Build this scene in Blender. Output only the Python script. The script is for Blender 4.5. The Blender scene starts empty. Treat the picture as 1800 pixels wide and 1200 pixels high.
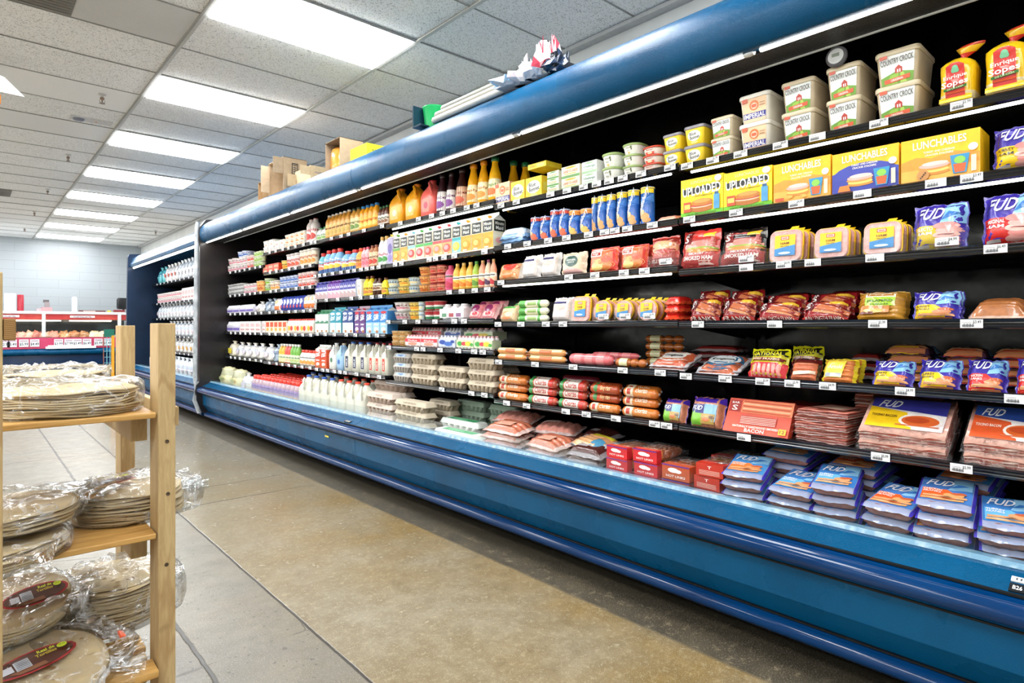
EXPO = .84
import bpy, math, random
from math import pi, sin, cos, tan, atan, sqrt, radians
from mathutils import Vector, Matrix, noise
random.seed(7)
SC = bpy.context.scene
COL = SC.collection
# ---------------------------------------------------------------- geometry of the place
E = 1.12            # eye height
A = radians(42)     # camera yaw from the aisle direction (+Y)
F = 1065.0          # focal length in pixels of the 1800 px frame
HY = 573.0          # horizon row
def Yat(px, X): return X / tan(A + atan((px - 900) / F))
def dep(X, Y): return X * sin(A) + Y * cos(A)
def Zat(py, d): return E + (HY - py) * d / F

cam = bpy.data.cameras.new('camera'); cam.sensor_width = 36; cam.lens = 36 * F / 1800; cam.shift_y = -(600 - HY) / 1800
cam.clip_start = .02
co = bpy.data.objects.new('camera', cam); COL.objects.link(co)
co.location = (0, 0, E); co.rotation_euler = (radians(90), 0, -A); SC.camera = co

def lin(c):
    if isinstance(c, str):
        c = tuple(int(c[i:i + 2], 16) / 255 for i in (0, 2, 4))
        c = tuple(x / 12.92 if x <= .04045 else ((x + .055) / 1.055) ** 2.4 for x in c)
    return c

# ---------------------------------------------------------------- materials
class NT:
    def __init__(s, name):
        s.m = bpy.data.materials.new(name); s.m.use_nodes = True
        s.t = s.m.node_tree; s.t.nodes.clear()
        s.out = s.n('ShaderNodeOutputMaterial')
    def n(s, ty, **k):
        o = s.t.nodes.new(ty)
        for a, v in k.items():
            if a.startswith('i_'):
                o.inputs[a[2:].replace('_', ' ')].default_value = v
            else: setattr(o, a, v)
        return o
    def l(s, a, b): s.t.links.new(a, b)
    def math(s, op, a, b=None, clamp=False):
        o = s.n('ShaderNodeMath', operation=op, use_clamp=clamp)
        for i, v in enumerate((a, b)):
            if v is None: continue
            if isinstance(v, (int, float)): o.inputs[i].default_value = v
            else: s.l(v, o.inputs[i])
        return o.outputs[0]
    def mix(s, f, a, b, mode='MIX'):
        o = s.n('ShaderNodeMix', data_type='RGBA', blend_type=mode)
        for i, v in ((0, f), (6, a), (7, b)):
            if isinstance(v, (int, float)): o.inputs[i].default_value = v
            elif isinstance(v, (tuple, str)): o.inputs[i].default_value = (*lin(v)[:3], 1)
            else: s.l(v, o.inputs[i])
        return o.outputs[2]
    def noise(s, scale, detail=3, rough=.5, vec=None, dist=0):
        o = s.n('ShaderNodeTexNoise'); o.inputs['Scale'].default_value = scale; o.inputs['Detail'].default_value = detail
        o.inputs['Roughness'].default_value = rough; o.inputs['Distortion'].default_value = dist
        s.l(vec if vec is not None else s.obj(), o.inputs['Vector']); return o.outputs['Fac']
    def obj(s):
        if not hasattr(s, '_o'): s._o = s.n('ShaderNodeTexCoord')
        return s._o.outputs['Object']
    def ramp(s, f, a, b, c0=0., c1=1.):
        o = s.n('ShaderNodeMapRange', clamp=True); s.l(f, o.inputs[0])
        for i, v in enumerate((a, b, c0, c1)): o.inputs[i + 1].default_value = v
        return o.outputs[0]
    def bump(s, h, strength=.3, dist=.002):
        o = s.n('ShaderNodeBump'); o.inputs['Strength'].default_value = strength; o.inputs['Distance'].default_value = dist
        s.l(h, o.inputs['Height']); return o.outputs['Normal']
    def pbr(s, col, rough=.5, metal=0, bump=None, coat=0, spec=.5, trans=0, alpha=1, emit=None, es=0):
        p = s.n('ShaderNodeBsdfPrincipled')
        def put(k, v):
            if v is None: return
            if isinstance(v, (int, float)): p.inputs[k].default_value = v
            elif isinstance(v, (tuple, str)): p.inputs[k].default_value = (*lin(v)[:3], 1)
            else: s.l(v, p.inputs[k])
        put('Base Color', col); put('Roughness', rough); put('Metallic', metal); put('Coat Weight', coat); p.inputs['Coat Roughness'].default_value = .1
        put('Specular IOR Level', spec); put('Transmission Weight', trans); put('Alpha', alpha)
        if bump is not None: s.l(bump, p.inputs['Normal'])
        if emit: put('Emission Color', emit); p.inputs['Emission Strength'].default_value = es
        s.l(p.outputs[0], s.out.inputs[0]); s.p = p
        return s.m

def mat_col(name, rough, bscale=None, bstr=.2, bdist=.002, coat=0, spec=.5, var=.08, vscale=30):
    t = NT(name)
    a = t.n('ShaderNodeAttribute', attribute_name='Col')
    v = t.ramp(t.noise(vscale, 2), .3, .7, 1 - var, 1 + var)
    hs = t.n('ShaderNodeVectorMath', operation='SCALE'); t.l(a.outputs['Color'], hs.inputs[0]); t.l(v, hs.inputs['Scale'])
    b = t.bump(t.noise(bscale, 3), bstr, bdist) if bscale else None
    return t.pbr(hs.outputs[0], rough, bump=b, coat=coat, spec=spec)
MT = {}
MT['card'] = mat_col('printed_card', .42, 60, .08, .001)
MT['gloss'] = mat_col('moulded_plastic', .28, 25, .06, .001, var=.04)
MT['film'] = mat_col('glossy_film', .2, 38, .5, .004, coat=.35, var=.05)
MT['flesh'] = mat_col('meat_in_film', .25, 45, .35, .003, coat=.5, var=.16, vscale=60)
MT['pulp'] = mat_col('pulp_board', .85, 220, .35, .001, var=.08)
MT['dull'] = mat_col('painted_dull', .55, None, var=.06)
MT['can'] = mat_col('foil_can', .22, None, var=.03, coat=.3)
def mk(name, fn): MT[name] = fn(NT(name))
def _wood(t):
    m = t.n('ShaderNodeMapping'); t.l(t.obj(), m.inputs[0]); m.inputs['Scale'].default_value = (14, 14, 1.6)
    w = t.noise(6, 4, .6, m.outputs[0], 1.5)
    m2 = t.n('ShaderNodeMapping'); t.l(t.obj(), m2.inputs[0]); m2.inputs['Scale'].default_value = (3, 3, .8)
    w2 = t.n('ShaderNodeTexWave', wave_type='RINGS'); t.l(m2.outputs[0], w2.inputs[0]); w2.inputs['Scale'].default_value = 6; w2.inputs['Distortion'].default_value = 5; w2.inputs['Detail'].default_value = 3
    c = t.mix(t.ramp(w, .3, .75), 'c2a878', 'a68a5c'); c = t.mix(t.ramp(w2.outputs['Fac'], .86, 1, 0, .45), c, '8a6537')
    kn = t.noise(9, 2); c = t.mix(t.ramp(kn, .72, .78, 0, .6), c, '6a4a25')
    return t.pbr(c, .6, bump=t.bump(w, .25, .002))
mk('wood', _wood)
def _woodx(t):
    m = t.n('ShaderNodeMapping'); t.l(t.obj(), m.inputs[0]); m.inputs['Scale'].default_value = (1.6, 14, 30)
    w = t.noise(6, 4, .6, m.outputs[0], 1.2)
    return t.pbr(t.mix(t.ramp(w, .3, .75), 'd0a560', 'a37430'), .5, bump=t.bump(w, .2, .002))
mk('woodx', _woodx)
def _paint(c1, c2, rough=.3, sc=330, bs=.35, coat=.1, scr=.35):
    def f(t):
        n = t.noise(sc, 2); k = t.noise(3, 4)
        c = t.mix(t.ramp(k, .3, .7), c1, c2)
        sc2 = t.noise(26, 4, .7); c = t.mix(t.ramp(sc2, .76, .8, 0, scr), c, '8aa4b4')
        return t.pbr(c, t.ramp(k, .3, .7, rough - .015, rough + .02), bump=t.bump(n, bs, .0015), coat=coat, spec=.2)
    return f
mk('blue', _paint('004368', '004f78', .27, coat=.03, scr=.2, bs=.6))
mk('blue_dark', _paint('002a56', '003464', .09, 60, .02, .3, .05))
mk('navy', _paint('071c33', '0b2440', .4, 60, .1))
mk('navy_side', _paint('12233a', '1a2e48', .5, 80, .1))
def _black(c, r, b=None):
    def f(t):
        k = t.noise(9, 5, .7)
        return t.pbr(t.mix(t.ramp(k, .55, .85, 0, .4), c, '1c1e22'), t.ramp(k, .3, .7, r - .05, r + .15), spec=.3, bump=b and t.bump(t.noise(b, 2), .3, .001))
    return f
mk('black_gloss', _black('050507', .12))
mk('black', _black('0a0b0d', .45))
mk('rail', lambda t: t.pbr(t.mix(t.ramp(t.noise(20, 3), .4, .7, 0, .5), '0d1015', '1b2028'), .22, coat=.5))
def _grille(t):
    v = t.n('ShaderNodeTexVoronoi'); t.l(t.obj(), v.inputs['Vector']); v.inputs['Scale'].default_value = 110
    g = t.ramp(v.outputs['Distance'], .25, .55)
    c = t.mix(g, '020202', '101113'); dust = t.noise(60, 3, .7); c = t.mix(t.ramp(dust, .74, .77, 0, .7), c, '9aa0a4')
    return t.pbr(c, .5, bump=t.bump(g, .8, .004))
mk('grille', _grille)
mk('chrome', lambda t: t.pbr(t.mix(t.noise(30), 'b4b8bd', 'd5d8dc'), .25, .9))
mk('white_metal', lambda t: t.pbr(t.mix(t.ramp(t.noise(12, 4), .4, .7), 'cfd3d6', 'e9eced'), .4))
mk('gray_metal', lambda t: t.pbr(t.mix(t.ramp(t.noise(12, 4), .4, .7), '9aa0a5', 'c4c8cb'), .4, .3))
def _clear(alpha, bs, rough=.08, sc=30, tint='f8fafb', fk=.3, wr=0.):
    def f(t):
        tr = t.n('ShaderNodeBsdfTransparent'); tr.inputs[0].default_value = (*lin(tint), 1)
        g = t.n('ShaderNodeBsdfPrincipled'); g.inputs['Base Color'].default_value = (.8, .82, .83, 1); g.inputs['Roughness'].default_value = rough; g.inputs['Specular IOR Level'].default_value = .9
        gl = t.n('ShaderNodeBsdfGlossy'); gl.inputs[0].default_value = (1, 1, 1, 1); gl.inputs[1].default_value = rough
        nn = t.noise(sc, 3, .5, None, 1.2); ridge = t.ramp(t.math('ABSOLUTE', t.math('SUBTRACT', nn, .5)), 0, .05, 1, 0)
        nb = t.bump(t.math('ADD', nn, t.math('MULTIPLY', ridge, .35)), bs, .012); t.l(nb, g.inputs['Normal']); t.l(nb, gl.inputs['Normal'])
        lw = t.n('ShaderNodeLayerWeight'); lw.inputs[0].default_value = .3; t.l(nb, lw.inputs['Normal'])
        fa = t.math('ADD', t.math('MULTIPLY', lw.outputs['Fresnel'], fk), alpha, True)
        m1 = t.n('ShaderNodeMixShader'); t.l(fa, m1.inputs[0]); t.l(tr.outputs[0], m1.inputs[1]); t.l(gl.outputs[0], m1.inputs[2])
        last = m1
        if wr:
            m2 = t.n('ShaderNodeMixShader'); t.l(t.math('MULTIPLY', t.math('MULTIPLY', ridge, t.ramp(t.noise(7, 2), .45, .6)), wr), m2.inputs[0]); t.l(m1.outputs[0], m2.inputs[1]); t.l(g.outputs[0], m2.inputs[2]); last = m2
        t.l(last.outputs[0], t.out.inputs[0]); return t.m
    return f
mk('acrylic', _clear(.01, .0, .05, 3, 'fbfdfd', .25))
mk('clear_film', _clear(.05, .55, .14, 14, 'f6f8f9', .5, .4))
mk('thin_film', _clear(.05, .9, .15, 34, 'fbfcfc', .5, .3))
mk('frost_film', _clear(.42, .7, .2, 30))
def _emit(c, s):
    def f(t):
        e = t.n('ShaderNodeEmission'); e.inputs[0].default_value = (*lin(c), 1); e.inputs[1].default_value = s
        t.l(e.outputs[0], t.out.inputs[0]); return t.m
    return f
PANEL_E, TUBE_E, SHELF_E = 12.0, 12.5, 7.0
mk('panel_light', _emit('fbfdff', PANEL_E))
mk('tube_light', _emit('fffdf6', TUBE_E))
mk('shelf_light', _emit('fffdf6', SHELF_E))
def _floor(t):
    o = t.obj(); sx = t.n('ShaderNodeSeparateXYZ'); t.l(o, sx.inputs[0]); X, Y = sx.outputs[0], sx.outputs[1]
    wob = t.math('MULTIPLY', t.math('SUBTRACT', t.noise(5, 5, .65), .5), .045)
    big = t.noise(.9, 8, .68); mid = t.noise(3.2, 9, .72); fine = t.noise(90, 4, .7); spk = t.noise(240, 2)
    # polished stained slab, ochre and olive
    soft = t.noise(.75, 2, .4); mott = t.noise(11, 8, .7); cloud = t.noise(2.3, 3, .5)
    c = t.mix(t.ramp(soft, .3, .68), '857c68', '745f30')
    c = t.mix(t.math('MULTIPLY', t.ramp(X, 1.15, 1.75), .7), c, '86692e')
    c = t.mix(t.ramp(cloud, .35, .68, 0, .55), c, '948e7e')
    c = t.mix(t.ramp(mott, .4, .64, 0, .5), c, '5c4c2a')
    c = t.mix(t.ramp(t.noise(40, 4, .8), .52, .66, 0, .35), c, 'b8ac8c')
    far = t.ramp(Y, 3.4, 6.0); c = t.mix(t.math('MULTIPLY', far, .6), c, '74746c')  # painted greyer with distance along the aisle
    # pitted grey concrete left of the long joint
    g = t.mix(t.ramp(mid, .35, .68), '615c53', '757062'); g = t.mix(t.ramp(big, .45, .7, 0, .6), g, '7c6a4c')
    g = t.mix(t.ramp(t.noise(9, 7, .75), .45, .62, 0, .45), g, '55503f'); pit = t.noise(48, 2, .6); g = t.mix(t.ramp(pit, .655, .69, 0, .9), g, '2c2a25')
    left = t.ramp(t.math('ADD', X, wob), .94, .952, 1, 0)
    c = t.mix(left, c, g)
    # grimy strip along the case
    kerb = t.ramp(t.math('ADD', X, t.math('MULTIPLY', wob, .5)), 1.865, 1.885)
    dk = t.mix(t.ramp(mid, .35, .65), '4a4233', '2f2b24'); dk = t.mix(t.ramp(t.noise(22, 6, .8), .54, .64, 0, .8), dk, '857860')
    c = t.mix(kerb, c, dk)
    deep = t.ramp(X, 1.99, 2.03); c = t.mix(t.math('MULTIPLY', deep, .7), c, '1d1a15')  # floor painted near black under the case front
    c = t.mix(t.ramp(fine, .3, .7, 0, .25), c, '5f5744'); c = t.mix(t.ramp(spk, .6, .68, 0, .35), c, 'd0c8b4')
    # joints and cracks
    def band(coord, pos, w, wb=1.):
        d = t.math('ABSOLUTE', t.math('SUBTRACT', t.math('ADD', coord, t.math('MULTIPLY', wob, wb)), pos))
        return t.ramp(d, w * .5, w, 1, 0)
    cr = band(X, .946, .007, .25)
    cr2 = band(X, .585, .009, .6); cr = t.math('MAXIMUM', cr, cr2)
    for yy in (4.13, 4.56, 6.4, 8.6, 2.35):
        b = band(Y, yy, .007, .8)
        if yy in (4.13, 6.4, 8.6): pass
        cr = t.math('MAXIMUM', cr, t.math('MULTIPLY', b, t.ramp(X, 1.4, 1.9, 1, .0) if yy != 2.35 else t.ramp(X, .4, .58, 1, 0)))
    hair = t.n('ShaderNodeTexVoronoi', feature='DISTANCE_TO_EDGE'); hair.inputs['Scale'].default_value = .8; t.l(o, hair.inputs['Vector'])
    hw = t.math('ADD', hair.outputs['Distance'], t.math('MULTIPLY', wob, .8))
    h = t.math('MULTIPLY', t.ramp(t.math('ABSOLUTE', hw), .0015, .004, .5, 0), left)
    cr = t.math('MAXIMUM', cr, h)
    c = t.mix(t.math('MULTIPLY', cr, .9), c, '24211c')
    r = t.ramp(mott, .3, .7, .17, .3); r = t.math('ADD', r, t.math('MULTIPLY', left, .14)); r = t.math('ADD', r, t.math('MULTIPLY', kerb, .2))
    hgt = t.math('SUBTRACT', t.math('MULTIPLY', fine, .15), cr)
    return t.pbr(c, r, bump=t.bump(hgt, .35, .004))
mk('floor', _floor)
def _tile(t):
    a = t.n('ShaderNodeAttribute', attribute_name='Col')
    v = t.n('ShaderNodeTexVoronoi'); v.inputs['Scale'].default_value = 75; v.inputs['Randomness'].default_value = 1; t.l(t.obj(), v.inputs['Vector'])
    n = t.noise(120, 3, .7)
    sp = t.math('MULTIPLY', t.ramp(v.outputs['Distance'], .2, .36, 1, 0), t.ramp(n, .44, .54))
    sp = t.math('MAXIMUM', sp, t.ramp(t.noise(55, 2, .5, None, 2.), .62, .66, 0, .9))
    sp = t.math('MULTIPLY', sp, a.outputs['Alpha'])
    c = t.mix(t.math('MULTIPLY', sp, .7), a.outputs['Color'], '5c5c58')
    dirt = t.noise(1.1, 4); c = t.mix(t.ramp(dirt, .55, .8, 0, .25), c, 'a39e92')
    return t.pbr(c, .9, bump=t.bump(sp, .3, .002), spec=.2)
mk('ceiling_tile', _tile)
def _wall(t):
    m = t.n('ShaderNodeMapping'); t.l(t.obj(), m.inputs[0]); m.inputs['Rotation'].default_value = (pi / 2, 0, 0)
    b = t.n('ShaderNodeTexBrick'); t.l(m.outputs[0], b.inputs[0]); b.inputs['Scale'].default_value = 1; b.inputs['Brick Width'].default_value = .8; b.inputs['Row Height'].default_value = .2; b.inputs['Mortar Size'].default_value = .006
    b.inputs['Color1'].default_value = (*lin('a0a7ab'), 1); b.inputs['Color2'].default_value = (*lin('9da4a8'), 1); b.inputs['Mortar'].default_value = (*lin('949b9f'), 1)
    return t.pbr(b.outputs['Color'], .3)
mk('block_wall', _wall)
mk('plain_wall', lambda t: t.pbr(t.mix(t.ramp(t.noise(2, 4), .4, .7), 'dcddd9', 'cfd0cc'), .7))

# ---------------------------------------------------------------- mesh builder
class MB:
    def __init__(s): s.v = []; s.f = []; s.c = []; s.sm = []
    def vert(s, p): s.v.append(tuple(p)); return len(s.v) - 1
    def face(s, idx, c, sm=False): s.f.append(tuple(idx)); s.c.append(c); s.sm.append(sm)
    def poly(s, pts, c, sm=False): s.face([s.vert(p) for p in pts], c, sm)
    def box(s, x0, y0, z0, x1, y1, z1, c, top=None, front=None):
        b = [s.vert(p) for p in ((x0, y0, z0), (x1, y0, z0), (x1, y1, z0), (x0, y1, z0), (x0, y0, z1), (x1, y0, z1), (x1, y1, z1), (x0, y1, z1))]
        for k, q in enumerate(((0, 3, 2, 1), (4, 5, 6, 7), (0, 1, 5, 4), (1, 2, 6, 5), (2, 3, 7, 6), (3, 0, 4, 7))):
            s.face([b[i] for i in q], (top or c) if k == 1 else (front or c) if k == 2 else c)
    def rings(s, R, c, sm=True, cap0=True, cap1=True, closed=True, capc=None, cs=None):
        ids = [[s.vert(p) for p in r] for r in R]; n = len(R[0])
        for k in range(len(R) - 1):
            a, b = ids[k], ids[k + 1]; cc = cs[k] if cs else c
            for i in range(n if closed else n - 1):
                j = (i + 1) % n; s.face((a[i], a[j], b[j], b[i]), cc, sm)
        if cap0: s.poly([R[0][i] for i in reversed(range(n))], capc or c)
        if cap1: s.poly(R[-1], capc or c)
    def lathe(s, prof, c, n=20, cx=0, cy=0, z0=0, cs=None, cap0=True, cap1=True, sy=1, sm=True):
        R = [[(cx + r * cos(2 * pi * i / n), cy + sy * r * sin(2 * pi * i / n), z0 + z) for i in range(n)] for r, z in prof]
        s.rings(R, c, sm, cap0, cap1, cs=cs)
    def tube(s, pts, r, c, n=8, cap=True):
        P = [Vector(p) for p in pts]; R = []
        for i, p in enumerate(P):
            d = (P[min(i + 1, len(P) - 1)] - P[max(i - 1, 0)]).normalized()
            u = d.cross(Vector((0, 0, 1))); u = u.normalized() if u.length > 1e-3 else Vector((1, 0, 0)); w = d.cross(u)
            rr = r[i] if isinstance(r, (list, tuple)) else r
            R.append([p + (u * cos(2 * pi * k / n) + w * sin(2 * pi * k / n)) * rr for k in range(n)])
        s.rings(R, c, True, cap, cap)
    def grid(s, fn, nu, nv, c, sm=True, u0=0, u1=1, v0=0, v1=1):
        ids = [[s.vert(fn(u0 + (u1 - u0) * i / nu, v0 + (v1 - v0) * j / nv)) for i in range(nu + 1)] for j in range(nv + 1)]
        for j in range(nv):
            for i in range(nu):
                cc = c(u0 + (u1 - u0) * (i + .5) / nu, v0 + (v1 - v0) * (j + .5) / nv) if callable(c) else c
                s.face((ids[j][i], ids[j][i + 1], ids[j + 1][i + 1], ids[j + 1][i]), cc, sm)
    def sheet(s, prof, y0, y1, c=(.5, .5, .5), ny=1, closed=False, sm=False):   # profile (x,z) swept along Y
        for k in range(len(prof) - (0 if closed else 1)):
            a, b = prof[k], prof[(k + 1) % len(prof)]
            for j in range(ny):
                ya, yb = y0 + (y1 - y0) * j / ny, y0 + (y1 - y0) * (j + 1) / ny
                s.poly([(a[0], ya, a[1]), (a[0], yb, a[1]), (b[0], yb, b[1]), (b[0], ya, b[1])], c, sm)
    def solid(s, prof, y0, y1, c=(.5, .5, .5), sm=False):   # closed profile (x,z), with ends
        R = [[(x, y, z) for x, z in prof] for y in (y0, y1)]
        s.rings(R, c, sm)
    def art(s, prims, fn, sub=1, off=.0006, step=.00035):
        """printed shapes given in 0..1 face coordinates; fn(u, v, offset) -> point on the face"""
        for k, p in enumerate(prims):
            o = off + k * step; ty = p[0]
            if ty == 'r':
                _, x0, y0, x1, y1, c = p; c = lin(c)
                nu = max(1, int(sub * abs(x1 - x0) + .99)); nv = max(1, int(sub * abs(y1 - y0) + .99)) if sub > 1 else 1
                s.grid(lambda u, v: fn(u, v, o), nu, nv, c, True, x0, x1, y0, y1)
            elif ty == 'e':
                _, cx, cy, rx, ry, c = p; c = lin(c); n = 18; rings = 3 if sub > 1 else 1
                ce = s.vert(fn(cx, cy, o)); prev = None
                for q in range(1, rings + 1):
                    f = q / rings; ids = [s.vert(fn(cx + rx * f * cos(2 * pi * i / n), cy + ry * f * sin(2 * pi * i / n), o)) for i in range(n)]
                    for i in range(n):
                        j = (i + 1) % n
                        if prev is None: s.face((ce, ids[i], ids[j]), c, True)
                        else: s.face((prev[i], ids[i], ids[j], prev[j]), c, True)
                    prev = ids
            elif ty == 'p':
                _, pts, c = p; c = lin(c)
                if sub <= 1: s.poly([fn(x, y, o) for x, y in pts], c); continue
                ctr = (sum(q[0] for q in pts) / len(pts), sum(q[1] for q in pts) / len(pts)); cache = {}
                def gv(q):
                    q = (round(q[0], 5), round(q[1], 5))
                    if q not in cache: cache[q] = s.vert(fn(q[0], q[1], o))
                    return cache[q]
                def rec(a, b, d, n):
                    if n == 0: s.face((gv(a), gv(b), gv(d)), c, True); return
                    ab, bd, da = [((m1[0] + m2[0]) / 2, (m1[1] + m2[1]) / 2) for m1, m2 in ((a, b), (b, d), (d, a))]
                    for tri in ((a, ab, da), (ab, b, bd), (da, bd, d), (ab, bd, da)): rec(*tri, n - 1)
                for q in range(len(pts)): rec(ctr, pts[q], pts[(q + 1) % len(pts)], 2)
            elif ty == 't':
                _, txt, cx, cy, w, h, c = p[:7]; rot = p[7] if len(p) > 7 else 0; sh = p[8] if len(p) > 8 else 0
                V, Fc = glyphs(txt); c = lin(c); ids = []; o += .0012 if sub > 1 else 0
                for x, y in V:
                    a, b = (x - .5 + sh * (y - .5) * .5) * w, (y - .5) * h
                    if rot: a, b = a * cos(rot) - b * sin(rot), a * sin(rot) + b * cos(rot)
                    ids.append(s.vert(fn(cx + a, cy + b, o)))
                for fc in Fc: s.face([ids[i] for i in fc], c)
    def data(s, name):
        me = bpy.data.meshes.new(name); me.from_pydata(s.v, [], s.f)
        me.polygons.foreach_set('use_smooth', s.sm)
        at = me.color_attributes.new('Col', 'FLOAT_COLOR', 'CORNER'); buf = []
        for f, c in zip(s.f, s.c):
            c = tuple(lin(c)); c = c if len(c) == 4 else (*c[:3], 1); buf.extend(c * len(f))
        at.data.foreach_set('color', buf); me.validate(); me.update(); return me
    def build(s, name, mat, parent=None, **k):
        return link(name, s.data(name), mat, parent, **k)

def link(name, me, mat, parent=None, loc=None, rot=None, **tags):
    if not me.materials: me.materials.append(MT[mat])
    o = bpy.data.objects.new(name, me); COL.objects.link(o)
    if parent: o.parent = parent
    if loc: o.location = loc
    if rot: o.rotation_euler = rot
    for k, v in tags.items(): o[k] = v
    return o
def thing(name, label, cat, loc=(0, 0, 0), rz=0, group=None):
    o = bpy.data.objects.new(name, None); COL.objects.link(o); o.empty_display_size = .05
    o.location = loc; o.rotation_euler = (0, 0, rz); o['label'] = label; o['category'] = cat
    if group: o['group'] = group
    return o
def tag(o, label, cat, group=None):
    o['label'] = label; o['category'] = cat
    if group: o['group'] = group
    return o
def struct(o): o['kind'] = 'structure'; return o

_G = {}
def glyphs(txt):
    if txt in _G: return _G[txt]
    cu = bpy.data.curves.new('t', 'FONT'); cu.body = txt; cu.resolution_u = 2; cu.offset = .018; cu.size = 1
    cu.align_x = 'CENTER'; cu.space_line = .85
    ob = bpy.data.objects.new('t', cu); COL.objects.link(ob)
    bpy.context.view_layer.update()
    me = bpy.data.meshes.new_from_object(ob.evaluated_get(bpy.context.evaluated_depsgraph_get()))
    V = [(v.co.x, v.co.y) for v in me.vertices]; Fc = [tuple(p.vertices) for p in me.polygons]
    bpy.data.objects.remove(ob); bpy.data.curves.remove(cu); bpy.data.meshes.remove(me)
    if not V: V = [(0, 0)]; Fc = []
    x0, x1 = min(v[0] for v in V), max(v[0] for v in V); y0, y1 = min(v[1] for v in V), max(v[1] for v in V)
    V = [((x - x0) / max(x1 - x0, 1e-6), (y - y0) / max(y1 - y0, 1e-6)) for x, y in V]
    _G[txt] = (V, Fc); return _G[txt]
def rrect(w, d, r, z, n=4, cx=0, cy=0):
    r = min(r, w * .499, d * .499); L = []
    for (sx, sy, a0) in ((1, -1, -pi / 2), (1, 1, 0), (-1, 1, pi / 2), (-1, -1, pi)):
        for k in range(n + 1):
            a = a0 + pi / 2 * k / n
            L.append((cx + sx * (w / 2 - r) + r * cos(a), cy + sy * (d / 2 - r) + r * sin(a), z))
    return L
mk('rose', lambda t: t.pbr(t.mix(t.ramp(t.noise(3, 3), .4, .6), 'b8305a', 'c04468'), .4))
mk('red_fascia', lambda t: t.pbr(t.mix(t.ramp(t.noise(5, 3), .4, .6), 'c23a3c', 'cf5048'), .4))
mk('dark_glass', lambda t: t.pbr(t.mix(t.ramp(t.noise(1.3, 2), .45, .55), '1d2429', '3a4a50'), .15))
mk('warm_hood', lambda t: t.pbr(t.mix(t.ramp(t.noise(5, 3), .4, .6), 'c9b398', 'a89478'), .5))
mk('counter_light', _emit('fff0d8', 8))
mk('navy_blue', _paint('04213f', '062a50', .35, 60, .05))
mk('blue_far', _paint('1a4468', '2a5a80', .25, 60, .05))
def _endp(t):
    k = t.noise(2.2, 5, .6); s = t.noise(14, 5, .8)
    c = t.mix(t.ramp(k, .4, .7), '0e0d10', '2b2423'); c = t.mix(t.ramp(s, .66, .74, 0, .5), c, '6a6e74')
    return t.pbr(c, .35, coat=.2)
mk('end_panel_black', _endp)
def _woodend(t):
    m = t.n('ShaderNodeMapping'); t.l(t.obj(), m.inputs[0]); m.inputs['Location'].default_value = (-.05, 0, -1.19)
    w = t.n('ShaderNodeTexWave', wave_type='RINGS', rings_direction='Y'); w.inputs['Scale'].default_value = 90; w.inputs['Distortion'].default_value = 1.5; t.l(m.outputs[0], w.inputs[0])
    return t.pbr(t.mix(w.outputs['Fac'], '6f4c24', 'a07a42'), .6)
mk('wood_end', _woodend)
# ================================================================ the setting
H = 2.0 + E         # ceiling height
m = MB(); m.poly([(-7, -4, 0), (4, -4, 0), (4, 19, 0), (-7, 19, 0)], (.5, .5, .5)); struct(m.build('floor', 'floor'))
TX = [-8.64 + 1.22 * k for k in range(0, 10)] + [3.27]   # main tees; 1.12 and 2.34 among them
TX = [1.13 + 1.22 * k for k in range(-7, 2)] + [3.27]
TY = [5.43 + .61 * k for k in range(-16, 21)]
LIGHTS = {}
m = MB(); rnd = random.Random(3)
lit = set()
for i in range(len(TX) - 1):
    for j in range(len(TY) - 1):
        col_ok = i in (7, 5, 3, 1)  # columns left of the aisle are unseen, added for bounce light
        if col_ok and (j - 16) % 3 == 0 and TY[j + 1] < 18 and TY[j] > -3.5: lit.add((i, j))
for i in range(len(TX) - 1):
    for j in range(len(TY) - 1):
        if (i, j) in lit: continue
        g = .93 + rnd.uniform(-.025, .025); al = 1
        cx, cy = (TX[i] + TX[i + 1]) / 2, (TY[j] + TY[j + 1]) / 2
        if rnd.random() < .1 and i < 7: al = .1; g *= .9
        if i == 6 and abs(cy - 4.515) < .31: al = .1; g = .7
        if i == 6 and abs(cy - 6.34) < .31: al = .1
        c = (g, g, g * .985, al)
        z = H + rnd.uniform(-.002, .003); x0, x1, y0, y1 = TX[i], TX[i + 1], TY[j], TY[j + 1]
        t1 = rnd.uniform(0, .006) if i >= 7 else 0
        m.poly([(x0, y0, z), (x0, y1, z), (x1, y1, z + t1), (x1, y0, z + t1)], c)
struct(m.build('ceiling', 'ceiling_tile'))
m = MB()
for x in TX[:-1]: m.box(x - .013, TY[0], H - .012, x + .013, TY[-1], H - .002, (.55, .55, .52))
for y in TY: m.box(TX[0], y - .005, H - .006, TX[-1], y + .005, H - .001, (.3, .3, .28))
struct(m.build('trim_1', 'dull'))
m = MB()
m.box(1.13 - .02, TY[0], H - .014, 1.13 - .008, TY[-1], H - .001, (.33, .32, .29))
struct(m.build('trim_2', 'dull'))
# walls
for nm, pts, mt in (('wall_back', [(-7, 17.6, 0), (4, 17.6, 0), (4, 17.6, H + .1), (-7, 17.6, H + .1)], 'block_wall'),
                    ('wall_right', [(3.27, 19, 0), (3.27, -4, 0), (3.27, -4, H + .1), (3.27, 19, H + .1)], 'plain_wall'),
                    ('wall_left', [(-7, -4, 0), (-7, 19, 0), (-7, 19, H + .1), (-7, -4, H + .1)], 'plain_wall'),
                    ('wall_front', [(4, -4, 0), (-7, -4, 0), (-7, -4, H + .1), (4, -4, H + .1)], 'plain_wall')):
    m = MB(); m.poly(pts, (.8, .8, .8)); struct(m.build(nm, mt))
m = MB(); m.box(3.2, -4, H - .03, 3.27, 17.6, H - .004, (.55, .55, .54)); struct(m.build('trim_3', 'dull'))
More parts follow.
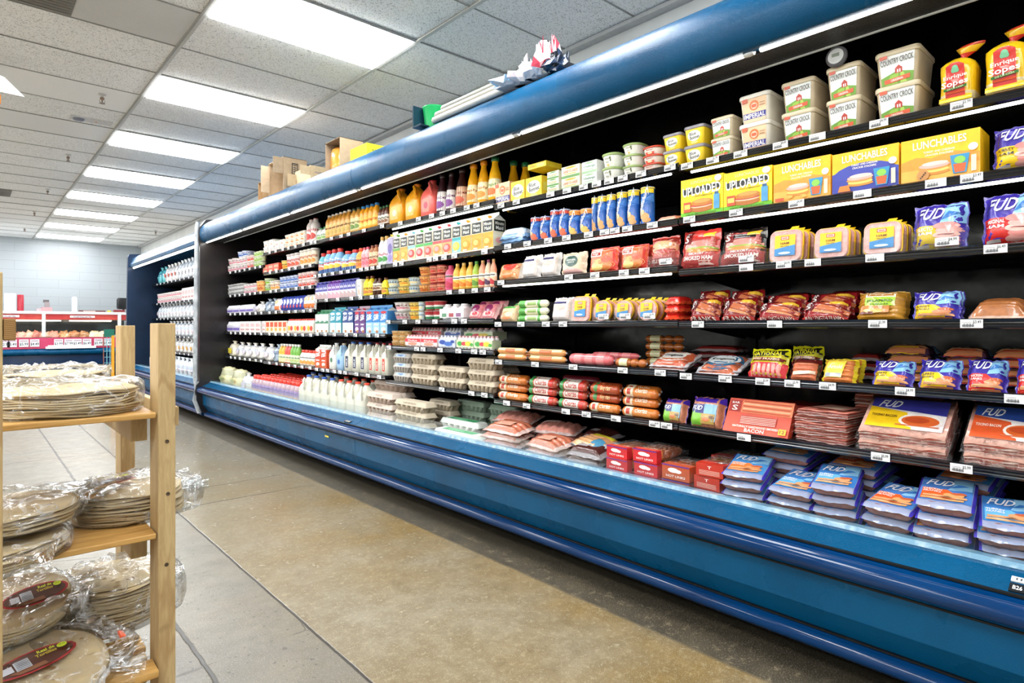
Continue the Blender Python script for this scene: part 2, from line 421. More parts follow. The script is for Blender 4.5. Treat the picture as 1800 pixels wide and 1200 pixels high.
# ceiling light panels
ords = ['first', 'second', 'third', 'fourth', 'fifth', 'sixth', 'seventh', 'eighth', 'ninth', 'tenth', 'eleventh', 'twelfth', 'thirteenth', 'fourteenth', 'fifteenth', 'sixteenth', 'seventeenth', 'eighteenth', 'nineteenth', 'twentieth']
me_f = me_d = None
vis = sorted([j for (i, j) in lit if i == 7])
for (i, j) in sorted(lit):
    x0, y0 = TX[i] + .012, TY[j] + .006; w, l = TX[i + 1] - TX[i] - .024, .61 - .012
    if me_f is None:
        m = MB()
        for a in ((0, 0, w, .012), (0, l - .012, w, l), (0, .012, .012, l - .012), (w - .012, .012, w, l - .012)): m.box(a[0], a[1], -.006, a[2], a[3], .02, (.75, .76, .76))
        me_f = m.data('light_frame'); m = MB(); m.rings([[(q, q, zz), (q, l - q, zz), (w - q, l - q, zz), (w - q, q, zz)] for q, zz in ((.012, .002), (.016, -.018), (.03, -.024))], (1, 1, 1), False, cap0=False); me_d = m.data('diffuser')  # lens drops below the ceiling so its glowing sides brighten the tiles
    if i == 7:
        k = vis.index(j) - sum(1 for q in vis if TY[q] < 3)
        lab = ('rectangular white ceiling light panel above the aisle, %s from the camera' % ords[k]) if k >= 0 else 'rectangular white ceiling light panel above the aisle behind the camera'
    else: lab = 'added white ceiling light panel out of view, brightening the room'
    t = thing('ceiling_light', lab, 'ceiling light', (x0, y0, H - .006), 0, 'ceiling light panels' if i == 7 else 'added unseen ceiling light panels')
    link('light_frame', me_f, 'white_metal', t); link('diffuser', me_d, 'panel_light', t)
# sprinklers and ceiling fittings
def sprinkler():
    a = MB(); a.lathe([(.028, 0), (.03, -.006), (.012, -.012), (.011, -.03)], (.5, .48, .45), 14)
    b = MB(); b.lathe([(.012, -.028), (.017, -.034), (.017, -.045), (.006, -.052), (.005, -.075)], (.2, .13, .09), 12)
    b.tube([(.012, 0, -.045), (.02, 0, -.06), (.006, 0, -.078)], .0025, (.25, .2, .15), 6); b.tube([(-.012, 0, -.045), (-.02, 0, -.06), (-.006, 0, -.078)], .0025, (.25, .2, .15), 6)
    b.lathe([(.022, -.078), (.022, -.081)], (.25, .22, .18), 14)
    return a.data('escutcheon'), b.data('sprinkler_head')
ea, eb = sprinkler()
for k, (x, y) in enumerate([(.87, 6.25), (.88, 8.7), (.88, 11.1), (.88, 13.4), (.88, 15.8), (2.94, 14.4), (.1, 15.2)]):
    lab = ['nearest small brown sprinkler head hanging from the left ceiling tiles', 'second small sprinkler head along the left ceiling tiles', 'third small sprinkler head along the left ceiling tiles', 'fourth small sprinkler head along the left ceiling tiles', 'sprinkler head in the left tile row closest to the white wall', 'small sprinkler head on the ceiling above the far dairy case', 'small sprinkler head at the left edge beside the white wall'][k]
    t = thing('ceiling_sprinkler', lab, 'sprinkler', (x, y, H), k * .7, 'ceiling sprinklers'); link('escutcheon', ea, 'dull', t); link('sprinkler_head', eb, 'dull', t)
t = thing('smoke_alarm', 'flat white ceiling alarm plate with round grey speaker and red light', 'smoke alarm', (.9, 7.1, H))
m = MB(); m.box(-.17, -.06, -.012, .17, .06, .003, (.62, .62, .61)); m.build('plate', 'dull', t)
m = MB(); m.lathe([(.05, 0), (.05, -.012), (.036, -.02), (.01, -.022)], (.2, .21, .26), 20, -.1, 0, -.01); m.build('speaker', 'gloss', t)
m = MB(); m.lathe([(.007, 0), (.005, -.006)], (.8, .2, .08), 10, .04, 0, -.012); m.build('indicator', 'gloss', t)
for (x, y, lab) in ((.2, 4.515, 'dark grey return air grille in the ceiling at the top left corner'), (.2, 11.835, 'dark grey air grille in the ceiling far along the left tiles')):
    t = thing('ceiling_vent', lab, 'air vent', (x, y, H - .004))
    m = MB(); m.box(-.3, -.28, -.004, .3, .28, .004, (.2, .19, .17)); m.build('backing', 'dull', t)
    m = MB()
    for q in range(14): m.box(-.29, -.27 + q * .04, -.012, .29, -.262 + q * .04, -.004, (.3, .29, .26))
    m.build('grille', 'dull', t)

# ================================================================ refrigerated cases
XS = 2.26
Y0 = .23
SEC = [Y0 + 1.22 * k for k in range(7)]             # bay joints along Y
LV = [[.69, .463, .243, .022, -.197, -.42],         # shelf tops relative to the eye, bay by bay (nearest bay first)
      [.70, .462, .262, .025, -.19, -.418],
      [.735, .45, .228, .044, -.139, -.39],
      [.745, .45, .233, -.055, -.36],
      [.75, .55, .36, .15, -.065, -.355],
      [.63, .36, .15, -.065, -.345]]
LITE = {(0, 0), (0, 1), (1, 0), (1, 1), (1, 2), (2, 0)}
DECK = -.70 + E
CANOPY = [(2.045, .962), (2.022, .972), (2.004, 1.0), (1.992, 1.04), (1.99, 1.08), (2.0, 1.12), (2.022, 1.155), (2.05, 1.182), (2.085, 1.207), (2.125, 1.225), (2.17, 1.235), (2.24, 1.24)]
def sh(p, dz=E): return [(x, z + dz) for x, z in p]
def offset_back(p, d):
    return [(x + d, z - d * .3) for x, z in reversed(p)]
def canopy(y0, y1, parent, mat='blue', nm='canopy'):
    m = MB(); P = sh(CANOPY); prof = P + [(3.0, 1.24 + E), (3.0, 1.2 + E), (2.24, 1.2 + E)] + [(x + .03, z - .01) for x, z in reversed(P[1:-1])] + [(2.06, .975 + E)]
    R = [[(x, y, z) for x, z in prof] for y in (y0, y1)]; m.rings(R, (.5, .5, .5), True); return m.build(nm, mat, parent)
def case_body(y0, y1, parent, mat='blue'):
    m = MB(); m.solid(sh([(2.14, -.645), (2.10, -.652), (2.095, -.66), (2.012, -.696), (2.03, -.74), (2.02, -.785), (2.03, -.905), (2.085, -.99), (2.09, -1.0), (2.3, -1.01), (2.3, -.74), (2.16, -.74)]), y0, y1); o = m.build('front_panel', mat, parent)
    m = MB(); P = [(2.012, -.697)] + [(1.996 - .036 * sin(pi * k / 8) ** .7, -.697 - .083 * k / 8) for k in range(1, 8)] + [(2.012, -.78), (2.03, -.78), (2.03, -.70)]
    m.solid(sh(P), y0, y1, sm=True); m.build('bumper', 'blue_dark', parent)
    m = MB(); P = [(2.07, -.995), (2.052, -1.0), (2.04, -1.012), (2.04, -1.03), (2.05, -1.045), (2.08, -1.055), (2.2, -1.06), (2.2, -1.0)]
    m.solid(sh(P), y0, y1, sm=True); m.build('lower_bumper', 'blue_dark', parent)
    m = MB(); m.box(2.28, y0 + .01, 0, 2.98, y1 - .01, .11, (.02, .02, .02)); m.build('base', 'black', parent)
    m = MB(); m.solid(sh([(2.16, -.645), (2.105, -.638), (2.098, -.652), (2.15, -.66)]), y0, y1); m.build('rim_strip', 'rim', parent)
    for gx, gz in ((2.010, -.694), (2.018, -.788), (2.078, -.990)):
        m = MB(); m.box(gx - .006, y0, E + gz - .003, gx + .006, y1, E + gz + .003, (.02, .02, .02)); m.build('dark_gap', 'black', parent)  # black strip put in for the dark of the narrow gap
    m = MB(); m.box(2.152, y0, DECK - .03, 2.95, y1, DECK, (.03, .03, .035)); m.build('deck', 'black', parent)
    m = MB(); m.box(2.14, y0 + .01, E - .645, 2.144, y1 - .01, E - .585, (1, 1, 1)); m.build('product_guard', 'acrylic', parent)
mk('rim', lambda t: t.pbr(t.mix(t.ramp(t.noise(30, 3), .45, .7), '5f8ea8', '9fb9c8'), .3, coat=.4))
shelf_cache = {}
TAGS = {}
def tag_mesh(price, w=.056):
    k = (price, w)
    if k not in TAGS:
        m = MB(); h = .026
        m.box(0, -w / 2, 0, .0015, w / 2, h, (.86, .87, .87))
        P = [('r', .08, .15 + .0, .62, .34, '9a9a9a')] + [('r', .08 + .045 * q, .12, .08 + .045 * q + (.012 + .012 * (q % 3)), .5, '55585c') for q in range(12)]
        P += [('r', .08, .62, .5, .70, 'a8a8a8')]
        if price: P.append(('t', price, .76, .68, .36, .42, '303236'))
        m.art(P, lambda u, v, o: (-o, w / 2 - u * w, v * h), off=.0005); TAGS[k] = m.data('price_tag')
    return TAGS[k]
def shelf(parent, y0, y1, z, lit_, tags, depth=.66, xf=XS, ztilt=0):
    z += E
    m = MB(); m.box(xf + .012, y0 + .004, z - .022, xf + depth, y1 - .004, z - .004, (.02, .02, .025))
    for yy in (y0 + .03, y1 - .045):
        m.poly([(xf + .08, yy, z - .022), (xf + depth, yy, z - .022), (xf + depth, yy, z - .09)], (.02, .02, .02)); m.poly([(xf + .08, yy + .006, z - .022), (xf + depth, yy + .006, z - .09), (xf + depth, yy + .006, z - .022)], (.02, .02, .02))
    s = m.build('shelf', 'black', parent)
    m = MB(); prof = [(xf + .014, z + .001), (xf + .006, z + .001), (xf, z - .003), (xf + .004, z - .008), (xf + .001, z - .012), (xf + .004, z - .017), (xf, z - .021), (xf + .004, z - .027), (xf + .014, z - .03)]
    m.solid(prof, y0 + .003, y1 - .003); m.build('price_rail', 'rail', s)
    if lit_:
        m = MB(); m.tube([(xf + .04, y0 + .06, z - .032), (xf + .04, y1 - .04, z - .032)], .0055, (1, 1, 1), 8); m.build('shelf_light', 'shelf_light', s)
        m = MB(); m.box(xf + .034, y0 + .04, z - .028, xf + .05, y1 - .02, z - .022, (.5, .5, .5)); m.build('light_housing', 'black', s)
    for k, (y, p) in enumerate(tags):
        link('price_tag', tag_mesh(p), 'card', s, loc=(xf - .003, y, z - .0275))
    return s
def pxs(*a): return [Yat(p, XS) for p in a]
TAGPX = {   # price tags seen on the rails, by pixel column
 (0, 0): [1208, 1253, 1302, 1372, 1437, 1545, 1690], (0, 1): [1212, 1294, 1400, 1516, 1645, 1708], (0, 2): [1312, 1378, 1429, 1538, 1750],
 (0, 3): [1227, 1362, 1543, 1708], (0, 4): [1206, 1275, 1341, 1393, 1455, 1591, 1787], (0, 5): [1308, 1548, 1690],
 (1, 0): [881, 908, 968, 997, 1026, 1049, 1071, 1095, 1127, 1178], (1, 1): [893, 927, 964, 996, 1035, 1063, 1081, 1103, 1147], (1, 2): [881, 1000, 1046, 1097, 1133],
 (1, 3): [876, 916, 960, 990], (1, 4): [877, 941, 1008, 1095, 1161], (1, 5): [891, 926, 995, 1031, 1083, 1151, 1172],
 (2, 0): [704, 736, 759, 778, 797, 821, 838], (2, 1): [667, 695, 706, 755, 766, 781, 799, 852], (2, 2): [669, 790, 812, 835, 857], (2, 3): [683, 712, 735, 765, 799, 816],
 (2, 4): [684, 733, 744, 774, 806, 834, 849], (2, 5): [777, 829, 852],
 (3, 0): [554, 583, 600, 613, 640, 672], (3, 1): [554, 562, 571, 585, 600, 612, 623, 635, 645, 655, 666], (3, 2): [555, 574, 594, 618, 634, 654, 669],
 (3, 3): [558, 572, 588, 609, 625, 648, 663], (3, 4): [557, 568, 576, 588, 598, 607, 627, 647, 667]}
PR = ['$4.99', '$3.49', '$5.99', '', '$6.49', '$2.99', '', '$4.49']
rt = random.Random(5)
cases = []
MODS = [(-1.0, 3.888, [-1, 0, 1, 2], 'near blue refrigerated case section full of packaged meats, butter and juice', 'front section'),
        (3.892, 7.58, [3, 4, 5], 'far blue refrigerated case section holding dairy drinks and yogurt cups', 'rear section')]
for mi, (a, b, bays, lab, _) in enumerate(MODS):
    c = thing('refrigerated_case', lab, 'refrigerated case', (2.5, (a + b) / 2, 0), 0, 'blue open refrigerated cases'); cases.append(c)
    def P(o): o.matrix_parent_inverse = Matrix.Translation((-2.5, -(a + b) / 2, 0)); return o
    kids0 = set(bpy.data.objects)
    canopy(a, b, c); case_body(a, b, c)
    m = MB(); m.box(2.95, a, .3, 3.0, b, 1.2 + E, (0, 0, 0)); m.build('back_panel', 'black_gloss', c)
    m = MB(); m.box(2.262, a, 1.06 + E, 2.95, b, 1.08 + E, (0, 0, 0)); m.build('inner_ceiling', 'black_gloss', c)
    m = MB(); m.poly([(2.075, a, .962 + E), (2.255, a, .985 + E), (2.255, b, .985 + E), (2.075, b, .962 + E)], (0, 0, 0)); m.poly([(2.255, a, .985 + E), (2.262, a, 1.06 + E), (2.262, b, 1.06 + E), (2.255, b, .985 + E)], (0, 0, 0)); m.build('air_grille', 'grille', c)
    m = MB(); m.box(2.252, a, .979 + E, 2.26, b, .984 + E, (.6, .6, .6)); m.build('grille_edge', 'white_metal', c)
    lj = [-1, -.2, 1.02, 2.24, 3.88] if mi == 0 else [3.9, 5.1, 6.3, 7.56]
    for y0_, y1_ in zip(lj, lj[1:]):
        m = MB(); m.tube([(2.058, max(y0_, a) + .03, .968 + E), (2.058, min(y1_, b) - .03, .968 + E)], .0125, (1, 1, 1), 12); m.build('light_tube', 'tube_light', c)
        m = MB(); m.lathe([(.014, -.018), (.016, 0), (.014, .018)], (.7, .7, .7), 12); mm = m.data('lamp_holder'); link('lamp_holder', mm, 'white_metal', c, loc=(2.058, max(y0_, a) + .012, .968 + E), rot=(pi / 2, 0, 0))
    for bay in bays:
        ys = SEC[0] - 1.22 if bay < 0 else SEC[bay]; ye = min(ys + 1.22, b)
        m = MB(); m.box(2.935, ys - .012, .45, 2.95, ys + .012, 1.0 + E, (.05, .05, .05))
        m.build('upright', 'black', c)
        for lv, z in enumerate(LV[max(bay, 0)]):
            if bay < 0: tg = []
            elif (bay, lv) in TAGPX: tg = [(Yat(p, XS), rt.choice(PR)) for p in TAGPX[(bay, lv)]]
            else: tg = [(ys + .06 + q * .16 + rt.uniform(-.02, .02), '') for q in range(7)]
            tg = [(y, p) for y, p in tg if ys + .02 < y < ye + .02]
            ytop = (.0)
            shelf(c, max(ys, a), ye, z, (bay, lv) in LITE or (bay < 0 and lv < 2), tg)
    # tags on the front rim
    rims = {0: [1152, 1336, 1475, 960, 905, 813, 790, 1012], 1: [425, 470, 520, 455, 493]}[mi]
    for p in rims:
        y = Yat(p, 2.12)
        if a < y < b: link('price_tag', tag_mesh('', .085), 'card', c, loc=(2.106, y, E - .655), rot=(0, 1.25, 0))
    for o in set(bpy.data.objects) - kids0:
        if o.parent == c: P(o)
bpy.context.view_layer.update()
# end panel between the two runs, with its pale metal edge
c2 = cases[1]
m = MB(); prof = sh([(1.96, -.68), (1.99, -.64), (2.0, .93), (1.985, 1.0), (1.99, 1.13), (2.06, 1.23), (2.2, 1.25), (3.0, 1.25), (3.0, -1.12), (2.25, -1.12), (2.02, -1.0), (1.96, -.85)])
m.solid(prof, 7.58, 7.66); o = m.build('end_panel', 'end_panel_black' if 'end_panel_black' in MT else 'black', c2); o.matrix_parent_inverse = c2.matrix_world.inverted()
m = MB(); m.tube([(1.985, 7.62, 1.2 + E), (1.975, 7.62, 1.12 + E), (1.972, 7.62, .9 + E), (1.955, 7.62, -.6 + E), (1.95, 7.62, -.85 + E), (2.0, 7.62, -1.0 + E)], .024, (.6, .62, .64), 10); o = m.build('edge_trim', 'gray_metal', c2); o.matrix_parent_inverse = c2.matrix_world.inverted()
# name plates on the front
c1 = cases[0]
def plate(c, y, z, txt, w, h, x=2.008, tilt=0, bg='1a1d20', fg='e8e8e8', nm='number_plate', cx=.5, tw=.7):
    m = MB(); m.box(-.002, -w / 2, -h / 2, .002, w / 2, h / 2, lin(bg)); m.art([('t', txt, cx, .5, tw, .5, fg)], lambda u, v, o: (-.002 - o, w / 2 - u * w, -h / 2 + v * h))
    o = m.build(nm, 'gloss', c, loc=(x, y, z), rot=(0, tilt, 0)); o.matrix_parent_inverse = Matrix.Translation([-q for q in c.location]); return o
plate(c1, .2586, E - .6832, 'B26', .10, .03, 2.034, 1.16, cx=.17, tw=.2)
plate(c1, .2586, E - .6700, '|||||', .10, .018, 2.064, 1.16, 'e4e6e6', '505050', cx=.3, tw=.4)
plate(c2, 4.02, E - .6835, '424P', .09, .022, 2.034, 1.16)
m = MB(); m.box(-.002, -.03, -.006, .001, .03, .006, (.75, .6, .05)); o = m.build('yellow_sticker', 'card', c2, loc=(2.018, Yat(575, 2.02), E - .83)); o.matrix_parent_inverse = Matrix.Translation([-q for q in c2.location]); o['label'] = 'small yellow sticker'
# dial thermometer hung from the canopy
t = thing('thermometer', 'round grey dial thermometer hanging above the margarine tubs', 'thermometer', (2.275, Yat(1472, 2.275), Zat(101, dep(2.275, Yat(1472, 2.275)))))
m = MB(); m.lathe([(.034, 0), (.036, .006), (.034, .014), (.028, .016)], (.1, .1, .11), 24); m.build('casing', 'gloss', t, rot=(0, -pi / 2, 0))
m = MB(); m.lathe([(.026, .0165), (.02, .0175)], (.62, .64, .65), 24); m.build('dial', 'gloss', t, rot=(0, -pi / 2, 0))
m = MB(); m.box(-.0195, -.012, -.002, -.0175, .012, .009, (.25, .29, .25)); m.build('display', 'gloss', t)
m = MB(); m.tube([(.005, .015, .03), (.0, .045, .09), (.0, .055, .16)], .0025, (.05, .05, .05), 6); m.build('cord', 'gloss', t)

# ---------------------------------------------------------------- farther case beyond the end panel
LVF = [.70, .377, .128, -.145, -.39]
cf = thing('refrigerated_case', 'distant navy dairy case with bagged goods beyond the dark end panel', 'refrigerated case', (0, 0, 0), 0, None)
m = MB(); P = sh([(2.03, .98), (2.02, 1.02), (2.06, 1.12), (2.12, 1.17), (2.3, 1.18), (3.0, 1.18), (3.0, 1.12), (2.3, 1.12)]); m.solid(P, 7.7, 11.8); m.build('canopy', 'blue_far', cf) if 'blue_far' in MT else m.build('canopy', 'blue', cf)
m = MB(); m.tube([(2.07, 7.75, .97 + E), (2.07, 11.7, .97 + E)], .014, (1, 1, 1), 10); m.build('light_tube', 'tube_light', cf)
case_body(7.7, 11.75, cf)
m = MB(); m.box(2.95, 7.7, .3, 3.0, 11.8, 1.15 + E, (0, 0, 0)); m.build('back_panel', 'black', cf)
m = MB(); m.solid(sh([(1.97, -.7), (2.0, 1.15), (2.02, 1.2), (2.16, 1.21), (3.0, 1.21), (3.0, -1.12), (2.2, -1.12), (2.0, -1.0)]), 11.78, 11.86); m.build('end_panel', 'navy_side', cf)
for z in LVF:
    shelf(cf, 7.72, 11.76, z, False, [(8 + q * .24, '') for q in range(15)], .6, 2.34)
# ================================================================ meat counter along the far wall
YC = 15.7
def XC(px, Y=YC): return Y * tan(A + atan((px - 900) / F))
mc = thing('meat_counter', 'long service meat counter with red fascia and navy base along the white wall', 'meat counter', (0, YC, 0))
def pc(m, nm, mat): o = m.build(nm, mat, mc); o.matrix_parent_inverse = Matrix.Translation((0, -YC, 0)); return o
def sweepx(prof, x0, x1, c=(.5, .5, .5), sm=False):
    m = MB(); m.rings([[(x, y, z) for y, z in prof] for x in (x0, x1)], c, sm); return m
X0, X1 = -4.0, 2.75
pc(sweepx([(YC + .12, 0), (YC + .1, .12), (YC + 1.05, .12), (YC + 1.05, 0)], X0, X1), 'plinth', 'black')
pc(sweepx([(YC + .1, .12), (YC + .04, .17), (YC + .0, .32), (YC + .06, .34), (YC + .08, .52), (YC + .3, .54), (YC + 1.05, .6), (YC + 1.05, .12)], X0, X1), 'body', 'navy_blue' if 'navy_blue' in MT else 'blue_dark')
pc(sweepx([(YC + .06, .52), (YC - .02, .54), (YC - .05, .58), (YC - .04, .62), (YC + .02, .645), (YC + .2, .65), (YC + .2, .52)], X0, X1, sm=True), 'bumper', 'blue')
pc(sweepx([(YC + .02, .655), (YC + .03, .88), (YC + .05, .88), (YC + .06, .655)], X0, X1), 'price_panel', 'rose')
pc(sweepx([(YC + .06, .66), (YC + .06, .84), (YC + .7, .92), (YC + 1.0, .92), (YC + 1.0, .66)], X0, X1), 'display_deck', 'white_metal')
pc(sweepx([(YC + .96, .92), (YC + .96, 1.26), (YC + 1.0, 1.26), (YC + 1.0, .92)], X0, X1), 'rear_door', 'dark_glass')
pc(sweepx([(YC + .18, 1.26), (YC + .17, 1.37), (YC + .22, 1.375), (YC + .22, 1.27)], X0, X1), 'fascia', 'red_fascia')
pc(sweepx([(YC + .22, 1.25), (YC + .22, 1.27), (YC + .96, 1.27), (YC + .96, 1.25)], X0, X1), 'hood_lining', 'warm_hood')
pc(sweepx([(YC + .14, 1.375), (YC + .14, 1.43), (YC + 1.0, 1.43), (YC + 1.0, 1.375)], X0, X1), 'ledge', 'white_metal')
pc(sweepx([(YC + .035, .88), (YC + .06, 1.0), (YC + .19, 1.26), (YC + .196, 1.26), (YC + .066, 1.0), (YC + .041, .88)], X0, X1), 'front_glass', 'acrylic')
m = MB(); m.tube([(XC(110), YC + .3, 1.235), (XC(15), YC + .3, 1.235)], .012, (1, 1, 1)); m.tube([(XC(200), YC + .3, 1.235), (XC(125), YC + .3, 1.235)], .012, (1, 1, 1)); pc(m, 'light_tube', 'counter_light')
for px in (78, 212):
    m = MB(); x = XC(px); m.box(x - .03, YC + .12, .9, x + .03, YC + .17, 1.4, (.75, .72, .7)); pc(m, 'post', 'white_metal')
for k, px in enumerate((10, 147)):
    m = MB(); x = XC(px); m.box(x - .22, YC + .16, 1.3, x + .22, YC + .169, 1.345, (.75, .77, .8)); m.art([('t', 'Carnicería', .5, .5, .8, .6, '6a3a44')], lambda u, v, o: (x - .2 + .4 * u, YC + .158 - o, 1.3 + .045 * v), off=.003); pc(m, 'name_plate', 'card')
# meat piles and paper signs behind the glass
rm = random.Random(11)
mcols = ['e8b9a2', 'd98f7c', 'e6a795', 'efc9b0', 'd57f6e', 'e8b59a', 'e9a08a', 'd8a070', 'c9895c', 'c58f63', 'efe0b8', 'f0dcc0']
names_m = ['pale pink', 'rose', 'peach', 'cream pink', 'red', 'light', 'bright pink', 'tan', 'brown', 'golden', 'cream', 'white']
def lump(w, d, h, col, seed, n=14, amp=.3):
    m = MB(); rr = random.Random(seed); ox = rr.uniform(0, 50); R = []
    c = Vector(lin(col))
    for j in range(8):
        t = j / 7 * pi / 2; r = []
        for i in range(n):
            a = 2 * pi * i / n; p = Vector((cos(a) * cos(t), sin(a) * cos(t), sin(t)))
            k = 1 + amp * noise.noise(p * 2.2 + Vector((ox, 0, 0))) + amp * .5 * noise.noise(p * 6 + Vector((ox, 3, 0)))
            r.append((p.x * w / 2 * k, p.y * d / 2 * k, p.z * h * k))
        R.append(r)
    m.rings(R, tuple(c), True); return m
for k, px in enumerate((10, 24, 40, 56, 68, 82, 98, 118, 134, 152, 170, 184)):
    x = XC(px); o = lump(.27, .36, .12, mcols[k], k, amp=.5).build('meat_pile', 'flesh', None, loc=(x, YC + .4, .885 if k != 0 else .885))
    tag(o, '%s raw meat heap in the distant counter, %s from the left' % (names_m[k], ords[k]), 'meat', 'meat heaps in the counter')
for k, (px, tx) in enumerate(((9, '$2.99'), (21, '$3.49'), (42, '$5.99'), (61, '$4.49'), (103, '$3.99'), (121, '$7.99'), (136, '$5.49'), (153, '$6.49'), (173, '$5.99'), (189, '$5.49'))):
    x = XC(px); m = MB(); w = .15; m.box(x - w / 2, YC - .0, .70, x + w / 2, YC + .004, .85, (.8, .82, .86)); m.art([('t', tx, .5, .35, .9, .42, '2c2c33'), ('r', .1, .68, .9, .9, 'b9a8b4')], lambda u, v, o: (x - w / 2 + w * u, YC - o, .70 + .15 * v), off=.002)
    tag(m.build('price_sign', 'card'), 'white paper price sign reading %s on the meat counter, %s from left' % (tx, ords[k]), 'price sign', 'price signs on the meat counter')
m = MB(); m.box(XC(80), YC - .06, .652, XC(168), YC + .0, .70, (.8, .8, .84)); m.box(XC(84), YC - .05, .70, XC(150), YC - .0, .725, (.83, .8, .84)); tag(m.build('paper_stack', 'card'), 'white flat paper wrap sheets lying on the counter edge', 'paper')
# things on the ledge
def on_ledge(nm, lab, cat, px, m, mat='card', y=YC + .5): o = m.build(nm, mat, None, loc=(XC(px, y), y, 1.43)); tag(o, lab, cat); return o
m = MB(); m.lathe([(.055, 0), (.055, .34), (.05, .342), (.012, .34)], lin('a01028'), 16); on_ledge('paper_roll', 'upright dark red paper roll on the meat counter ledge', 'paper roll', 36, m)
for px, lb in ((14, 'tall white paper roll left of the red roll on ledge'), (22, 'white paper roll touching the red roll on ledge')):
    m = MB(); m.lathe([(.06, 0), (.06, .36), (.05, .365), (.015, .36)], lin('dfe4e6'), 16); on_ledge('paper_roll', lb, 'paper roll', px, m)
m = MB(); m.lathe([(.05, 0), (.05, .3), (.03, .33), (.012, .33)], lin('e9edee'), 16); on_ledge('spray_bottle', 'white cylinder bottle standing alone on the counter ledge', 'bottle', 131, m)
m = MB(); m.box(-.09, -.06, 0, .09, .06, .09, lin('b98a8c')); m.box(-.04, -.03, .09, .05, .03, .2, lin('8f8587')); m.box(-.06, -.02, .19, .04, .02, .25, lin('5c5657')); on_ledge('counter_scale', 'small grey and pink counter scale on the ledge', 'scale', 82, m)
m = MB(); m.box(-.06, -.05, 0, .06, .05, .06, lin('d8a0a4')); on_ledge('small_box', 'small pink box left of the counter scale', 'box', 71, m)
m = MB(); m.box(-.24, -.08, 0, .24, .08, .035, lin('5d1d1a')); m.box(-.17, -.082, .008, .05, -.08, .027, lin('b8a098')); on_ledge('flat_box', 'long flat dark red box lying on the counter ledge', 'box', 162, m)
m = MB(); m.lathe([(.03, 0), (.045, .02), (.03, .04)], lin('d0c030'), 12); on_ledge('lemon', 'small yellow round item on the counter ledge', 'fruit', 192, m)
m = MB(); m.box(-.1, -.08, 0, .1, .08, .05, lin('7a2226')); on_ledge('flat_box', 'short dark red box on the ledge under the black monitor', 'box', 209, m, y=YC + .3)
m = MB(); m.rings([rrect(.3, .12, .05, z) for z in (0, .02)], lin('101214')); m.box(-.02, -.02, .02, .02, .02, .1, lin('15171a'))
def rot_r(z0, z1): return [[(x, y + .0, z) for x, y, z in rrect(.27 * s, .12, .04, zz)] for zz, s in ((z0, .85), (z0 + .03, 1), (z1 - .04, 1), (z1, .8))]
m.rings(rot_r(.08, .34), lin('0c0e11'), True); on_ledge('monitor', 'black rounded monitor standing on the meat counter ledge', 'monitor', 217, m, 'gloss', YC + .75)
# orange and teal wire display rack
wr = thing('wire_rack', 'narrow wire display rack with orange sign edge behind the wooden posts', 'display rack', (XC(196, 9), 9.2, 0))
m = MB(); m.box(.03, -.01, 0, .06, .02, E - .12, lin('f0a020')); m.build('orange_edge', 'card', wr)
m = MB(); m.box(-.05, -.005, E - .14, .06, .02, E - .04, lin('0c6b58')); m.build('header', 'card', wr)
m = MB()
for q in range(3): m.tube([(-.055 + .035 * q, 0, 0), (-.055 + .035 * q, 0, E - .1)], .004, lin('7ab8c4') if q else lin('a05a3a'), 6)
for q in range(14): m.tube([(-.055, 0, .05 + q * .075), (.03, 0, .05 + q * .075)], .003, lin('7ab8c4'), 6)
m.build('wire_frame', 'gloss', wr)

# ================================================================ wooden tortilla rack in the foreground
rk = thing('wooden_rack', 'pale timber shelf rack stacked with bagged tortillas, near the camera', 'shelf rack', (.0, 1.95, 0))
def pr(m, nm, mat, **k): o = m.build(nm, mat, rk, **k); o.matrix_parent_inverse = Matrix.Translation((0, -1.95, 0)); return o
def bbox(m, x0, y0, z0, x1, y1, z1, b=.002):
    R = [rrect(x1 - x0 - q, y1 - y0 - q, b * 1.5, z, 2, (x0 + x1) / 2, (y0 + y1) / 2) for z, q in ((z0, b), (z0 + b, 0), (z1 - b, 0), (z1, b))]
    m.rings(R, (.5, .5, .5), False)
for (x, y, z1) in ((.341, 1.645, E + .007), (.349, 2.167, E + .002), (-.54, 1.645, E + .03), (-.54, 2.167, E)):
    m = MB(); bbox(m, x, y, 0, x + .038, y + .089, z1); p = pr(m, 'post', 'wood')
    if x > 0 and y < 2:
        for (sx, sz) in ((.019, -.278), (.021, -.405), (.018, -.575)):
            s = MB(); s.lathe([(.0045, 0), (.0045, .0012), (.002, .0014), (.0018, .0004)], lin('4a3a28'), 12); q = s.build('screw', 'dull', p, loc=(x + sx, y - .0002, E + sz), rot=(pi / 2, 0, 0))
for si, z in enumerate((-.207, -.496, -.812, -1.02)):
    z += E
    m = MB()
    if si < 2: bbox(m, -.5, 1.648, z - .013, .338, 1.86, z); pr(m, 'shelf_board', 'woodx')
    else:
        bbox(m, -.5, 1.62, z - .016, .338, 1.69, z); pr(m, 'shelf_board', 'woodx')
    for y in ((1.99, 2.12) if si < 2 else (1.76, 1.9, 2.04)):
        m = MB(); bbox(m, -.5, y, z - .013, .338, y + .07 if si < 2 else y + .09, z); pr(m, 'shelf_board', 'woodx')
    for x, y0 in ((.30, 1.735), (-.5, 1.735)):
        m = MB(); bbox(m, x, y0 - .0, z - .078, x + .036, 2.165, z - .0135); pr(m, 'side_rail', 'wood')
m = MB(); bbox(m, .381, 1.70, E - .25, .399, 2.2, E - .203); pr(m, 'side_rail', 'wood')
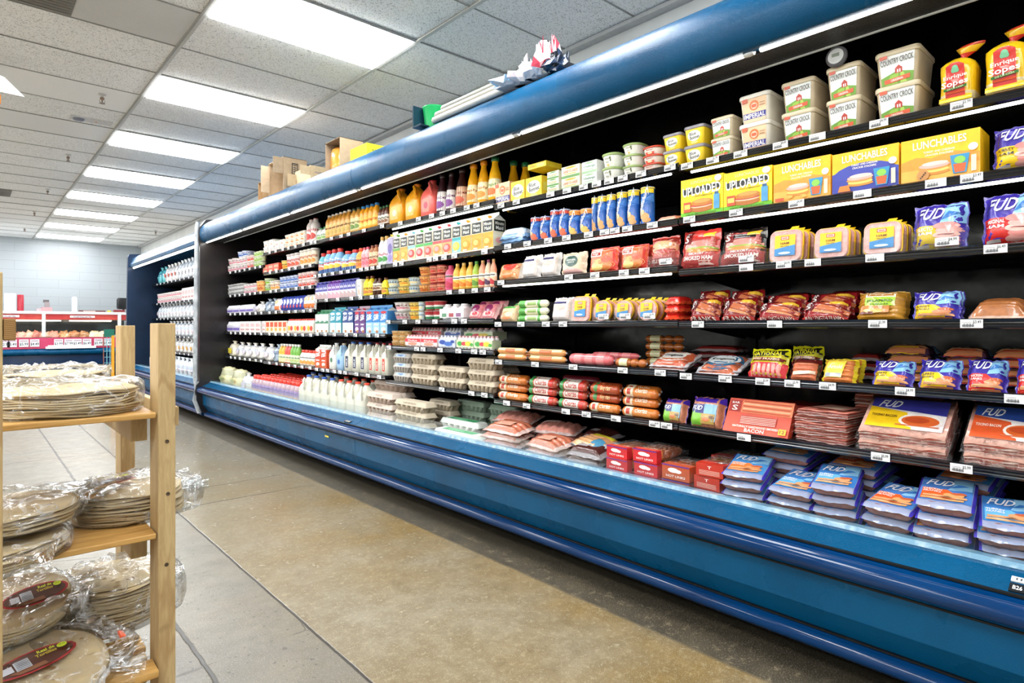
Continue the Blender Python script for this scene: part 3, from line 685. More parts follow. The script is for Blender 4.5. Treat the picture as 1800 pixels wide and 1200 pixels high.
# neighbouring rack at the left edge
nr = thing('wooden_rack', 'second timber rack, only one post and rail end in view at left', 'shelf rack', (0, 1.45, 0))
m = MB(); bbox(m, .0115, 1.45, 0, .0495, 1.539, Zat(478, dep(.05, 1.45))); o = m.build('post', 'wood', nr); o.matrix_parent_inverse = Matrix.Translation((0, -1.45, 0))
m = MB(); d_ = dep(.06, 1.47); bbox(m, .0505, 1.45, Zat(598, d_), .0685, 1.8, Zat(560, d_)); o = m.build('side_rail', 'wood_end', nr); o.matrix_parent_inverse = Matrix.Translation((0, -1.45, 0))
m = MB(); bbox(m, .0115, .9, 0, .0495, .989, Zat(478, d_)); o = m.build('post', 'wood', nr); o.matrix_parent_inverse = Matrix.Translation((0, -1.45, 0)); bpy.data.objects.remove(o)
# tortillas
def tortillas(name, label, x, y, z, R, h, seed, tilt=(0, 0, 0), bag_h=.02, sticker=None, tail=None, clip=False, sag=0):
    rr = random.Random(seed); t = thing(name, label, 'tortillas', (x, y, z), 0, 'bags of flour tortillas on the wooden rack'); t.rotation_euler = tilt
    n = max(4, int(h / .0048)); N = 40
    for k in range(n):
        z0 = .002 + h * k / n; th = h / n * .92; ox, oy = rr.uniform(-.006, .006), rr.uniform(-.006, .006); rad = R * rr.uniform(.955, 1.0); ph = rr.uniform(0, 6); g = rr.uniform(.9, 1.05)
        c = (.62 * g, .5 * g, .33 * g); rings = []
        for (rf, zf) in ((.97, 0), (1, .3), (1, .7), (.97, 1)):
            rings.append([(ox + rad * rf * cos(a) * 1.0, oy + rad * rf * sin(a), z0 + th * zf + .0022 * sin(3 * a + ph) + .0012 * sin(7 * a + 2 * ph) - sag * max(0, -sin(a)) ** 2 * (z0 + .02)) for a in [2 * pi * i / N for i in range(N)]])
        m = MB(); m.rings(rings, c, True)
        if k < n - 1: m.build('tortilla', 'bread', t)
    # toasted spots on the top tortilla
    for q in range(22):
        a, r = rr.uniform(0, 6.28), R * sqrt(rr.random()) * .85; s = rr.uniform(.002, .006)
        m.poly([(r * cos(a) + s * cos(b) * 1.4, r * sin(a) + s * sin(b), h + .0032) for b in [2 * pi * i / 8 for i in range(8)]], lin(rr.choice(['9a6c3c', '7a4c26', 'a87c4c'])))
    m.build('tortilla', 'bread', t)
    m = MB(); R2 = R * 1.04; hh = h + bag_h; NN = 56; rings = []
    prof = [(.6, -.0), (.99, .0), (1.02, .25), (1.02, .6), (1.0, .85), (.93, 1.0), (.75, 1.04), (.5, 1.02), (.25, 1.0), (.02, 1.0)]
    for (rf, zf) in prof:
        ring = []
        for i in range(NN):
            a = 2 * pi * i / NN; p = Vector((cos(a) * rf, sin(a) * rf, zf * .5)) * 3 + Vector((seed * 3.1, 0, 0))
            w = noise.noise(p * 1.6) * .5 + noise.noise(p * 4.1) * .28 + abs(noise.noise(p * 2.6)) * .3
            k = 1 + .06 * w * (1 if rf > .9 else .3)
            if tail is not None:
                da = abs((a - tail + pi) % (2 * pi) - pi); k += (.34 if rf > .9 else .1 * rf) * math.exp(-(da / .33) ** 2) * (1 - .3 * abs(zf - .5))
            ring.append((R2 * rf * k * cos(a), R2 * rf * k * sin(a), .001 + max(0, hh * zf * (1 + .12 * w) + (.012 * w if zf > .8 else 0))))
        rings.append(ring)
    m.rings(rings, (1, 1, 1), True); 
    # crimped loose edges of the bag
    for q in range(5):
        a = (tail if tail is not None else rr.uniform(0, 6.28)) + rr.uniform(-.7, .7); r0 = R * 1.0; L = rr.uniform(.03, .075)
        def fn(u, v, a=a, r0=r0, L=L, q=q):
            aa = a + (u - .5) * .55 * (1 - .3 * v); r = r0 + L * v
            return (r * cos(aa), r * sin(aa), .012 + hh * .55 + .014 * sin(u * 9 + q * 2) * (.3 + v) + .018 * v * sin(q + u * 4))
        m.grid(fn, 10, 5, (1, 1, 1))
    m.build('plastic_bag', 'clear_film', t)
    if sticker:
        sx, sy, sr, sw, shh = sticker; m = MB()
        def fs(u, v, o): a, b = (u - .5) * sw, (v - .5) * shh; return (sx + a * cos(sr) - b * sin(sr), sy + a * sin(sr) + b * cos(sr), hh + .004 + o)
        m.art([('e', .5, .5, .5, .5, '9c1f22'), ('e', .5, .5, .46, .43, '4a2412'), ('p', [(.2, .3), (.6, .3), (.62, .12), (.3, .12)], '7a4a28'), ('r', .14, .34, .27, .64, 'b9bcc4'), ('r', .29, .28, .46, .72, 'c2c6cc')] +
              [('r', .30, .31 + .07 * q, .45, .34 + .07 * q, '6a6f78') for q in range(6)] +
              [('e', .84, .6, .06, .11, 'b8c81c'), ('t', 'Real de', .66, .68, .2, .14, 'c2cc20'), ('t', 'Tortillas', .64, .5, .24, .13, 'b8a418'), ('t', '10 ct', .84, .6, .07, .07, '4a5a10')], fs, off=.001, step=.0006)
        m.build('oval_label', 'card', t)
    if clip:
        a = tail; m = MB(); m.box(-.006, -.013, -.003, .006, .013, .003, lin('e0561e')); m.build('bag_clip', 'gloss', t, loc=(R * 1.17 * cos(a), R * 1.17 * sin(a), .03 + hh * .4), rot=(0, .4, a))
    return t
def _bread(t):
    a = t.n('ShaderNodeAttribute', attribute_name='Col'); nz = t.noise(28, 4, .6)
    c = t.mix(t.ramp(nz, .35, .65), a.outputs['Color'], 'd3bd92'); c = t.mix(t.ramp(t.noise(70, 2), .7, .74, 0, .7), c, '8a5c30')
    return t.pbr(c, .7, bump=t.bump(nz, .3, .003))
mk('bread', _bread)
tortillas('tortilla_bag', 'bagged large tortillas lying flat on the top rack shelf, front', .188, 1.80, E - .2065, .142, .056, 1, bag_h=.016, tail=3.6)
tortillas('tortilla_bag', 'bagged tortillas with thin red stripe behind the front bag, top shelf', .185, 2.11, E - .2065, .12, .075, 2, bag_h=.016, tail=1.2)
tortillas('tortilla_bag', 'lower tortilla bag drooping over left end of second rack shelf', .02, 1.72, E - .4955, .155, .035, 3, bag_h=.008, tail=4.6)
tortillas('tortilla_bag', 'upper tortilla bag lying on the drooping bag, second rack shelf', .06, 1.775, E - .44, .14, .034, 4, bag_h=.016, tail=.2)
tortillas('tortilla_bag', 'tortilla bag with red oval label at right of second rack shelf', .318, 1.875, E - .4955, .128, .07, 5, bag_h=.014, sticker=(-.03, .01, .5, .11, .06), tail=-.3)
tortillas('tortilla_bag', 'dark lower bag of tortillas at left of third rack shelf', .03, 1.97, E - .811, .145, .075, 6, bag_h=.004)
tortillas('tortilla_bag', 'upper tortilla bag with oval label facing the aisle, third rack shelf', .085, 1.945, E - .715, .12, .035, 7, tilt=(.28, -.05, -.1), bag_h=.016, sticker=(.048, -.02, .2, .135, .08), tail=5.9)
tortillas('tortilla_bag', 'tall stack of bagged tortillas against right post of third shelf', .30, 2.0, E - .811, .13, .12, 8, tilt=(.0, 0, 0), bag_h=.012, tail=-.2)
tortillas('tortilla_bag', 'front tortilla bag with orange clip and oval label, lowest in view', .10, 1.735, E - .8115, .158, .035, 9, tilt=(.22, 0, -.15), bag_h=.012, sticker=(.012, .02, .38, .165, .075), tail=.25, clip=True)
# white plastic corner at the left edge
t = thing('hanging_sign', 'white curved plastic sheet corner hanging at the top left edge', 'plastic sheet', (0, 0, 0))
m = MB()
def fsig(u, v):
    x = -.32 + .402 * u; zt = .433 + .12 * sqrt(max(0, 1 - u)); zb = .43 + .05 * (1 - u)
    return (x, 1.45 + .05 * sin(u * 3) + .01 * v, E + zb + (zt - zb) * v)
m.grid(fsig, 14, 6, (.8, .81, .82)); m.build('sheet', 'gloss', t)
m = MB(); m.tube([(-.2, 1.46, E + .49), (-.2, 1.46, H)], .0015, (.7, .7, .7), 5); m.tube([(-.1, 1.48, E + .46), (-.1, 1.48, H)], .0015, (.7, .7, .7), 5); m.build('cord', 'gloss', t)
m = MB(); m.box(-.05, 1.44, E + .404, .0465, 1.445, E + .42, lin('e8891c')); m.build('orange_tab', 'gloss', t)
# ================================================================ package shapes (origin: front bottom centre, front faces -y, depth +y)
def K_tub(w, h, d, P):
    body, lidc = lin(P['c']), lin(P['lid']); tp = P.get('taper', .86); r = P.get('r', .14) * w
    m = MB(); hb = h * .88
    m.rings([rrect(w * s, d * s, r, z, 4, 0, d / 2) for z, s in ((0, tp - .03), (.004, tp), (hb * .5, (tp + .97) / 2), (hb, .97))], body, True)
    def fn(u, v, o):
        z = (.02 + .96 * v) * hb; s = tp + (.97 - tp) * z / hb; return ((u - .5) * (w * s - 1.2 * r), d / 2 - d * s / 2 - o, z)
    m.art(P['art'], fn)
    l = MB(); l.rings([rrect(w * s, d * s, r, z, 4, 0, d / 2) for z, s in ((hb - .006, 1.0), (hb - .003, 1.02), (h - .006, 1.02), (h - .003, 1.0), (h - .001, .93), (h - .004, .9))], lidc, True)
    return [('tub', m, 'gloss'), ('lid', l, 'gloss')]
def K_box(w, h, d, P):
    m = MB(); c = lin(P['c']); b = .0015
    m.box(-w / 2, 0, 0, w / 2, d, h, c, top=lin(P.get('top', P['c'])))
    m.art(P['art'], lambda u, v, o: ((u - .5) * w, -o, v * h))
    if 'side' in P: m.art(P['side'], lambda u, v, o: (w / 2 + o, u * d, v * h))
    if 'topart' in P: m.art(P['topart'], lambda u, v, o: ((u - .5) * w, v * d, h + o))
    if 'flap' in P: m.poly([(w / 2, .004, h + .0004), (w / 2, d - .004, h + .0004), (w / 2 - .012, d - .004, h + .012), (w / 2 - .012, .004, h + .012)], lin(P['flap']))
    return [('carton', m, 'card')]
def env(u, v, p=6): return max(0., (1 - abs(2 * u - 1) ** p) * (1 - abs(2 * v - 1) ** p)) ** .6
def K_pack(w, h, d, P):
    """film pack: sealed flat edges round a bulging middle; 'ribs' are the sausages showing through"""
    t = P.get('t', .035); m = MB(); base = lin(P['c']); seal = lin(P.get('seal', P['c'])); mg = P.get('mg', .07); sd = P.get('seed', 1)
    ribs = P.get('ribs'); box = P.get('ribbox', (mg, mg, 1 - mg, 1 - mg)); rc = lin(P.get('ribcol', 'c06a40'))
    def E0(u, v): return env((u - mg) / (1 - 2 * mg), (v - mg) / (1 - 2 * mg)) if mg < u < 1 - mg and mg < v < 1 - mg else 0
    def rib(u, v):
        if not ribs: return 0
        if not (box[0] <= u <= box[2] and box[1] <= v <= box[3]): return 0
        q = ((u - box[0]) / (box[2] - box[0]) if ribs[1] == 'v' else (v - box[1]) / (box[3] - box[1])) * ribs[0]
        return (1 - abs(sin(pi * q)) ** .6) * .42
    def edge(u, v, o):
        wx = .002 * sin(v * 17 + sd) + .0015 * sin(v * 41 + sd * 2); wz = .002 * sin(u * 13 + sd * 3) + .0015 * sin(u * 37 + sd)
        ew = P.get('ew', 1); return ((u - .5) * w + wx * ew * (abs(2 * u - 1) ** 3), v * h + wz * ew * (abs(2 * v - 1) ** 3) * (1 if v > .5 else .2))
    def fr(u, v, o=0, rb=True):
        e = E0(u, v); x, z = edge(u, v, o)
        return (x, t * (1 - e * (1 - (rib(u, v) if rb else 0))) - t * .12 + .002 * sin(u * 23 + v * 19 + sd) * (1 if not e else .3) - o, max(z, 0))
    def col(u, v):
        if E0(u, v) == 0: return seal
        if ribs and box[0] <= u <= box[2] and box[1] <= v <= box[3]: return rc
        return base
    nu, nv = P.get('n', (22, 22))
    if ribs: nu, nv = (max(nu, ribs[0] * 6), 12) if ribs[1] == 'v' else (12, max(nv, ribs[0] * 6))
    m.grid(fr, nu, nv, col)
    m.grid(lambda u, v: (lambda a: (a[0], t * (1 + .25 * E0(1 - u, v)) - t * .12 + .002, max(a[1], 0)))(edge(1 - u, v, 0)), 10, 10, lin(P.get('back', P.get('seal', P['c']))))
    out = [('pouch' if P.get('flexi', 1) else 'pack', m, 'flesh' if ribs and P.get('meat') else 'film')]
    l = MB(); l.art(P['art'], lambda u, v, o: fr(u, v, o, False), sub=10, off=.0012, step=.0004)
    out.append(('printed_label', l, 'film')); return out
def K_lathe(w, h, d, P):
    """bottle or cup turned about its axis; prof in units of radius and height; segments carry their colours"""
    R = w / 2; m = MB(); prof = [(r * R, z * h) for r, z in P['prof']]; cs = [lin(P['c'])] * (len(prof) - 1)
    m.lathe(prof, lin(P['c']), P.get('n', 18), 0, R, 0, cs=cs)
    def rad(z):
        for (r0, z0), (r1, z1) in zip(prof, prof[1:]):
            if z0 <= z <= z1 and z1 > z0: return r0 + (r1 - r0) * (z - z0) / (z1 - z0)
        return prof[-1][0]
    out = [('bottle' if P.get('bottle', 1) else 'cup', m, P.get('mat', 'gloss'))]
    if P.get('art'):
        b0, b1 = P.get('band', (.15, .6)); sp = P.get('span', 1.25) * pi
        l = MB(); 
        def fn(u, v, o): a = (u - .5) * sp; z = (b0 + (b1 - b0) * v) * h; r = rad(z) + o; return (r * sin(a), R - r * cos(a), z)
        l.art(P['art'], fn, sub=10, off=.0005, step=.0004); out.append(('printed_label', l, 'card'))
    if P.get('cap'):
        c = MB(); cc, r0, z0, z1 = P['cap']; c.lathe([(r0 * R * .96, z0 * h), (r0 * R, z0 * h + .001), (r0 * R, z1 * h - .002), (r0 * R * .85, z1 * h)], lin(cc), 16, 0, R); out.append((P.get('capname', 'cap'), c, 'gloss'))
    return out
def K_gable(w, h, d, P):
    m = MB(); c = lin(P['c']); hb = h * .80; hf = h * .93
    m.box(-w / 2, 0, 0, w / 2, d, hb, c, front=c)
    tc = lin(P.get('top', P['c'])); y2 = d * .5
    m.poly([(-w / 2, 0, hb), (w / 2, 0, hb), (w / 2, y2 - .002, hf), (-w / 2, y2 - .002, hf)], tc)
    m.poly([(w / 2, d, hb), (-w / 2, d, hb), (-w / 2, y2 + .002, hf), (w / 2, y2 + .002, hf)], tc)
    m.poly([(w / 2, 0, hb), (w / 2, d, hb), (w / 2 * .94, y2, hf)], lin('e4e4e0')); m.poly([(-w / 2, d, hb), (-w / 2, 0, hb), (-w / 2 * .94, y2, hf)], lin('e4e4e0'))
    m.box(-w / 2, y2 - .002, hf - .001, w / 2, y2 + .002, h, tc)
    m.art(P['art'], lambda u, v, o: ((u - .5) * w, -o, v * hb))
    if 'side' in P: m.art(P['side'], lambda u, v, o: (w / 2 + o, u * d, v * hb))
    k = MB(); k.lathe([(.013, 0), (.0135, .012), (.012, .014)], lin(P.get('cap', 'e8e8e8')), 14); k.v = [(x, y * .8 + d * .22 - z * .55, z * .8 + hb + (hf - hb) * .45) for x, y, z in k.v]
    return [('carton', m, 'card'), ('cap', k, 'gloss')]
def K_jug(w, h, d, P):
    m = MB(); c = lin(P['c']); R = []
    for z, s, rr in ((0, .9, .2), (.02, .97, .22), (.3, 1, .22), (.55, 1, .22), (.66, .92, .3), (.78, .66, .4), (.88, .36, .49), (.93, .26, .49), (.965, .26, .49)):
        R.append(rrect(w * s, d * s, rr * min(w, d) * s, z * h, 4, 0, d / 2))
    m.rings(R, c, True)
    hd = MB(); hd.tube([(w * .12, d * .16, h * .90), (w * .3, d * .03, h * .84), (w * .38, d * .0, h * .72), (w * .4, d * .03, h * .6), (w * .34, d * .1, h * .52)], w * .075, c, 8)
    out = [('jug', m, P.get('mat', 'gloss')), ('handle', hd, P.get('mat', 'gloss'))]
    if P.get('art'):
        l = MB(); l.art(P['art'], lambda u, v, o: ((u - .5) * w * .62, -o, (.08 + .46 * v) * h), off=.001); out.append(('printed_label', l, 'card'))
    cp = MB(); cp.lathe([(w * .15, h * .945), (w * .155, h * .95), (w * .155, h * .99), (w * .14, h)], lin(P['cap']), 16, 0, d / 2); out.append(('cap', cp, 'gloss'))
    return out
def K_roll(w, h, d, P):
    """sausage chub lying along the shelf: crimped ends with clips"""
    m = MB(); R = h / 2; n = 16; rings = []; c = lin(P['c']); sg = P.get('links', 0)
    xs = [(-.5, .12), (-.485, .3), (-.465, .72), (-.43, .95), (-.38, 1)] + [(-.3 + .06 * k, 1) for k in range(11)] + [(.38, 1), (.43, .95), (.465, .72), (.485, .3), (.5, .12)]
    if sg: xs = [(-.5 + k / (sg * 6), .35 + .65 * abs(sin(pi * k / 6)) ** .4) for k in range(sg * 6 + 1)]
    for x, f in xs: rings.append([(x * w, R + R * f * -cos(2 * pi * i / n), R + R * f * sin(2 * pi * i / n)) for i in range(n)])
    m.rings(rings, c, True)
    def fn(u, v, o): a = (v - .5) * pi * .95 + .25; x = (u - .5) * w * .84; rr = R + o; return (x, R - rr * cos(a), R + rr * sin(a))
    l = MB(); l.art(P['art'], fn, sub=8, off=.0006)
    k = MB()
    for s in (-1, 1): k.box(s * w * .5 - .002, R - .004, R - .004, s * w * .5 + .002, R + .004, R + .004, lin('b8b8b8'))
    return [('casing', m, 'film'), ('printed_label', l, 'film'), ('clip', k, 'gloss')]
def K_egg(w, h, d, P):
    c = lin(P['c']); n = 6; b = MB(); R = []
    def loop(z, s, am):
        L = []
        pts = rrect(w * s, d * s, .012, z, 2, 0, d / 2); N = 192
        for i in range(N):
            t = i / N * 4; side = int(t); q = t - side
            if side == 0: x, y = -.5 + q, -.5; k = q * 6
            elif side == 1: x, y = .5, -.5 + q; k = q * 2
            elif side == 2: x, y = .5 - q, .5; k = q * 6
            else: x, y = -.5, .5 - q; k = q * 2
            bulge = abs(sin(pi * k)) ** 1.0 * am * 1.7; nx, ny = (0, -1) if side == 0 else (1, 0) if side == 1 else (0, 1) if side == 2 else (-1, 0)
            L.append((x * w * s + nx * (bulge - am), d / 2 + y * d * s + ny * (bulge - am), z))
        return L
    hb = h * .56
    c0 = c; c = tuple(q * .8 for q in c)
    b.rings([loop(.001, .84, .012), (loop(hb * .5, .9, .012)), loop(hb * .86, .965, .006), loop(hb * .88, 1.0, 0), loop(hb, 1.0, 0)], c, True)
    l = MB(); l.rings([rrect(w * s, d * s2, .012, z, 3, 0, d / 2) for z, s, s2 in ((hb, 1.0, 1.0), (hb + .002, .985, .97), (h * .93, .93, .82), (h * .99, .9, .76), (h, .87, .7))], lin(P.get('lid', P['c'])), True)
    for k in range(3): l.box(-w * .32 + k * w * .27, d * .0 + .003, hb + .0, -w * .32 + k * w * .27 + w * .1, d * .06, hb + h * .1, lin(P.get('lid', P['c'])))
    if P.get('art'): 
        s0 = .06; l.art(P['art'], lambda u, v, o: ((u - .5) * w * .86, d * .13 + v * d * .72, h + o) if P.get('toplab') else ((u - .5) * w * .8, d * (.02 + .075 * v) - o, hb + (.1 + .8 * v) * (h - hb)), off=.001)
    return [('egg_tray', b, 'pulp'), ('carton_lid', l, 'pulp')]
def K_bag(w, h, d, P):
    """soft crumpled bag with a gathered top"""
    m = MB(); sd = P.get('seed', 1) * 7.3; c = lin(P['c']); c2 = lin(P.get('c2', P['c'])); R = []; n = 20
    prof = [(.55, 0), (.92, .03), (1, .2), (1, .45), (.9, .65), (.6, .8), (.25, .88), (.3, .95), (.42, 1.0)] if P.get('tie') else [(.6, 0), (.95, .06), (1, .3), (.96, .6), (.8, .85), (.5, .97), (.1, 1.0)]
    cs = []
    for k, (r, z) in enumerate(prof):
        L = []
        for i in range(n):
            a = 2 * pi * i / n; p = Vector((cos(a) * r, sin(a) * r, z * 1.5)); q = 1 + .2 * noise.noise(p * 2 + Vector((sd, 0, 0))) + .14 * noise.noise(p * 5 + Vector((0, sd, 0)))
            L.append((w * .48 * r * q * cos(a), d / 2 + d * .48 * r * q * sin(a), h * z * (1 + (.12 * noise.noise(p * 3 + Vector((0, 0, sd))) if 0 < z else 0))))
        R.append(L); cs.append(c if noise.noise(Vector((sd, k * .7, 0))) < .12 else c2)
    m.rings(R, c, True, cs=cs)
    out = [('bag', m, P.get('mat', 'film'))]
    if P.get('art'):
        l = MB(); l.art(P['art'], lambda u, v, o: ((u - .5) * w * .6, d * .02 - o - .006 * (1 - (2 * u - 1) ** 2), h * (.15 + .5 * v)), sub=6, off=.004); out.append(('printed_label', l, 'film'))
    return out
def K_multi(w, h, d, P):
    """shrink-wrapped row of little drink bottles"""
    n = P.get('k', 4); r = w / n / 2 * .96; s = MB(); a = MB(); c = MB(); out = []
    a.lathe([(r * .8, 0), (r, .006), (r, h * .45), (r * .82, h * .55), (r, h * .68), (r * .9, h * .8), (r * .5, h * .9)], lin(P['c']), 10)
    c.lathe([(r * .55, h * .89), (r * .58, h * .98), (r * .5, h)], lin(P['cap']), 10)
    for j in range(P.get('deep', 2)):
        for i in range(n):
            at = (-w / 2 + w / n * (i + .5), r + j * 2.1 * r, 0); out += [('bottle', a, 'gloss', at), ('cap', c, 'gloss', at)]
    s.box(-w / 2, -.001, h * .12, w / 2, 2.1 * r * P.get('deep', 2), h * .7, lin(P.get('sleeve', P['c'])))
    s.art(P['art'], lambda u, v, o: ((u - .5) * w, -.001 - o, h * (.12 + .58 * v)))
    return out + [('sleeve', s, 'film')]
def K_ham(w, h, d, P):
    """lunch-meat tub seen from its clear front, yellow flanged tray behind"""
    rd = P.get('round', 0); sh_ = .5 if rd else .2; r = sh_ * w; hh = w if rd else h; t = .03
    def loop(s, y, r_=None): return [(x, y, hh / 2 + z) for x, z, _ in rrect(w * s, hh * s, r * s, 0, 6)]
    m = MB(); m.rings([loop(.86, .004), loop(.93, .001), loop(.95, .012), loop(.93, t)], lin('e4a8a0'), True)
    f = MB(); f.rings([loop(1.0, .014), loop(1.02, .0155), loop(1.02, .019), loop(.98, .02), loop(.9, t + .012), loop(.84, t + .016)], lin('f0c010'), True)
    f.poly([(w * .30, .018, hh * 1.0), (w * .05, .018, hh * .99), (w * .12, .022, hh * 1.1), (w * .34, .022, hh * 1.1)], lin('f0c010'))
    l = MB(); l.art(P['art'], lambda u, v, o: ((u - .5) * w * .62, -o, hh * (.2 + .62 * v)), off=.001)
    return [('meat', m, 'flesh'), ('tray', f, 'gloss'), ('printed_label', l, 'card')]
def K_link(w, h, d, P):
    """lying sausage bag in a red card sleeve"""
    a = MB(); k = max(3, int(w / .022)); r = w / k / 2 * 1.0
    a.rings([[(r * f * cos(q), y, h * .5 + h * .42 * f * sin(q)) for q in [2 * pi * j / 10 for j in range(10)]] for y, f in ((.006, .4), (.012, .85), (.04, 1), (d * .5, 1), (d - .03, 1), (d - .008, .6), (d, .3))], lin(P.get('ribcol', 'c4682c')), True)
    s = MB(); s.rings([[(x, y, z) for x, z in ((-w / 2, .0), (w / 2, .0), (w / 2, h), (-w / 2, h))] for y in (-.001, d * P.get('slv', .2))], lin(P['c']), False)
    s.art(P['art'], lambda u, v, o: ((u - .5) * w, -.001 - o, v * h)); 
    s.art(P.get('topart', []), lambda u, v, o: ((u - .5) * w, v * d * P.get('slv', .2), h + o))
    b = MB(); b.rings([[(x * 1.04, y, z) for x, y, z in [(xx, yy, zz) for xx, yy, zz in ((-w / 2, yv, .001), (w / 2, yv, .001), (w / 2 + .003, yv, h * .5), (w / 2 - .004, yv, h * ff), (-w / 2 + .004, yv, h * ff), (-w / 2 - .003, yv, h * .5))]] for yv, ff in ((d * .2, 1.02), (d * .5, 1.08), (d * .85, 1.05), (d * 1.02, .7), (d * 1.15, .5))], (1, 1, 1), True)
    return [('sausage', a, 'flesh', (-w / 2 + w / k * (i + .5), 0, 0)) for i in range(k)] + [('card_sleeve', s, 'card'), ('clear_bag', b, 'thin_film')]
def K_stackmeat(w, h, d, P):
    """vacuum pack of bacon slices, lying: layered slices, printed insert on top"""
    m = MB(); n = P.get('layers', 4); rr = random.Random(P.get('seed', 1))
    for k in range(n):
        z0 = h * k / n; 
        R = []
        for j in range(13):
            x = -w / 2 + w * j / 12; off_ = rr.uniform(-.004, .004); e = .004 * sin(j * 1.3 + k)
            R.append([(x, off_ + .002, z0 + .002 + e * .3), (x, d * .5, z0 + .001), (x, d, z0), (x, d, z0 + h / n * .9), (x, d * .5, z0 + h / n * .97), (x, off_, z0 + h / n * .9 + e * .3)])
        cc = lin(['f0d0c4', 'c05a48', 'e8b4a4', 'a8402f', 'f4e0d8', 'd07a66'][(k + (k > 3)) % 6])
        m.rings(R, cc, True)
    b = MB()
    def fb(u, v): e = env(u, v, 6); return ((u - .5) * w * 1.12, (v - .06) * d * 1.12, h * .25 + h * .8 * e + .003 * sin(u * 31) * sin(v * 23))
    b.grid(fb, 16, 12, (1, 1, 1))
    l = MB(); l.art(P['art'], lambda u, v, o: ((u - .5) * w * .9, d * (.04 + .9 * v), h + .004 + o), off=.001, step=.0004)
    return [('meat_slices', m, 'flesh'), ('printed_insert', l, 'card'), ('clear_film', b, 'thin_film')]
def K_flat(w, h, d, P):
    """flat packet lying on its back: a slab of sausages, pale sealed film edge, label on the top face"""
    m = MB(); n = max(4, int(d / .024)); c = lin(P['c']); sd = P.get('seed', 1)
    def prof(y, up):   # height across the packet
        q = y / d * n; b = .78 + .22 * abs(sin(pi * q)) ** .5; e = min(1, min(y, d - y) / .008 + .0) ** .5 if 0 < y < d else 0
        return h * .5 + (h * .46 * b * e if up else -h * .46 * b * e)
    R = []
    for i in range(15):
        x = -1 + 2 * i / 14; f = max(0.05, (1 - abs(x) ** 8)) ** .5; ring = []
        ys = [d * k / (n * 4) for k in range(n * 4 + 1)]
        ring = [(x * w * .47, y, h * .5 + (prof(y, 1) - h * .5) * f) for y in ys] + [(x * w * .47, y, h * .5 + (prof(y, 0) - h * .5) * f) for y in reversed(ys[1:-1])]
        R.append([(a + .003 * sin(b * 30 + sd), b, z) for a, b, z in ring])
    m.rings(R, c, True)
    f = MB()
    def fl(u, v):
        x = (u - .5) * w * 1.06; y = -.007 + v * (d + .02); e = max(abs(2 * u - 1) ** 10, abs(2 * v - 1) ** 10)
        return (x, y + .002 * sin(u * 25 + sd), h * .72 + .002 * sin(u * 9 + v * 7 + sd) * e + h * .26 * (1 - max(abs(2 * u - 1) ** 14, abs(2 * v - 1) ** 14)))
    sc = lin(P['seal']); pc = lin(P.get('corner', '3c34a0'))
    f.grid(fl, 20, 16, lambda u, v: pc if (u < .07 or u > .93) else sc)
    l = MB(); l.art(P['art'], lambda u, v, o: (lambda a: (a[0], a[1], a[2] + o))(fl(.06 + .88 * u, .13 + .82 * v)), sub=10, off=.0012)
    return [('sausage_layer', m, 'flesh'), ('film_seal', f, 'film'), ('printed_label', l, 'film')]
KIND = {k[2:]: v for k, v in list(globals().items()) if k.startswith('K_')}
# ================================================================ printed designs (0..1 on each face)
def T(*a): return ('t', *a)
def field(g1='6a9c2c', g2='8cb83a'): return [('p', [(0, 0), (1, 0), (1, .3), (.5, .42), (0, .26)], g1), ('p', [(.1, 0), (.5, 0), (.55, .36), (.3, .3)], g2), ('p', [(.6, 0), (.8, 0), (.7, .34), (.6, .36)], 'a8c850')]
def a_cc(): return [('r', 0, 0, 1, 1, 'eef3f2'), ('r', 0, .28, .5, .6, 'dceaf4')] + field() + [('p', [(.44, .34), (.66, .34), (.66, .5), (.55, .6), (.44, .5)], 'b83424'), ('r', .5, .36, .54, .46, 'f0e4dc'), ('r', .57, .36, .61, .46, 'f0e4dc'), ('p', [(.1, .04), (.9, .1), (.9, .24), (.1, .18)], 'd8562a'),
    T('ORIGINAL', .5, .14, .4, .08, 'f6eadf', .08), T('COUNTRY CROCK', .5, .76, .95, .19, '55504c', .05), ('p', [(.02, .86), (.24, .88), (.24, 1), (.02, .98)], 'd05a3c')]
def a_imp(): return [('r', 0, 0, 1, 1, 'f3c9a0'), ('r', 0, .14, 1, .38, '2c2f8c'), T('IMPERIAL', .5, .26, .94, .19, 'f4f2f0'), ('r', 0, 0, 1, .14, 'ecc8a6'), ('e', .5, .66, .2, .2, 'e07a3c'), ('e', .5, .64, .13, .13, 'f3d4b8'), ('e', .46, .64, .07, .07, 'd8643c'), ('e', .54, .64, .07, .07, 'd8643c'), ('r', .74, .6, .96, .64, 'b0845c'), ('r', .74, .7, .96, .73, 'b0845c'), ('p', [(.02, .8), (.24, .82), (.24, .98), (.02, .96)], 'd8603c')]
def a_bb(k=1): return [('e', .5, .52, .42, .32, 'f4f2e4'), T('Blue', .42, .64, .42, .2, '2a3140', .08), T('Bonnet', .54, .42, .64, .2, '2a3140', .08), ('e', .5, .12, .26, .08, 'f8e07c')]
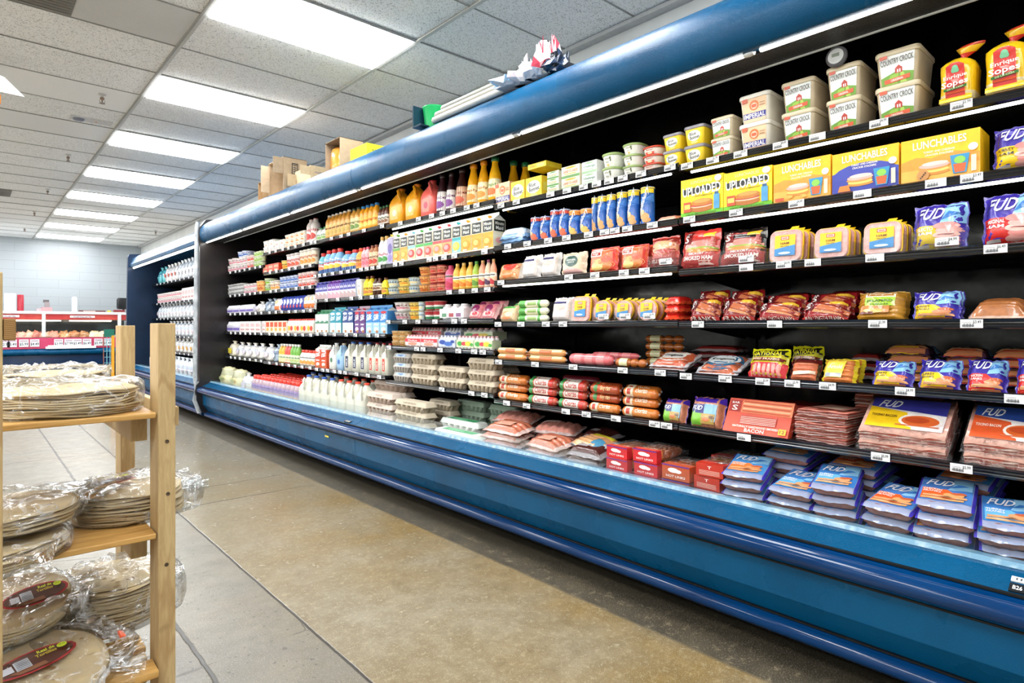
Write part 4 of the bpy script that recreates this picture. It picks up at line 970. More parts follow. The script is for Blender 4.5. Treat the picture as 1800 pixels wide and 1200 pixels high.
def a_upl(): return [('r', 0, 0, 1, .14, '6fc21e'), T('LUNCHABLES', .5, .9, .5, .08, 'f2d8a0'), ('p', [(.06, .58), (.95, .66), (.93, .8), (.06, .74)], '23231f'), T('UPLOADED', .5, .68, .9, .24, 'f4f4ee', .03), T('LUNCH COMBINATIONS', .55, .53, .42, .035, '5a4a18'),
    ('e', .5, .2, .27, .09, 'b56a24'), ('e', .5, .27, .26, .05, 'e8c9a8'), ('e', .5, .29, .27, .04, 'c04a38'), ('e', .52, .36, .25, .09, 'c47a2e'), ('e', .52, .39, .2, .05, 'dc9a48'), ('r', .08, .14, .26, .4, 'c8502c'), ('r', .1, .22, .24, .34, 'f0c860'), ('r', .8, .14, .93, .5, '4f9ccc'), ('r', .82, .5, .91, .56, '2a5c8a'), T('HAM AND AMERICAN SUB SANDWICH', .5, .07, .7, .05, '2c5a10'), ('e', .9, .9, .08, .08, 'eef2e8')]
def a_lun(col='fac516', low='f2b04a', food=0):
    P = [('r', 0, 0, 1, .5, low) if not food == 2 else ('r', 0, 0, 1, .3, '3a46a8'), ('p', [(0, .5), (.2, .58), (.4, .52), (.7, .6), (1, .5), (1, .3), (0, .3)], 'e89a34' if food != 2 else '3a46a8')]
    if food == 2: P += [('e', .5, .4, .5, .3, '3a46a8'), ('r', 0, .0, 1, .34, '3440a0')]
    P += [T('LUNCHABLES', .5, .84, .68, .17, 'f8f6ea', .02), T('TURKEY AND CHEDDAR', .5, .66, .4, .045, 'f4efe0'), T('CRACKER STACKERS', .5, .59, .36, .045, 'f4efe0'),
        ('e', .44, .2, .2, .05, 'd88a34'), ('e', .44, .25, .19, .05, 'f2cf6a'), ('e', .43, .3, .2, .05, 'd89444'), ('e', .44, .35, .2, .06, 'e6b0a4'), ('e', .45, .39, .17, .045, 'f0cfc4'), ('p', [(.68, .1), (.84, .1), (.88, .5), (.64, .5)], '2f8fc0'), ('p', [(.7, .12), (.82, .12), (.84, .3), (.68, .3)], 'd8602c'), ('e', .76, .38, .07, .08, '8acc50'), ('e', .92, .62, .06, .08, 'f0e8d0'), ('r', .9, .1, .96, .44, 'f4e8c0')]
    if food == 0: P += [('p', [(.04, .06), (.2, .06), (.2, .14), (.04, .14)], 'c8502c'), ('e', .3, .14, .06, .04, 'e8b050'), ('e', .55, .12, .06, .04, 'e8b050')]
    if food == 1: P += [('e', .3, .16, .08, .12, 'c48a4c')] + [('e', .27 + .02 * q, .1 + .035 * q, .012, .018, '4a2c18') for q in range(4)]
    if food == 2: P += [('p', [(.1, .06), (.3, .06), (.27, .2), (.13, .2)], 'e08030')]
    return P
def a_sopes(): return [('p', [(.2, .1), (.8, .1), (.78, .9), (.6, .98), (.4, .98), (.22, .9)], 'c8281e'), ('p', [(0, 0), (1, 0), (1, .12), (.5, .2), (0, .12)], 'f0c41c'), ('e', .5, .82, .1, .09, '7cc49a'), ('e', .44, .78, .06, .05, '7cc49a'), ('e', .56, .78, .06, .05, '7cc49a'), T('Enrique', .5, .62, .72, .14, 'f6d8cc', .06), T('Sopes', .5, .43, .8, .2, 'f8f4ec', .06), ('p', [(.16, .27), (.86, .31), (.86, .37), (.16, .33)], '3c7a34'), T('DE LA CASA', .52, .32, .5, .035, 'f0e8c0', .06), ('r', .2, .2, .8, .24, 'd8542c')]
def a_fud(low='f2cc1c', word='TURKEY', word2='FRANKS', meat='d8885c', hot=True, big=.24):
    P = [('p', [(.52, .5), (.98, .55), (.98, .98), (.6, .98), (.62, .75)], '8ec4e8'), ('p', [(.04, .04), (.74, .04), (.66, .38), (.5, .5), (.04, .52)], low), ('p', [(.55, .6), (.92, .72), (.7, .78)], '3a78c0'), T('FUD', .37, .75, .5, big, 'f6f8fb', 0, .35), T(word, .24, .44, .36, .07, '33240f' if low[0] in 'f' else 'f4e8e0'), T(word2, .24, .35, .34, .06, '33240f' if low[0] in 'f' else 'f4e8e0')]
    if hot: P += [('p', [(.08, .05 + .09 * q), (.9, .05 + .09 * q), (.92, .09 + .09 * q), (.9, .125 + .09 * q), (.08, .125 + .09 * q)] if q else [(.06, .04), (.86, .04), (.86, .11), (.06, .11)], meat if q != 1 else 'e0a070') for q in range(2)] + [('e', .66, .26, .2, .08, meat), ('e', .74, .34, .16, .05, 'c0603c')]
    else: P += [('e', .66 + .05 * (q % 2), .12 + .09 * q, .24, .07, ('e8a8a0', 'd88a84', 'f0bcb0')[q % 3]) for q in range(5)] + [T('~', .66, .3, .3, .03, 'a85a54'), ('r', .08, .08, .34, .12, 'f0e8e4')]
    return P
def a_oscar(): return [('r', 0, .34, 1, 1, 'f4c414'), ('r', 0, 0, 1, .34, '3a8ac8'), ('p', [(0, .34), (1, .5), (1, .34)], '3a8ac8'), ('r', .3, .76, .7, .93, 'c84c30'), ('r', .34, .79, .66, .9, 'f0e0d0'), ('r', .37, .82, .63, .87, 'c84c30'), T('HAM', .5, .6, .42, .11, '7a3a1c'), T('SMOKED', .5, .46, .4, .05, '6a4a1c'), ('e', .5, .12, .3, .06, 'd8e8f0')]
def a_bars_logo(x, y, w, h, bg='7a1c1e'): return [('r', x, y, x + w, y + h, bg), T('BAR', x + w * .5, y + h * .8, w * .8, h * .22, 'f4ece6'), T('S', x + w * .5, y + h * .36, w * .5, h * .55, 'f4ece6')]
def a_barsham(c='c83a34'): return [('r', 0, .72, 1, 1, c), ('r', 0, 0, 1, .06, c), ('r', .62, .78, .94, .94, 'f0c030'), ('e', .55, .56, .42, .13, 'e6a89c'), ('e', .62, .6, .32, .08, 'd88478'), ('e', .6, .5, .4, .04, '8aa43c'), ('e', .58, .45, .4, .05, 'c8823c')] + a_bars_logo(.06, .62, .26, .34) + [('r', 0, .06, 1, .36, 'a83c3a'), T('SMOKED HAM', .52, .26, .76, .1, 'f2dcd4'), T('HICKORY', .5, .37, .4, .06, 'f2dcd4'), ('r', .56, .1, .92, .2, 'd8b4ac')]
def a_franks(w='FRANKS', n=1): return [('r', 0, 0, 1, .24, 'a82620'), ('r', 0, .84, 1, 1, '8a1a1c'), ('p', [(.3, .55), (1, .3), (1, .5), (.4, .75)], 'b8643c'), ('p', [(.25, .4), (.9, .24), (.95, .3), (.3, .52)], 'cc8050'), ('p', [(.4, .78), (1, .56), (1, .7), (.55, .84)], 'a85030'), ('r', .62, .72, .95, .86, 'e8b83c')] + a_bars_logo(.04, .48, .24, .36, '5a1416') + [T(w, .52, .12, .84, .13, 'f4e6dc')]
def a_hebrew(): return [('r', 0, .78, 1, 1, 'd8d418'), ('r', 0, 0, 1, .5, 'cf3038')] + [('p', [(.06 + .125 * q, .04), (.14 + .125 * q, .04), (.14 + .125 * q, .42), (.1 + .125 * q, .46), (.06 + .125 * q, .42)], 'e89488') for q in range(7)] + [('p', [(.04, .66), (.96, .74), (.96, .96), (.04, .88)], '26241c'), T('Hebrew', .5, .88, .56, .11, 'f0e428', .06), T('NATIONAL', .5, .76, .8, .12, 'f2e830', .06), ('r', .06, .54, .94, .64, '7a1c1a'), T('BEEF FRANKS', .5, .59, .7, .06, 'f0d0a0')]
def a_jal(): return [('r', .2, .62, .84, .92, 'f0e4cc'), ('r', .24, .78, .8, .9, 'b87a2c'), T('Johnsonville', .52, .84, .5, .07, 'f6ead0'), ('r', .2, .46, .84, .74, '9cc41c'), T('JALAPEÑO', .52, .62, .56, .12, '2c4c10'), T('CHEDDAR', .52, .51, .4, .06, '3c5a14'), ('r', .1, .24, .74, .46, 'b87838'), ('e', .4, .3, .22, .07, 'd8b060'), ('r', .1, .2, .4, .27, '6a1c14')]
def a_long(w='Longaniza'): return [('e', .5, .5, .48, .42, 'c8603c'), ('e', .5, .5, .44, .34, 'f0e8dc'), T('EL MEXICANO', .5, .76, .4, .08, 'b8503a'), ('r', .24, .38, .76, .62, 'faf8f2'), T(w, .5, .5, .46, .2, '33302c'), ('r', .3, .22, .7, .28, 'c86a44')]
def a_oval(c='3a6a8c'): return [('e', .5, .5, .44, .38, c), ('e', .5, .5, .38, .29, 'e8ecec'), T('Longaniza', .5, .5, .5, .16, '4a3a34'), ('r', .34, .26, .66, .32, c)]
def a_bacon(): return [('r', .02, .6, .2, .94, 'a82c20'), T('S', .11, .72, .09, .16, 'f4ece6'), T('BAR', .11, .87, .12, .06, 'f4ece6'), ('p', [(.22, .6), (1, .58), (1, .98), (.22, .96)], 'e8895c')] + [('p', [(.24, .62 + .07 * q), (.96, .6 + .07 * q), (.98, .64 + .07 * q), (.24, .66 + .07 * q)], ('c8502c', 'f0b890')[q % 2]) for q in range(5)] + \
    [('r', .24, .26, .8, .5, 'b84038')] + [('r', .25, .27 + .045 * q, .79, .29 + .045 * q, 'e8b0a0') for q in range(5)] + [T('NATURALLY HARDWOOD SMOKED', .5, .18, .7, .06, 'f8e4d8'), T('BACON', .5, .08, .3, .1, 'f8e4d8'), ('r', .86, .06, .97, .22, 'e8b030'), T('12', .915, .14, .07, .09, '7a2018')]
def a_fudb(c='f2c41c', c2='3a3a9c'): return [('r', .0, .12, 1, .96, 'ece4e4'), ('p', [(0, .7), (1, .56), (1, .96), (0, .96)], c2), ('p', [(.0, .12), (.62, .12), (.5, .58), (0, .7)], c), T('FUD', .26, .8, .28, .2, 'f8f8fb', 0, .4), ('e', .7, .36, .28, .2, 'f0e8e0'), ('e', .7, .36, .24, .15, 'd8642c'), ('e', .66, .38, .16, .08, 'c04a24'), ('r', .4, .2, .95, .23, 'c86a44'), T('TOCINO BACON', .22, .44, .34, .07, '5a3018' if c[0] == 'f' else 'f8e8d8')]
def a_mm(fr='f08a1c', band='f09a2c', lo='f4a838'): return [('r', 0, 0, 1, .5, lo), ('r', 0, .5, 1, .6, band), ('r', .06, .62, .94, .98, '1c2420'), T('Minute', .5, .88, .7, .11, 'f4f4ee'), T('Maid', .5, .73, .6, .12, 'f4f4ee'), ('e', .48, .3, .4, .15, fr), ('e', .42, .32, .24, .09, 'fbd070' if fr[0] == 'f' else 'e8a0a0'), ('r', 0, 0, 1, .08, 'f6f2e6'), ('r', .2, .1, .6, .14, 'f8f4e8')]
def a_silk(c='2f7cc0', c2='9cc8e8', word='Silk'): return [('r', 0, 0, 1, .5, c2), ('p', [(0, .5), (1, .5), (1, .62), (.5, .7), (0, .58)], c), T(word, .5, .74, .8, .26, 'f6f8fc', .1, .4), ('e', .5, .93, .4, .06, 'c02838' if word == 'Silk' else 'e8eef4'), ('e', .5, .2, .3, .1, 'f0f0ea'), ('e', .62, .1, .2, .06, 'b07a48'), ('r', .2, .38, .8, .44, 'f0f4f8')]
def a_pills(fr='d8a468', t='f2d024'): return [('r', 0, .88, 1, 1, t), ('p', [(.0, .5), (1, .62), (1, .86), (0, .74)], '3f7cc8'), T('Pillsbury', .5, .66, .9, .22, 'f6f8fb', 1.1, .4), ('e', .5, .2, .24, .1, fr), ('e', .34, .32, .2, .09, 'e8c490'), ('e', .62, .08, .2, .08, fr), ('r', .1, 0, .3, .06, 'e8ecf0')]
def a_hill(): return [('r', .04, .4, .96, .96, 'e86a3c'), ('e', .5, .3, .44, .24, 'e8a860'), ('e', .66, .28, .24, .18, 'd07838'), ('e', .4, .22, .2, .12, 'f0cf80'), ('e', .7, .5, .18, .12, 'c8502c'), ('r', .12, .62, .54, .9, 'f2e4d4'), ('r', .16, .66, .5, .86, 'a82c24'), T('HILLSHIRE', .33, .8, .3, .06, 'f8ece0'), T('FARM', .33, .72, .2, .06, 'f8ece0')]
def a_dark(): return [('r', 0, 0, 1, .3, '8c2c28'), T('DELI SHAVED', .5, .2, .8, .1, 'f4e4da'), ('e', .55, .62, .44, .22, 'd89468'), ('e', .5, .7, .34, .12, 'e8b084'), ('e', .6, .5, .34, .08, 'a83c30'), ('r', 0, .88, 1, 1, 'a83028')]
def a_nat(): return [('e', .52, .6, .26, .24, '2f5248'), T('NATURAL', .52, .64, .38, .07, 'e8ece4'), T('CHOICE', .52, .55, .26, .06, 'e8ece4'), ('p', [(.2, .04), (.9, .04), (.9, .2), (.5, .34), (.2, .22)], 'e8b8b4')]
def a_lab(bg, fg, w1, acc=None, y=.66): return [('r', 0, 0, 1, 1, bg), T(w1, .5, y, .8, .2, fg)] + ([('e', .5, .3, .28, .2, acc)] if acc else [])
def a_fruit(bg, fr, top='f4f0e6'): return [('r', 0, .0, 1, 1, bg), ('r', .0, .66, 1, .92, top), ('e', .4, .34, .28, .2, fr), ('e', .64, .24, .22, .16, fr), ('r', .2, .74, .8, .84, '5a5a50')]
def a_butter(w, c, fg, c2=None): return [('r', 0, 0, 1, .22, c2 or c), T(w, .5, .56, .78, .22, fg), ('e', .5, .86, .3, .08, c), ('r', .2, .3, .8, .36, c)]
def a_creamer(fr='f0c040'): return [('r', 0, 0, 1, .3, '26408c'), ('r', 0, .3, 1, .62, 'e8eef6'), T('Coffee', .5, .78, .7, .14, 'f6f6f8'), ('e', .5, .34, .3, .14, fr), T('mate', .5, .6, .6, .12, 'c02c34')]
def a_pudd(): return [('r', 0, .5, 1, 1, '7a3c8c'), ('r', 0, 0, 1, .5, 'f4e8e0'), ('e', .5, .3, .3, .2, 'd8583c')]
def a_hot(w='HOT LINKS'): return [T(w, .5, .24, .7, .16, 'f8e8e0'), ('e', .42, .64, .2, .16, 'f4ece8'), ('e', .6, .6, .12, .12, 'f4ece8'), ('r', 0, .92, 1, 1, '5a2a8c')]
def a_tri(): return [T('T', .5, .72, .14, .22, 'f8ece4')] + [('r', .12, .14 + .1 * q, .88, .18 + .1 * q, 'e8b4a4') for q in range(4)]
CANP = [(.97, 0), (1, .01), (1, .03), (.97, .035), (.97, .965), (1, .97), (1, .99), (.95, 1)]
BOT = [(.8, 0), (1, .03), (1, .45), (.92, .55), (1, .62), (.7, .78), (.4, .88), (.38, .98)]
JUICE = [(.85, 0), (1, .03), (1, .3), (.93, .45), (.8, .62), (.52, .78), (.44, .84), (.46, .94)]
SYR = [(.85, 0), (1, .03), (1, .5), (.86, .64), (.42, .82), (.36, .96)]
CUP = [(.74, 0), (.78, .02), (.96, .86), (1, .88)]
WIDE = [(.8, 0), (.84, .02), (.96, .8), (1, .82), (1, .86)]
SLIM = [(.86, 0), (1, .03), (1, .7), (.8, .8), (.5, .87), (.48, .97)]

def fit(prims, x0, y0, x1, y1):
    X = lambda x: x0 + (x1 - x0) * x; Y = lambda y: y0 + (y1 - y0) * y; out = []
    for p in prims:
        if p[0] == 'r': out.append(('r', X(p[1]), Y(p[2]), X(p[3]), Y(p[4]), p[5]))
        elif p[0] == 'e': out.append(('e', X(p[1]), Y(p[2]), p[3] * (x1 - x0), p[4] * (y1 - y0), p[5]))
        elif p[0] == 'p': out.append(('p', [(X(a), Y(b)) for a, b in p[1]], p[2]))
        else: out.append(('t', p[1], X(p[2]), Y(p[3]), p[4] * (x1 - x0), p[5] * (y1 - y0)) + tuple(p[6:]))
    return out
def a_deck(bg, low, w1, w2, meat): return [('r', 0, 0, 1, 1, bg)] + a_fud(low, w1, w2, meat)
# ================================================================ the goods: key -> (shape, look, category, object name, depth m, parameters)
def B(c, prof=BOT, cap=None, art=None, band=(.15, .5), **k): return dict(c=c, prof=prof, cap=cap, art=art, band=band, **k)
G = {
 'cc': ('tub', 'beige margarine tub with barn picture', 'tub', 'margarine_tub', .19, dict(c='cdbda0', lid='d3c5a8', art=a_cc())),
 'ccs': ('tub', 'small beige tub with barn picture', 'tub', 'margarine_tub', .10, dict(c='cdbda0', lid='d3c5a8', art=a_cc())),
 'imp': ('tub', 'white margarine tub with peach label', 'tub', 'margarine_tub', .18, dict(c='eee9dc', lid='f2efe6', art=a_imp())),
 'bb': ('tub', 'yellow margarine tub with grey lid', 'tub', 'margarine_tub', .11, dict(c='f2d028', lid='8d8a94', art=a_bb(), taper=.82)),
 'gtub': ('tub', 'white olive spread tub green lid', 'tub', 'spread_tub', .12, dict(c='f2f2ea', lid='9cb470', taper=.84, r=.4, art=[T('SPREAD', .4, .68, .6, .16, '8a8a70'), T('olive', .4, .4, .4, .16, '7c8068'), ('e', .8, .7, .1, .12, '4a5a20'), ('e', .86, .5, .08, .1, '3a4a1c'), ('e', .5, .14, .16, .1, 'd8b860')])),
 'rtub': ('tub', 'red and white spread tub', 'tub', 'spread_tub', .12, dict(c='f4e8de', lid='c84a34', taper=.84, r=.35, art=[('r', 0, 0, 1, .35, 'd8432c'), T('Butter!', .5, .64, .7, .2, 'b8402c'), ('e', .5, .2, .3, .12, 'f0d8b0')])),
 'sopes': ('sopes', 'yellow bag of thick corn cakes', 'bag of corn cakes', 'corn_cake_bag', .12, {}),
 'upl': ('box', 'yellow and green sandwich kit box', 'box', 'lunch_kit_box', .13, dict(c='fbd815', top='f4d21c', side=[('r', 0, 0, 1, .1, '6fc21e')], art=a_upl())),
 'luny': ('box', 'yellow cracker lunch kit box', 'box', 'lunch_kit_box', .13, dict(c='fac212', top='f6c01c', art=a_lun())),
 'lunb': ('box', 'yellow and blue lunch kit box', 'box', 'lunch_kit_box', .13, dict(c='fac212', top='f6c01c', art=a_lun(food=2))),
 'lunc': ('box', 'wide yellow lunch box with cookie', 'box', 'lunch_kit_box', .13, dict(c='fac212', top='f6c01c', art=a_lun(food=1))),
 'fudham': ('pack', 'blue bag of sliced turkey ham', 'lunch meat', 'lunch_meat_bag', .03, dict(c='3c2f9c', seal='3a2d9a', t=.035, art=a_fud('f2c820', 'TURKEY', 'HAM', hot=False))),
 'fudsel': ('pack', 'blue and yellow sliced ham bag', 'lunch meat', 'lunch_meat_bag', .03, dict(c='4233a0', seal='3a2d9a', t=.04, art=a_fud('e0bc28', 'SELECTO', 'HAM', hot=False))),
 'fudorig': ('pack', 'blue and red sliced ham bag', 'lunch meat', 'lunch_meat_bag', .03, dict(c='4233a0', seal='3a2d9a', t=.04, art=a_fud('d42a24', 'ORIGINAL', 'HAM', hot=False))),
 'barsham': ('pack', 'red pouch of smoked ham', 'lunch meat', 'lunch_meat_pouch', .03, dict(c='c8645c', seal='c83a34', t=.03, art=a_barsham())),
 'barsprem': ('pack', 'black pouch of premium ham', 'lunch meat', 'lunch_meat_pouch', .03, dict(c='b8605c', seal='1c1818', t=.03, art=a_barsham('1c1614'))),
 'om': ('ham', 'square ham tub with yellow tray', 'lunch meat', 'ham_tub', .05, dict(art=a_oscar())),
 'omr': ('ham', 'round ham tub with yellow tray', 'lunch meat', 'ham_tub', .05, dict(round=1, art=a_oscar())),
 'franks': ('pack', 'red packet of franks', 'hot dogs', 'frank_pack', .03, dict(c='7c2220', seal='8a2424', t=.03, art=a_franks())),
 'bun': ('pack', 'dark red bun length franks packet', 'hot dogs', 'frank_pack', .03, dict(c='8c1c20', seal='8c1c20', t=.03, art=a_franks('BUN LENGTH FRANKS'))),
 'redflat': ('pack', 'dark red frank packet lying flat', 'hot dogs', 'frank_pack', .03, dict(c='8c1c20', seal='7c1a1c', t=.025, art=[('r', .7, .3, .95, .7, 'c8c0bc'), ('r', .1, .3, .6, .5, '6a1416')])),
 'jal': ('pack', 'pack of cheddar jalapeno sausages', 'sausages', 'sausage_pack', .03, dict(c='b8842c', seal='c89c50', ribs=(6, 'h'), ribbox=(.04, .06, .8, .95), ribcol='b8801c', t=.035, mg=.04, meat=1, art=a_jal())),
 'fudt': ('pack', 'blue turkey franks packet', 'hot dogs', 'frank_pack', .03, dict(c='3a2f9e', seal='3a2f9e', t=.03, art=a_fud())),
 'fudc': ('pack', 'blue chicken franks packet', 'hot dogs', 'frank_pack', .03, dict(c='3a2f9e', seal='3a2f9e', t=.03, art=a_fud('d42c28', 'CHICKEN', 'FRANKS'))),
 'fudr': ('pack', 'blue and red franks packet', 'hot dogs', 'frank_pack', .03, dict(c='3a2f9e', seal='3a2f9e', t=.03, art=a_fud('c8201c', 'CHICKEN', 'FRANKS', 'd03828'))),
 'fudflat': ('pack', 'blue franks packet lying flat', 'hot dogs', 'frank_pack', .03, dict(c='5c3c50', seal='3a3f9e', t=.03, mg=.05, art=a_fud('f2cc1c'))),
 'fudflatp': ('pack', 'blue ham packet lying flat', 'lunch meat', 'lunch_meat_pouch', .03, dict(c='6c4458', seal='3a3f9e', t=.028, mg=.05, art=a_fud('d8402c', 'CHICKEN', 'HAM'))),
 'deckf': ('flat', 'franks packet lying with blue ends', 'hot dogs', 'frank_pack', .03, dict(c='8a5a4e', seal='8f96b0', art=a_deck('4a8cc8', 'e87a3c', 'CHICKEN', 'FRANKS', 'd89060'))),
 'deckb': ('flat', 'blue franks packet lying flat', 'hot dogs', 'frank_pack', .03, dict(c='8a5a4e', seal='8f96b0', art=a_deck('3f7cc0', '6cb4e0', 'TURKEY', 'FRANKS', 'd8a070'))),
 'decko': ('flat', 'orange labelled franks packet lying flat', 'hot dogs', 'frank_pack', .03, dict(c='8a5a4e', seal='8f96b0', art=a_deck('4a7cc0', 'e0602c', 'CHICKEN', 'FRANKS', 'd8a068'))),
 'loose': ('pack', 'clear bag of brown sausages', 'sausages', 'sausage_bag', .12, dict(c='9a5c34', seal='b89884', t=.05, ribs=(5, 'h'), ribcol='a8683a', mg=.06, meat=1, art=[('p', [(.05, .5), (.14, .5), (.14, .54), (.05, .54)], 'c89060')])),
 'hebrew': ('pack', 'yellow and red beef franks pack', 'hot dogs', 'frank_pack', .03, dict(c='d8d020', seal='d0c820', t=.03, art=a_hebrew())),
 'smalls': ('pack', 'small frank pack dark top band', 'hot dogs', 'frank_pack', .03, dict(c='c8684c', seal='2c1a18', ribs=(5, 'h'), ribcol='c86c48', t=.03, meat=1, art=[('r', .0, .74, 1, .95, '5c1c1c'), ('p', [(.2, .2), (.9, .3), (.9, .42), (.2, .34)], 'e0c8b0')])),
 'armour': ('pack', 'yellow labelled sausage pack', 'sausages', 'sausage_pack', .03, dict(c='c87838', seal='e0c428', ribs=(5, 'h'), ribcol='cc7434', t=.03, mg=.05, meat=1, art=[('p', [(.08, .2), (.62, .2), (.72, .9), (.16, .9)], 'e8d048'), T('Arnold', .42, .6, .4, .16, 'f6f0dc'), ('r', .14, .22, .6, .36, '9aa0a8')])),
 'darkflat': ('pack', 'dark red sausage packet lying flat', 'sausages', 'sausage_pack', .03, dict(c='7a2420', seal='8c8080', t=.025, art=[('r', .1, .4, .6, .6, '9a3c34')])),
 'longz': ('pack', 'clear longaniza packet with orange oval', 'sausages', 'longaniza_pack', .03, dict(c='c8705c', seal='c4bcbc', t=.022, mg=.08, meat=1, ribs=(4, 'h'), ribcol='c86a54', art=a_long())),
 'longb': ('pack', 'clear longaniza packet with blue oval', 'sausages', 'longaniza_pack', .03, dict(c='b8684c', seal='bcb8bc', t=.022, mg=.08, meat=1, ribs=(4, 'h'), ribcol='b05c3c', art=a_oval())),
 'fuds': ('pack', 'purple bag of thick pink sausages', 'sausages', 'sausage_bag', .04, dict(c='c88468', seal='5a2fb0', ribs=(6, 'v'), ribbox=(.04, .04, .96, .74), ribcol='d08c6c', t=.045, mg=.04, meat=1, art=[('r', .0, .78, 1, .99, '4c2fa8'), ('p', [(.1, .08), (.44, .08), (.46, .66), (.14, .7)], '7cbc3c'), ('p', [(.12, .42), (.5, .42), (.5, .7), (.14, .7)], '2c2f7c'), ('r', .5, .2, .86, .72, '8ec0e4'), T('FUD', .3, .58, .3, .14, 'f4f6fb', 0, .4), ('r', .44, .12, .84, .42, 'b89850'), ('e', .6, .24, .1, .06, 'c86c3c'), ('e', .76, .32, .08, .05, '6a4a28')])),
 'bacb': ('box', 'red and salmon bacon box', 'bacon', 'bacon_box', .035, dict(c='d8543c', top='c8442c', art=a_bacon())),
 'bacbf': ('box', 'red bacon box lying flat', 'bacon', 'bacon_box', .2, dict(c='b82420', top='b82420', art=[T('NATURALLY HARDWOOD SMOKED BACON', .5, .5, .8, .3, 'f0d8d0')])),
 'bacv': ('smeat', 'clear bacon pack lying flat', 'bacon', 'bacon_pack', .22, dict(art=[('p', [(.1, .3), (.9, .1), (.94, .8), (.2, .9)], 'd8907c'), ('p', [(.3, .3), (.8, .2), (.84, .6), (.4, .7)], 'e8c0a8')], layers=5)),
 'bacf': ('smeat', 'bacon pack with purple yellow label', 'bacon', 'bacon_pack', .24, dict(art=a_fudb(), layers=8)),
 'bacr': ('smeat', 'bacon pack with orange blue label', 'bacon', 'bacon_pack', .24, dict(art=a_fudb('e05a2c', '2c4c9c'), layers=8)),
 'hotl': ('link', 'hot links bag in red sleeve', 'sausages', 'hot_links_pack', .24, dict(c='c8242a', art=a_hot(), topart=[('r', .1, .1, .9, .9, 'd8503c')], slv=.16)),
 'hotb': ('link', 'brown hot links bag orange sleeve', 'sausages', 'hot_links_pack', .22, dict(c='b8502c', art=a_hot(), slv=.3, ribcol='c8641c')),
 'bart': ('link', 'sausage bag in brick red carton', 'sausages', 'hot_links_pack', .24, dict(c='b8301e', art=a_tri(), topart=a_bars_logo(.6, .4, .3, .5), slv=.35, ribcol='d08438')),
 'ib': ('box', 'peach butter stick box', 'box', 'butter_box', .12, dict(c='f0b890', top='d89ca0', art=a_imp())),
 'bbb': ('box', 'yellow butter stick box', 'box', 'butter_box', .12, dict(c='f6d02c', top='f4d84c', side=[('r', .1, .3, .9, .7, 'f0e060')], art=a_bb())),
 'bbl': ('box', 'yellow butter box lying flat', 'box', 'butter_box', .13, dict(c='f6d838', top='f4d84c', art=[('r', .5, .2, .9, .8, 'f0e884'), ('r', .1, .3, .4, .6, 'd8b82c')])),
 'but': ('box', 'small green and white butter carton', 'box', 'butter_box', .12, dict(c='eef0dc', top='e8ecd8', art=a_butter('butter', '5c9c4c', 'c8a434'))),
 'lol': ('box', 'white and yellow butter carton', 'box', 'butter_box', .12, dict(c='f4efcf', top='f0e8b4', art=a_butter('LAND O LAKES', 'd8b83c', 'b84c2c', '6ca05c'))),
 'lolw': ('box', 'white butter carton green label', 'box', 'butter_box', .12, dict(c='eef0ee', top='e8ecea', art=a_butter('Challenge', 'a8c8a0', '2c7c4c'))),
 'can': ('lathe', 'blue dough can with yellow top', 'can', 'dough_can', .06, B('2a62b4', CANP, ('f2d430', 1.01, .95, 1), a_pills(), (.06, .94), bottle=0, span=1.0, mat='can', capname='lid', n=20)),
 'canr': ('lathe', 'blue and red dough can', 'can', 'dough_can', .06, B('2a5cb0', CANP, ('cfc8c4', 1.01, .95, 1), a_pills('d8623c', 'c84434'), (.06, .94), bottle=0, span=1.0, mat='can', capname='lid', n=20)),
 'cano': ('lathe', 'blue dough can with orange top', 'can', 'dough_can', .06, B('2a5cb0', CANP, ('e8a050', 1.01, .9, 1), a_pills('e0b458', 'e09038'), (.06, .9), bottle=0, span=1.0, mat='can', capname='lid', n=20)),
 'snack': ('pack', 'blue and white snack roll bag', 'snack bag', 'snack_bag', .08, dict(c='c8d4e0', seal='7ca0c8', t=.06, art=[('p', [(.1, .2), (.9, .3), (.8, .7), (.2, .8)], '5c8cc0'), ('e', .5, .5, .3, .2, 'f0e4c8'), ('e', .6, .45, .16, .12, 'c08c4c')])),
 'salm': ('pack', 'pink packet lying flat', 'lunch meat', 'lunch_meat_pouch', .1, dict(c='e89c84', seal='e0c8bc', t=.025, art=[('e', .5, .5, .3, .2, 'd85c3c')])),
 'dbag': ('pack', 'orange and white deli bag', 'snack bag', 'deli_bag', .05, dict(c='e8b07c', seal='e8dcd0', t=.05, art=[('p', [(.1, .1), (.9, .2), (.8, .6), (.1, .7)], 'e07c3c'), ('e', .6, .7, .3, .2, 'c83c2c')])),
 'wbag': ('pack', 'pale bag of sliced meat', 'lunch meat', 'deli_bag', .05, dict(c='e4d8d0', seal='e0dcd8', t=.04, art=[('r', .1, .12, .9, .4, 'e8e8ea'), ('r', .2, .7, .8, .78, '3a3a68'), ('e', .5, .56, .3, .1, 'e0b0a4')])),
 'natc': ('pack', 'kraft pouch with green oval', 'lunch meat', 'deli_pouch', .04, dict(c='dcc4a4', seal='d8c4a8', t=.03, art=a_nat())),
 'hill': ('pack', 'red tray of sliced deli meat', 'lunch meat', 'deli_tray', .05, dict(c='d83c2c', seal='d03428', t=.03, mg=.05, ew=.3, art=a_hill())),
 'shav': ('pack', 'dark red shaved deli meat pouch', 'lunch meat', 'deli_pouch', .04, dict(c='a83c30', seal='b83c2c', t=.03, art=a_dark())),
 'froz': ('pack', 'green and orange food bag', 'food bag', 'food_bag', .07, dict(c='e4c89c', seal='6cb850', t=.06, art=[('r', .1, .7, .9, .95, '4ca44c'), ('e', .5, .35, .35, .2, 'e08c5c'), ('e', .6, .4, .2, .12, 'f0dcae')])),
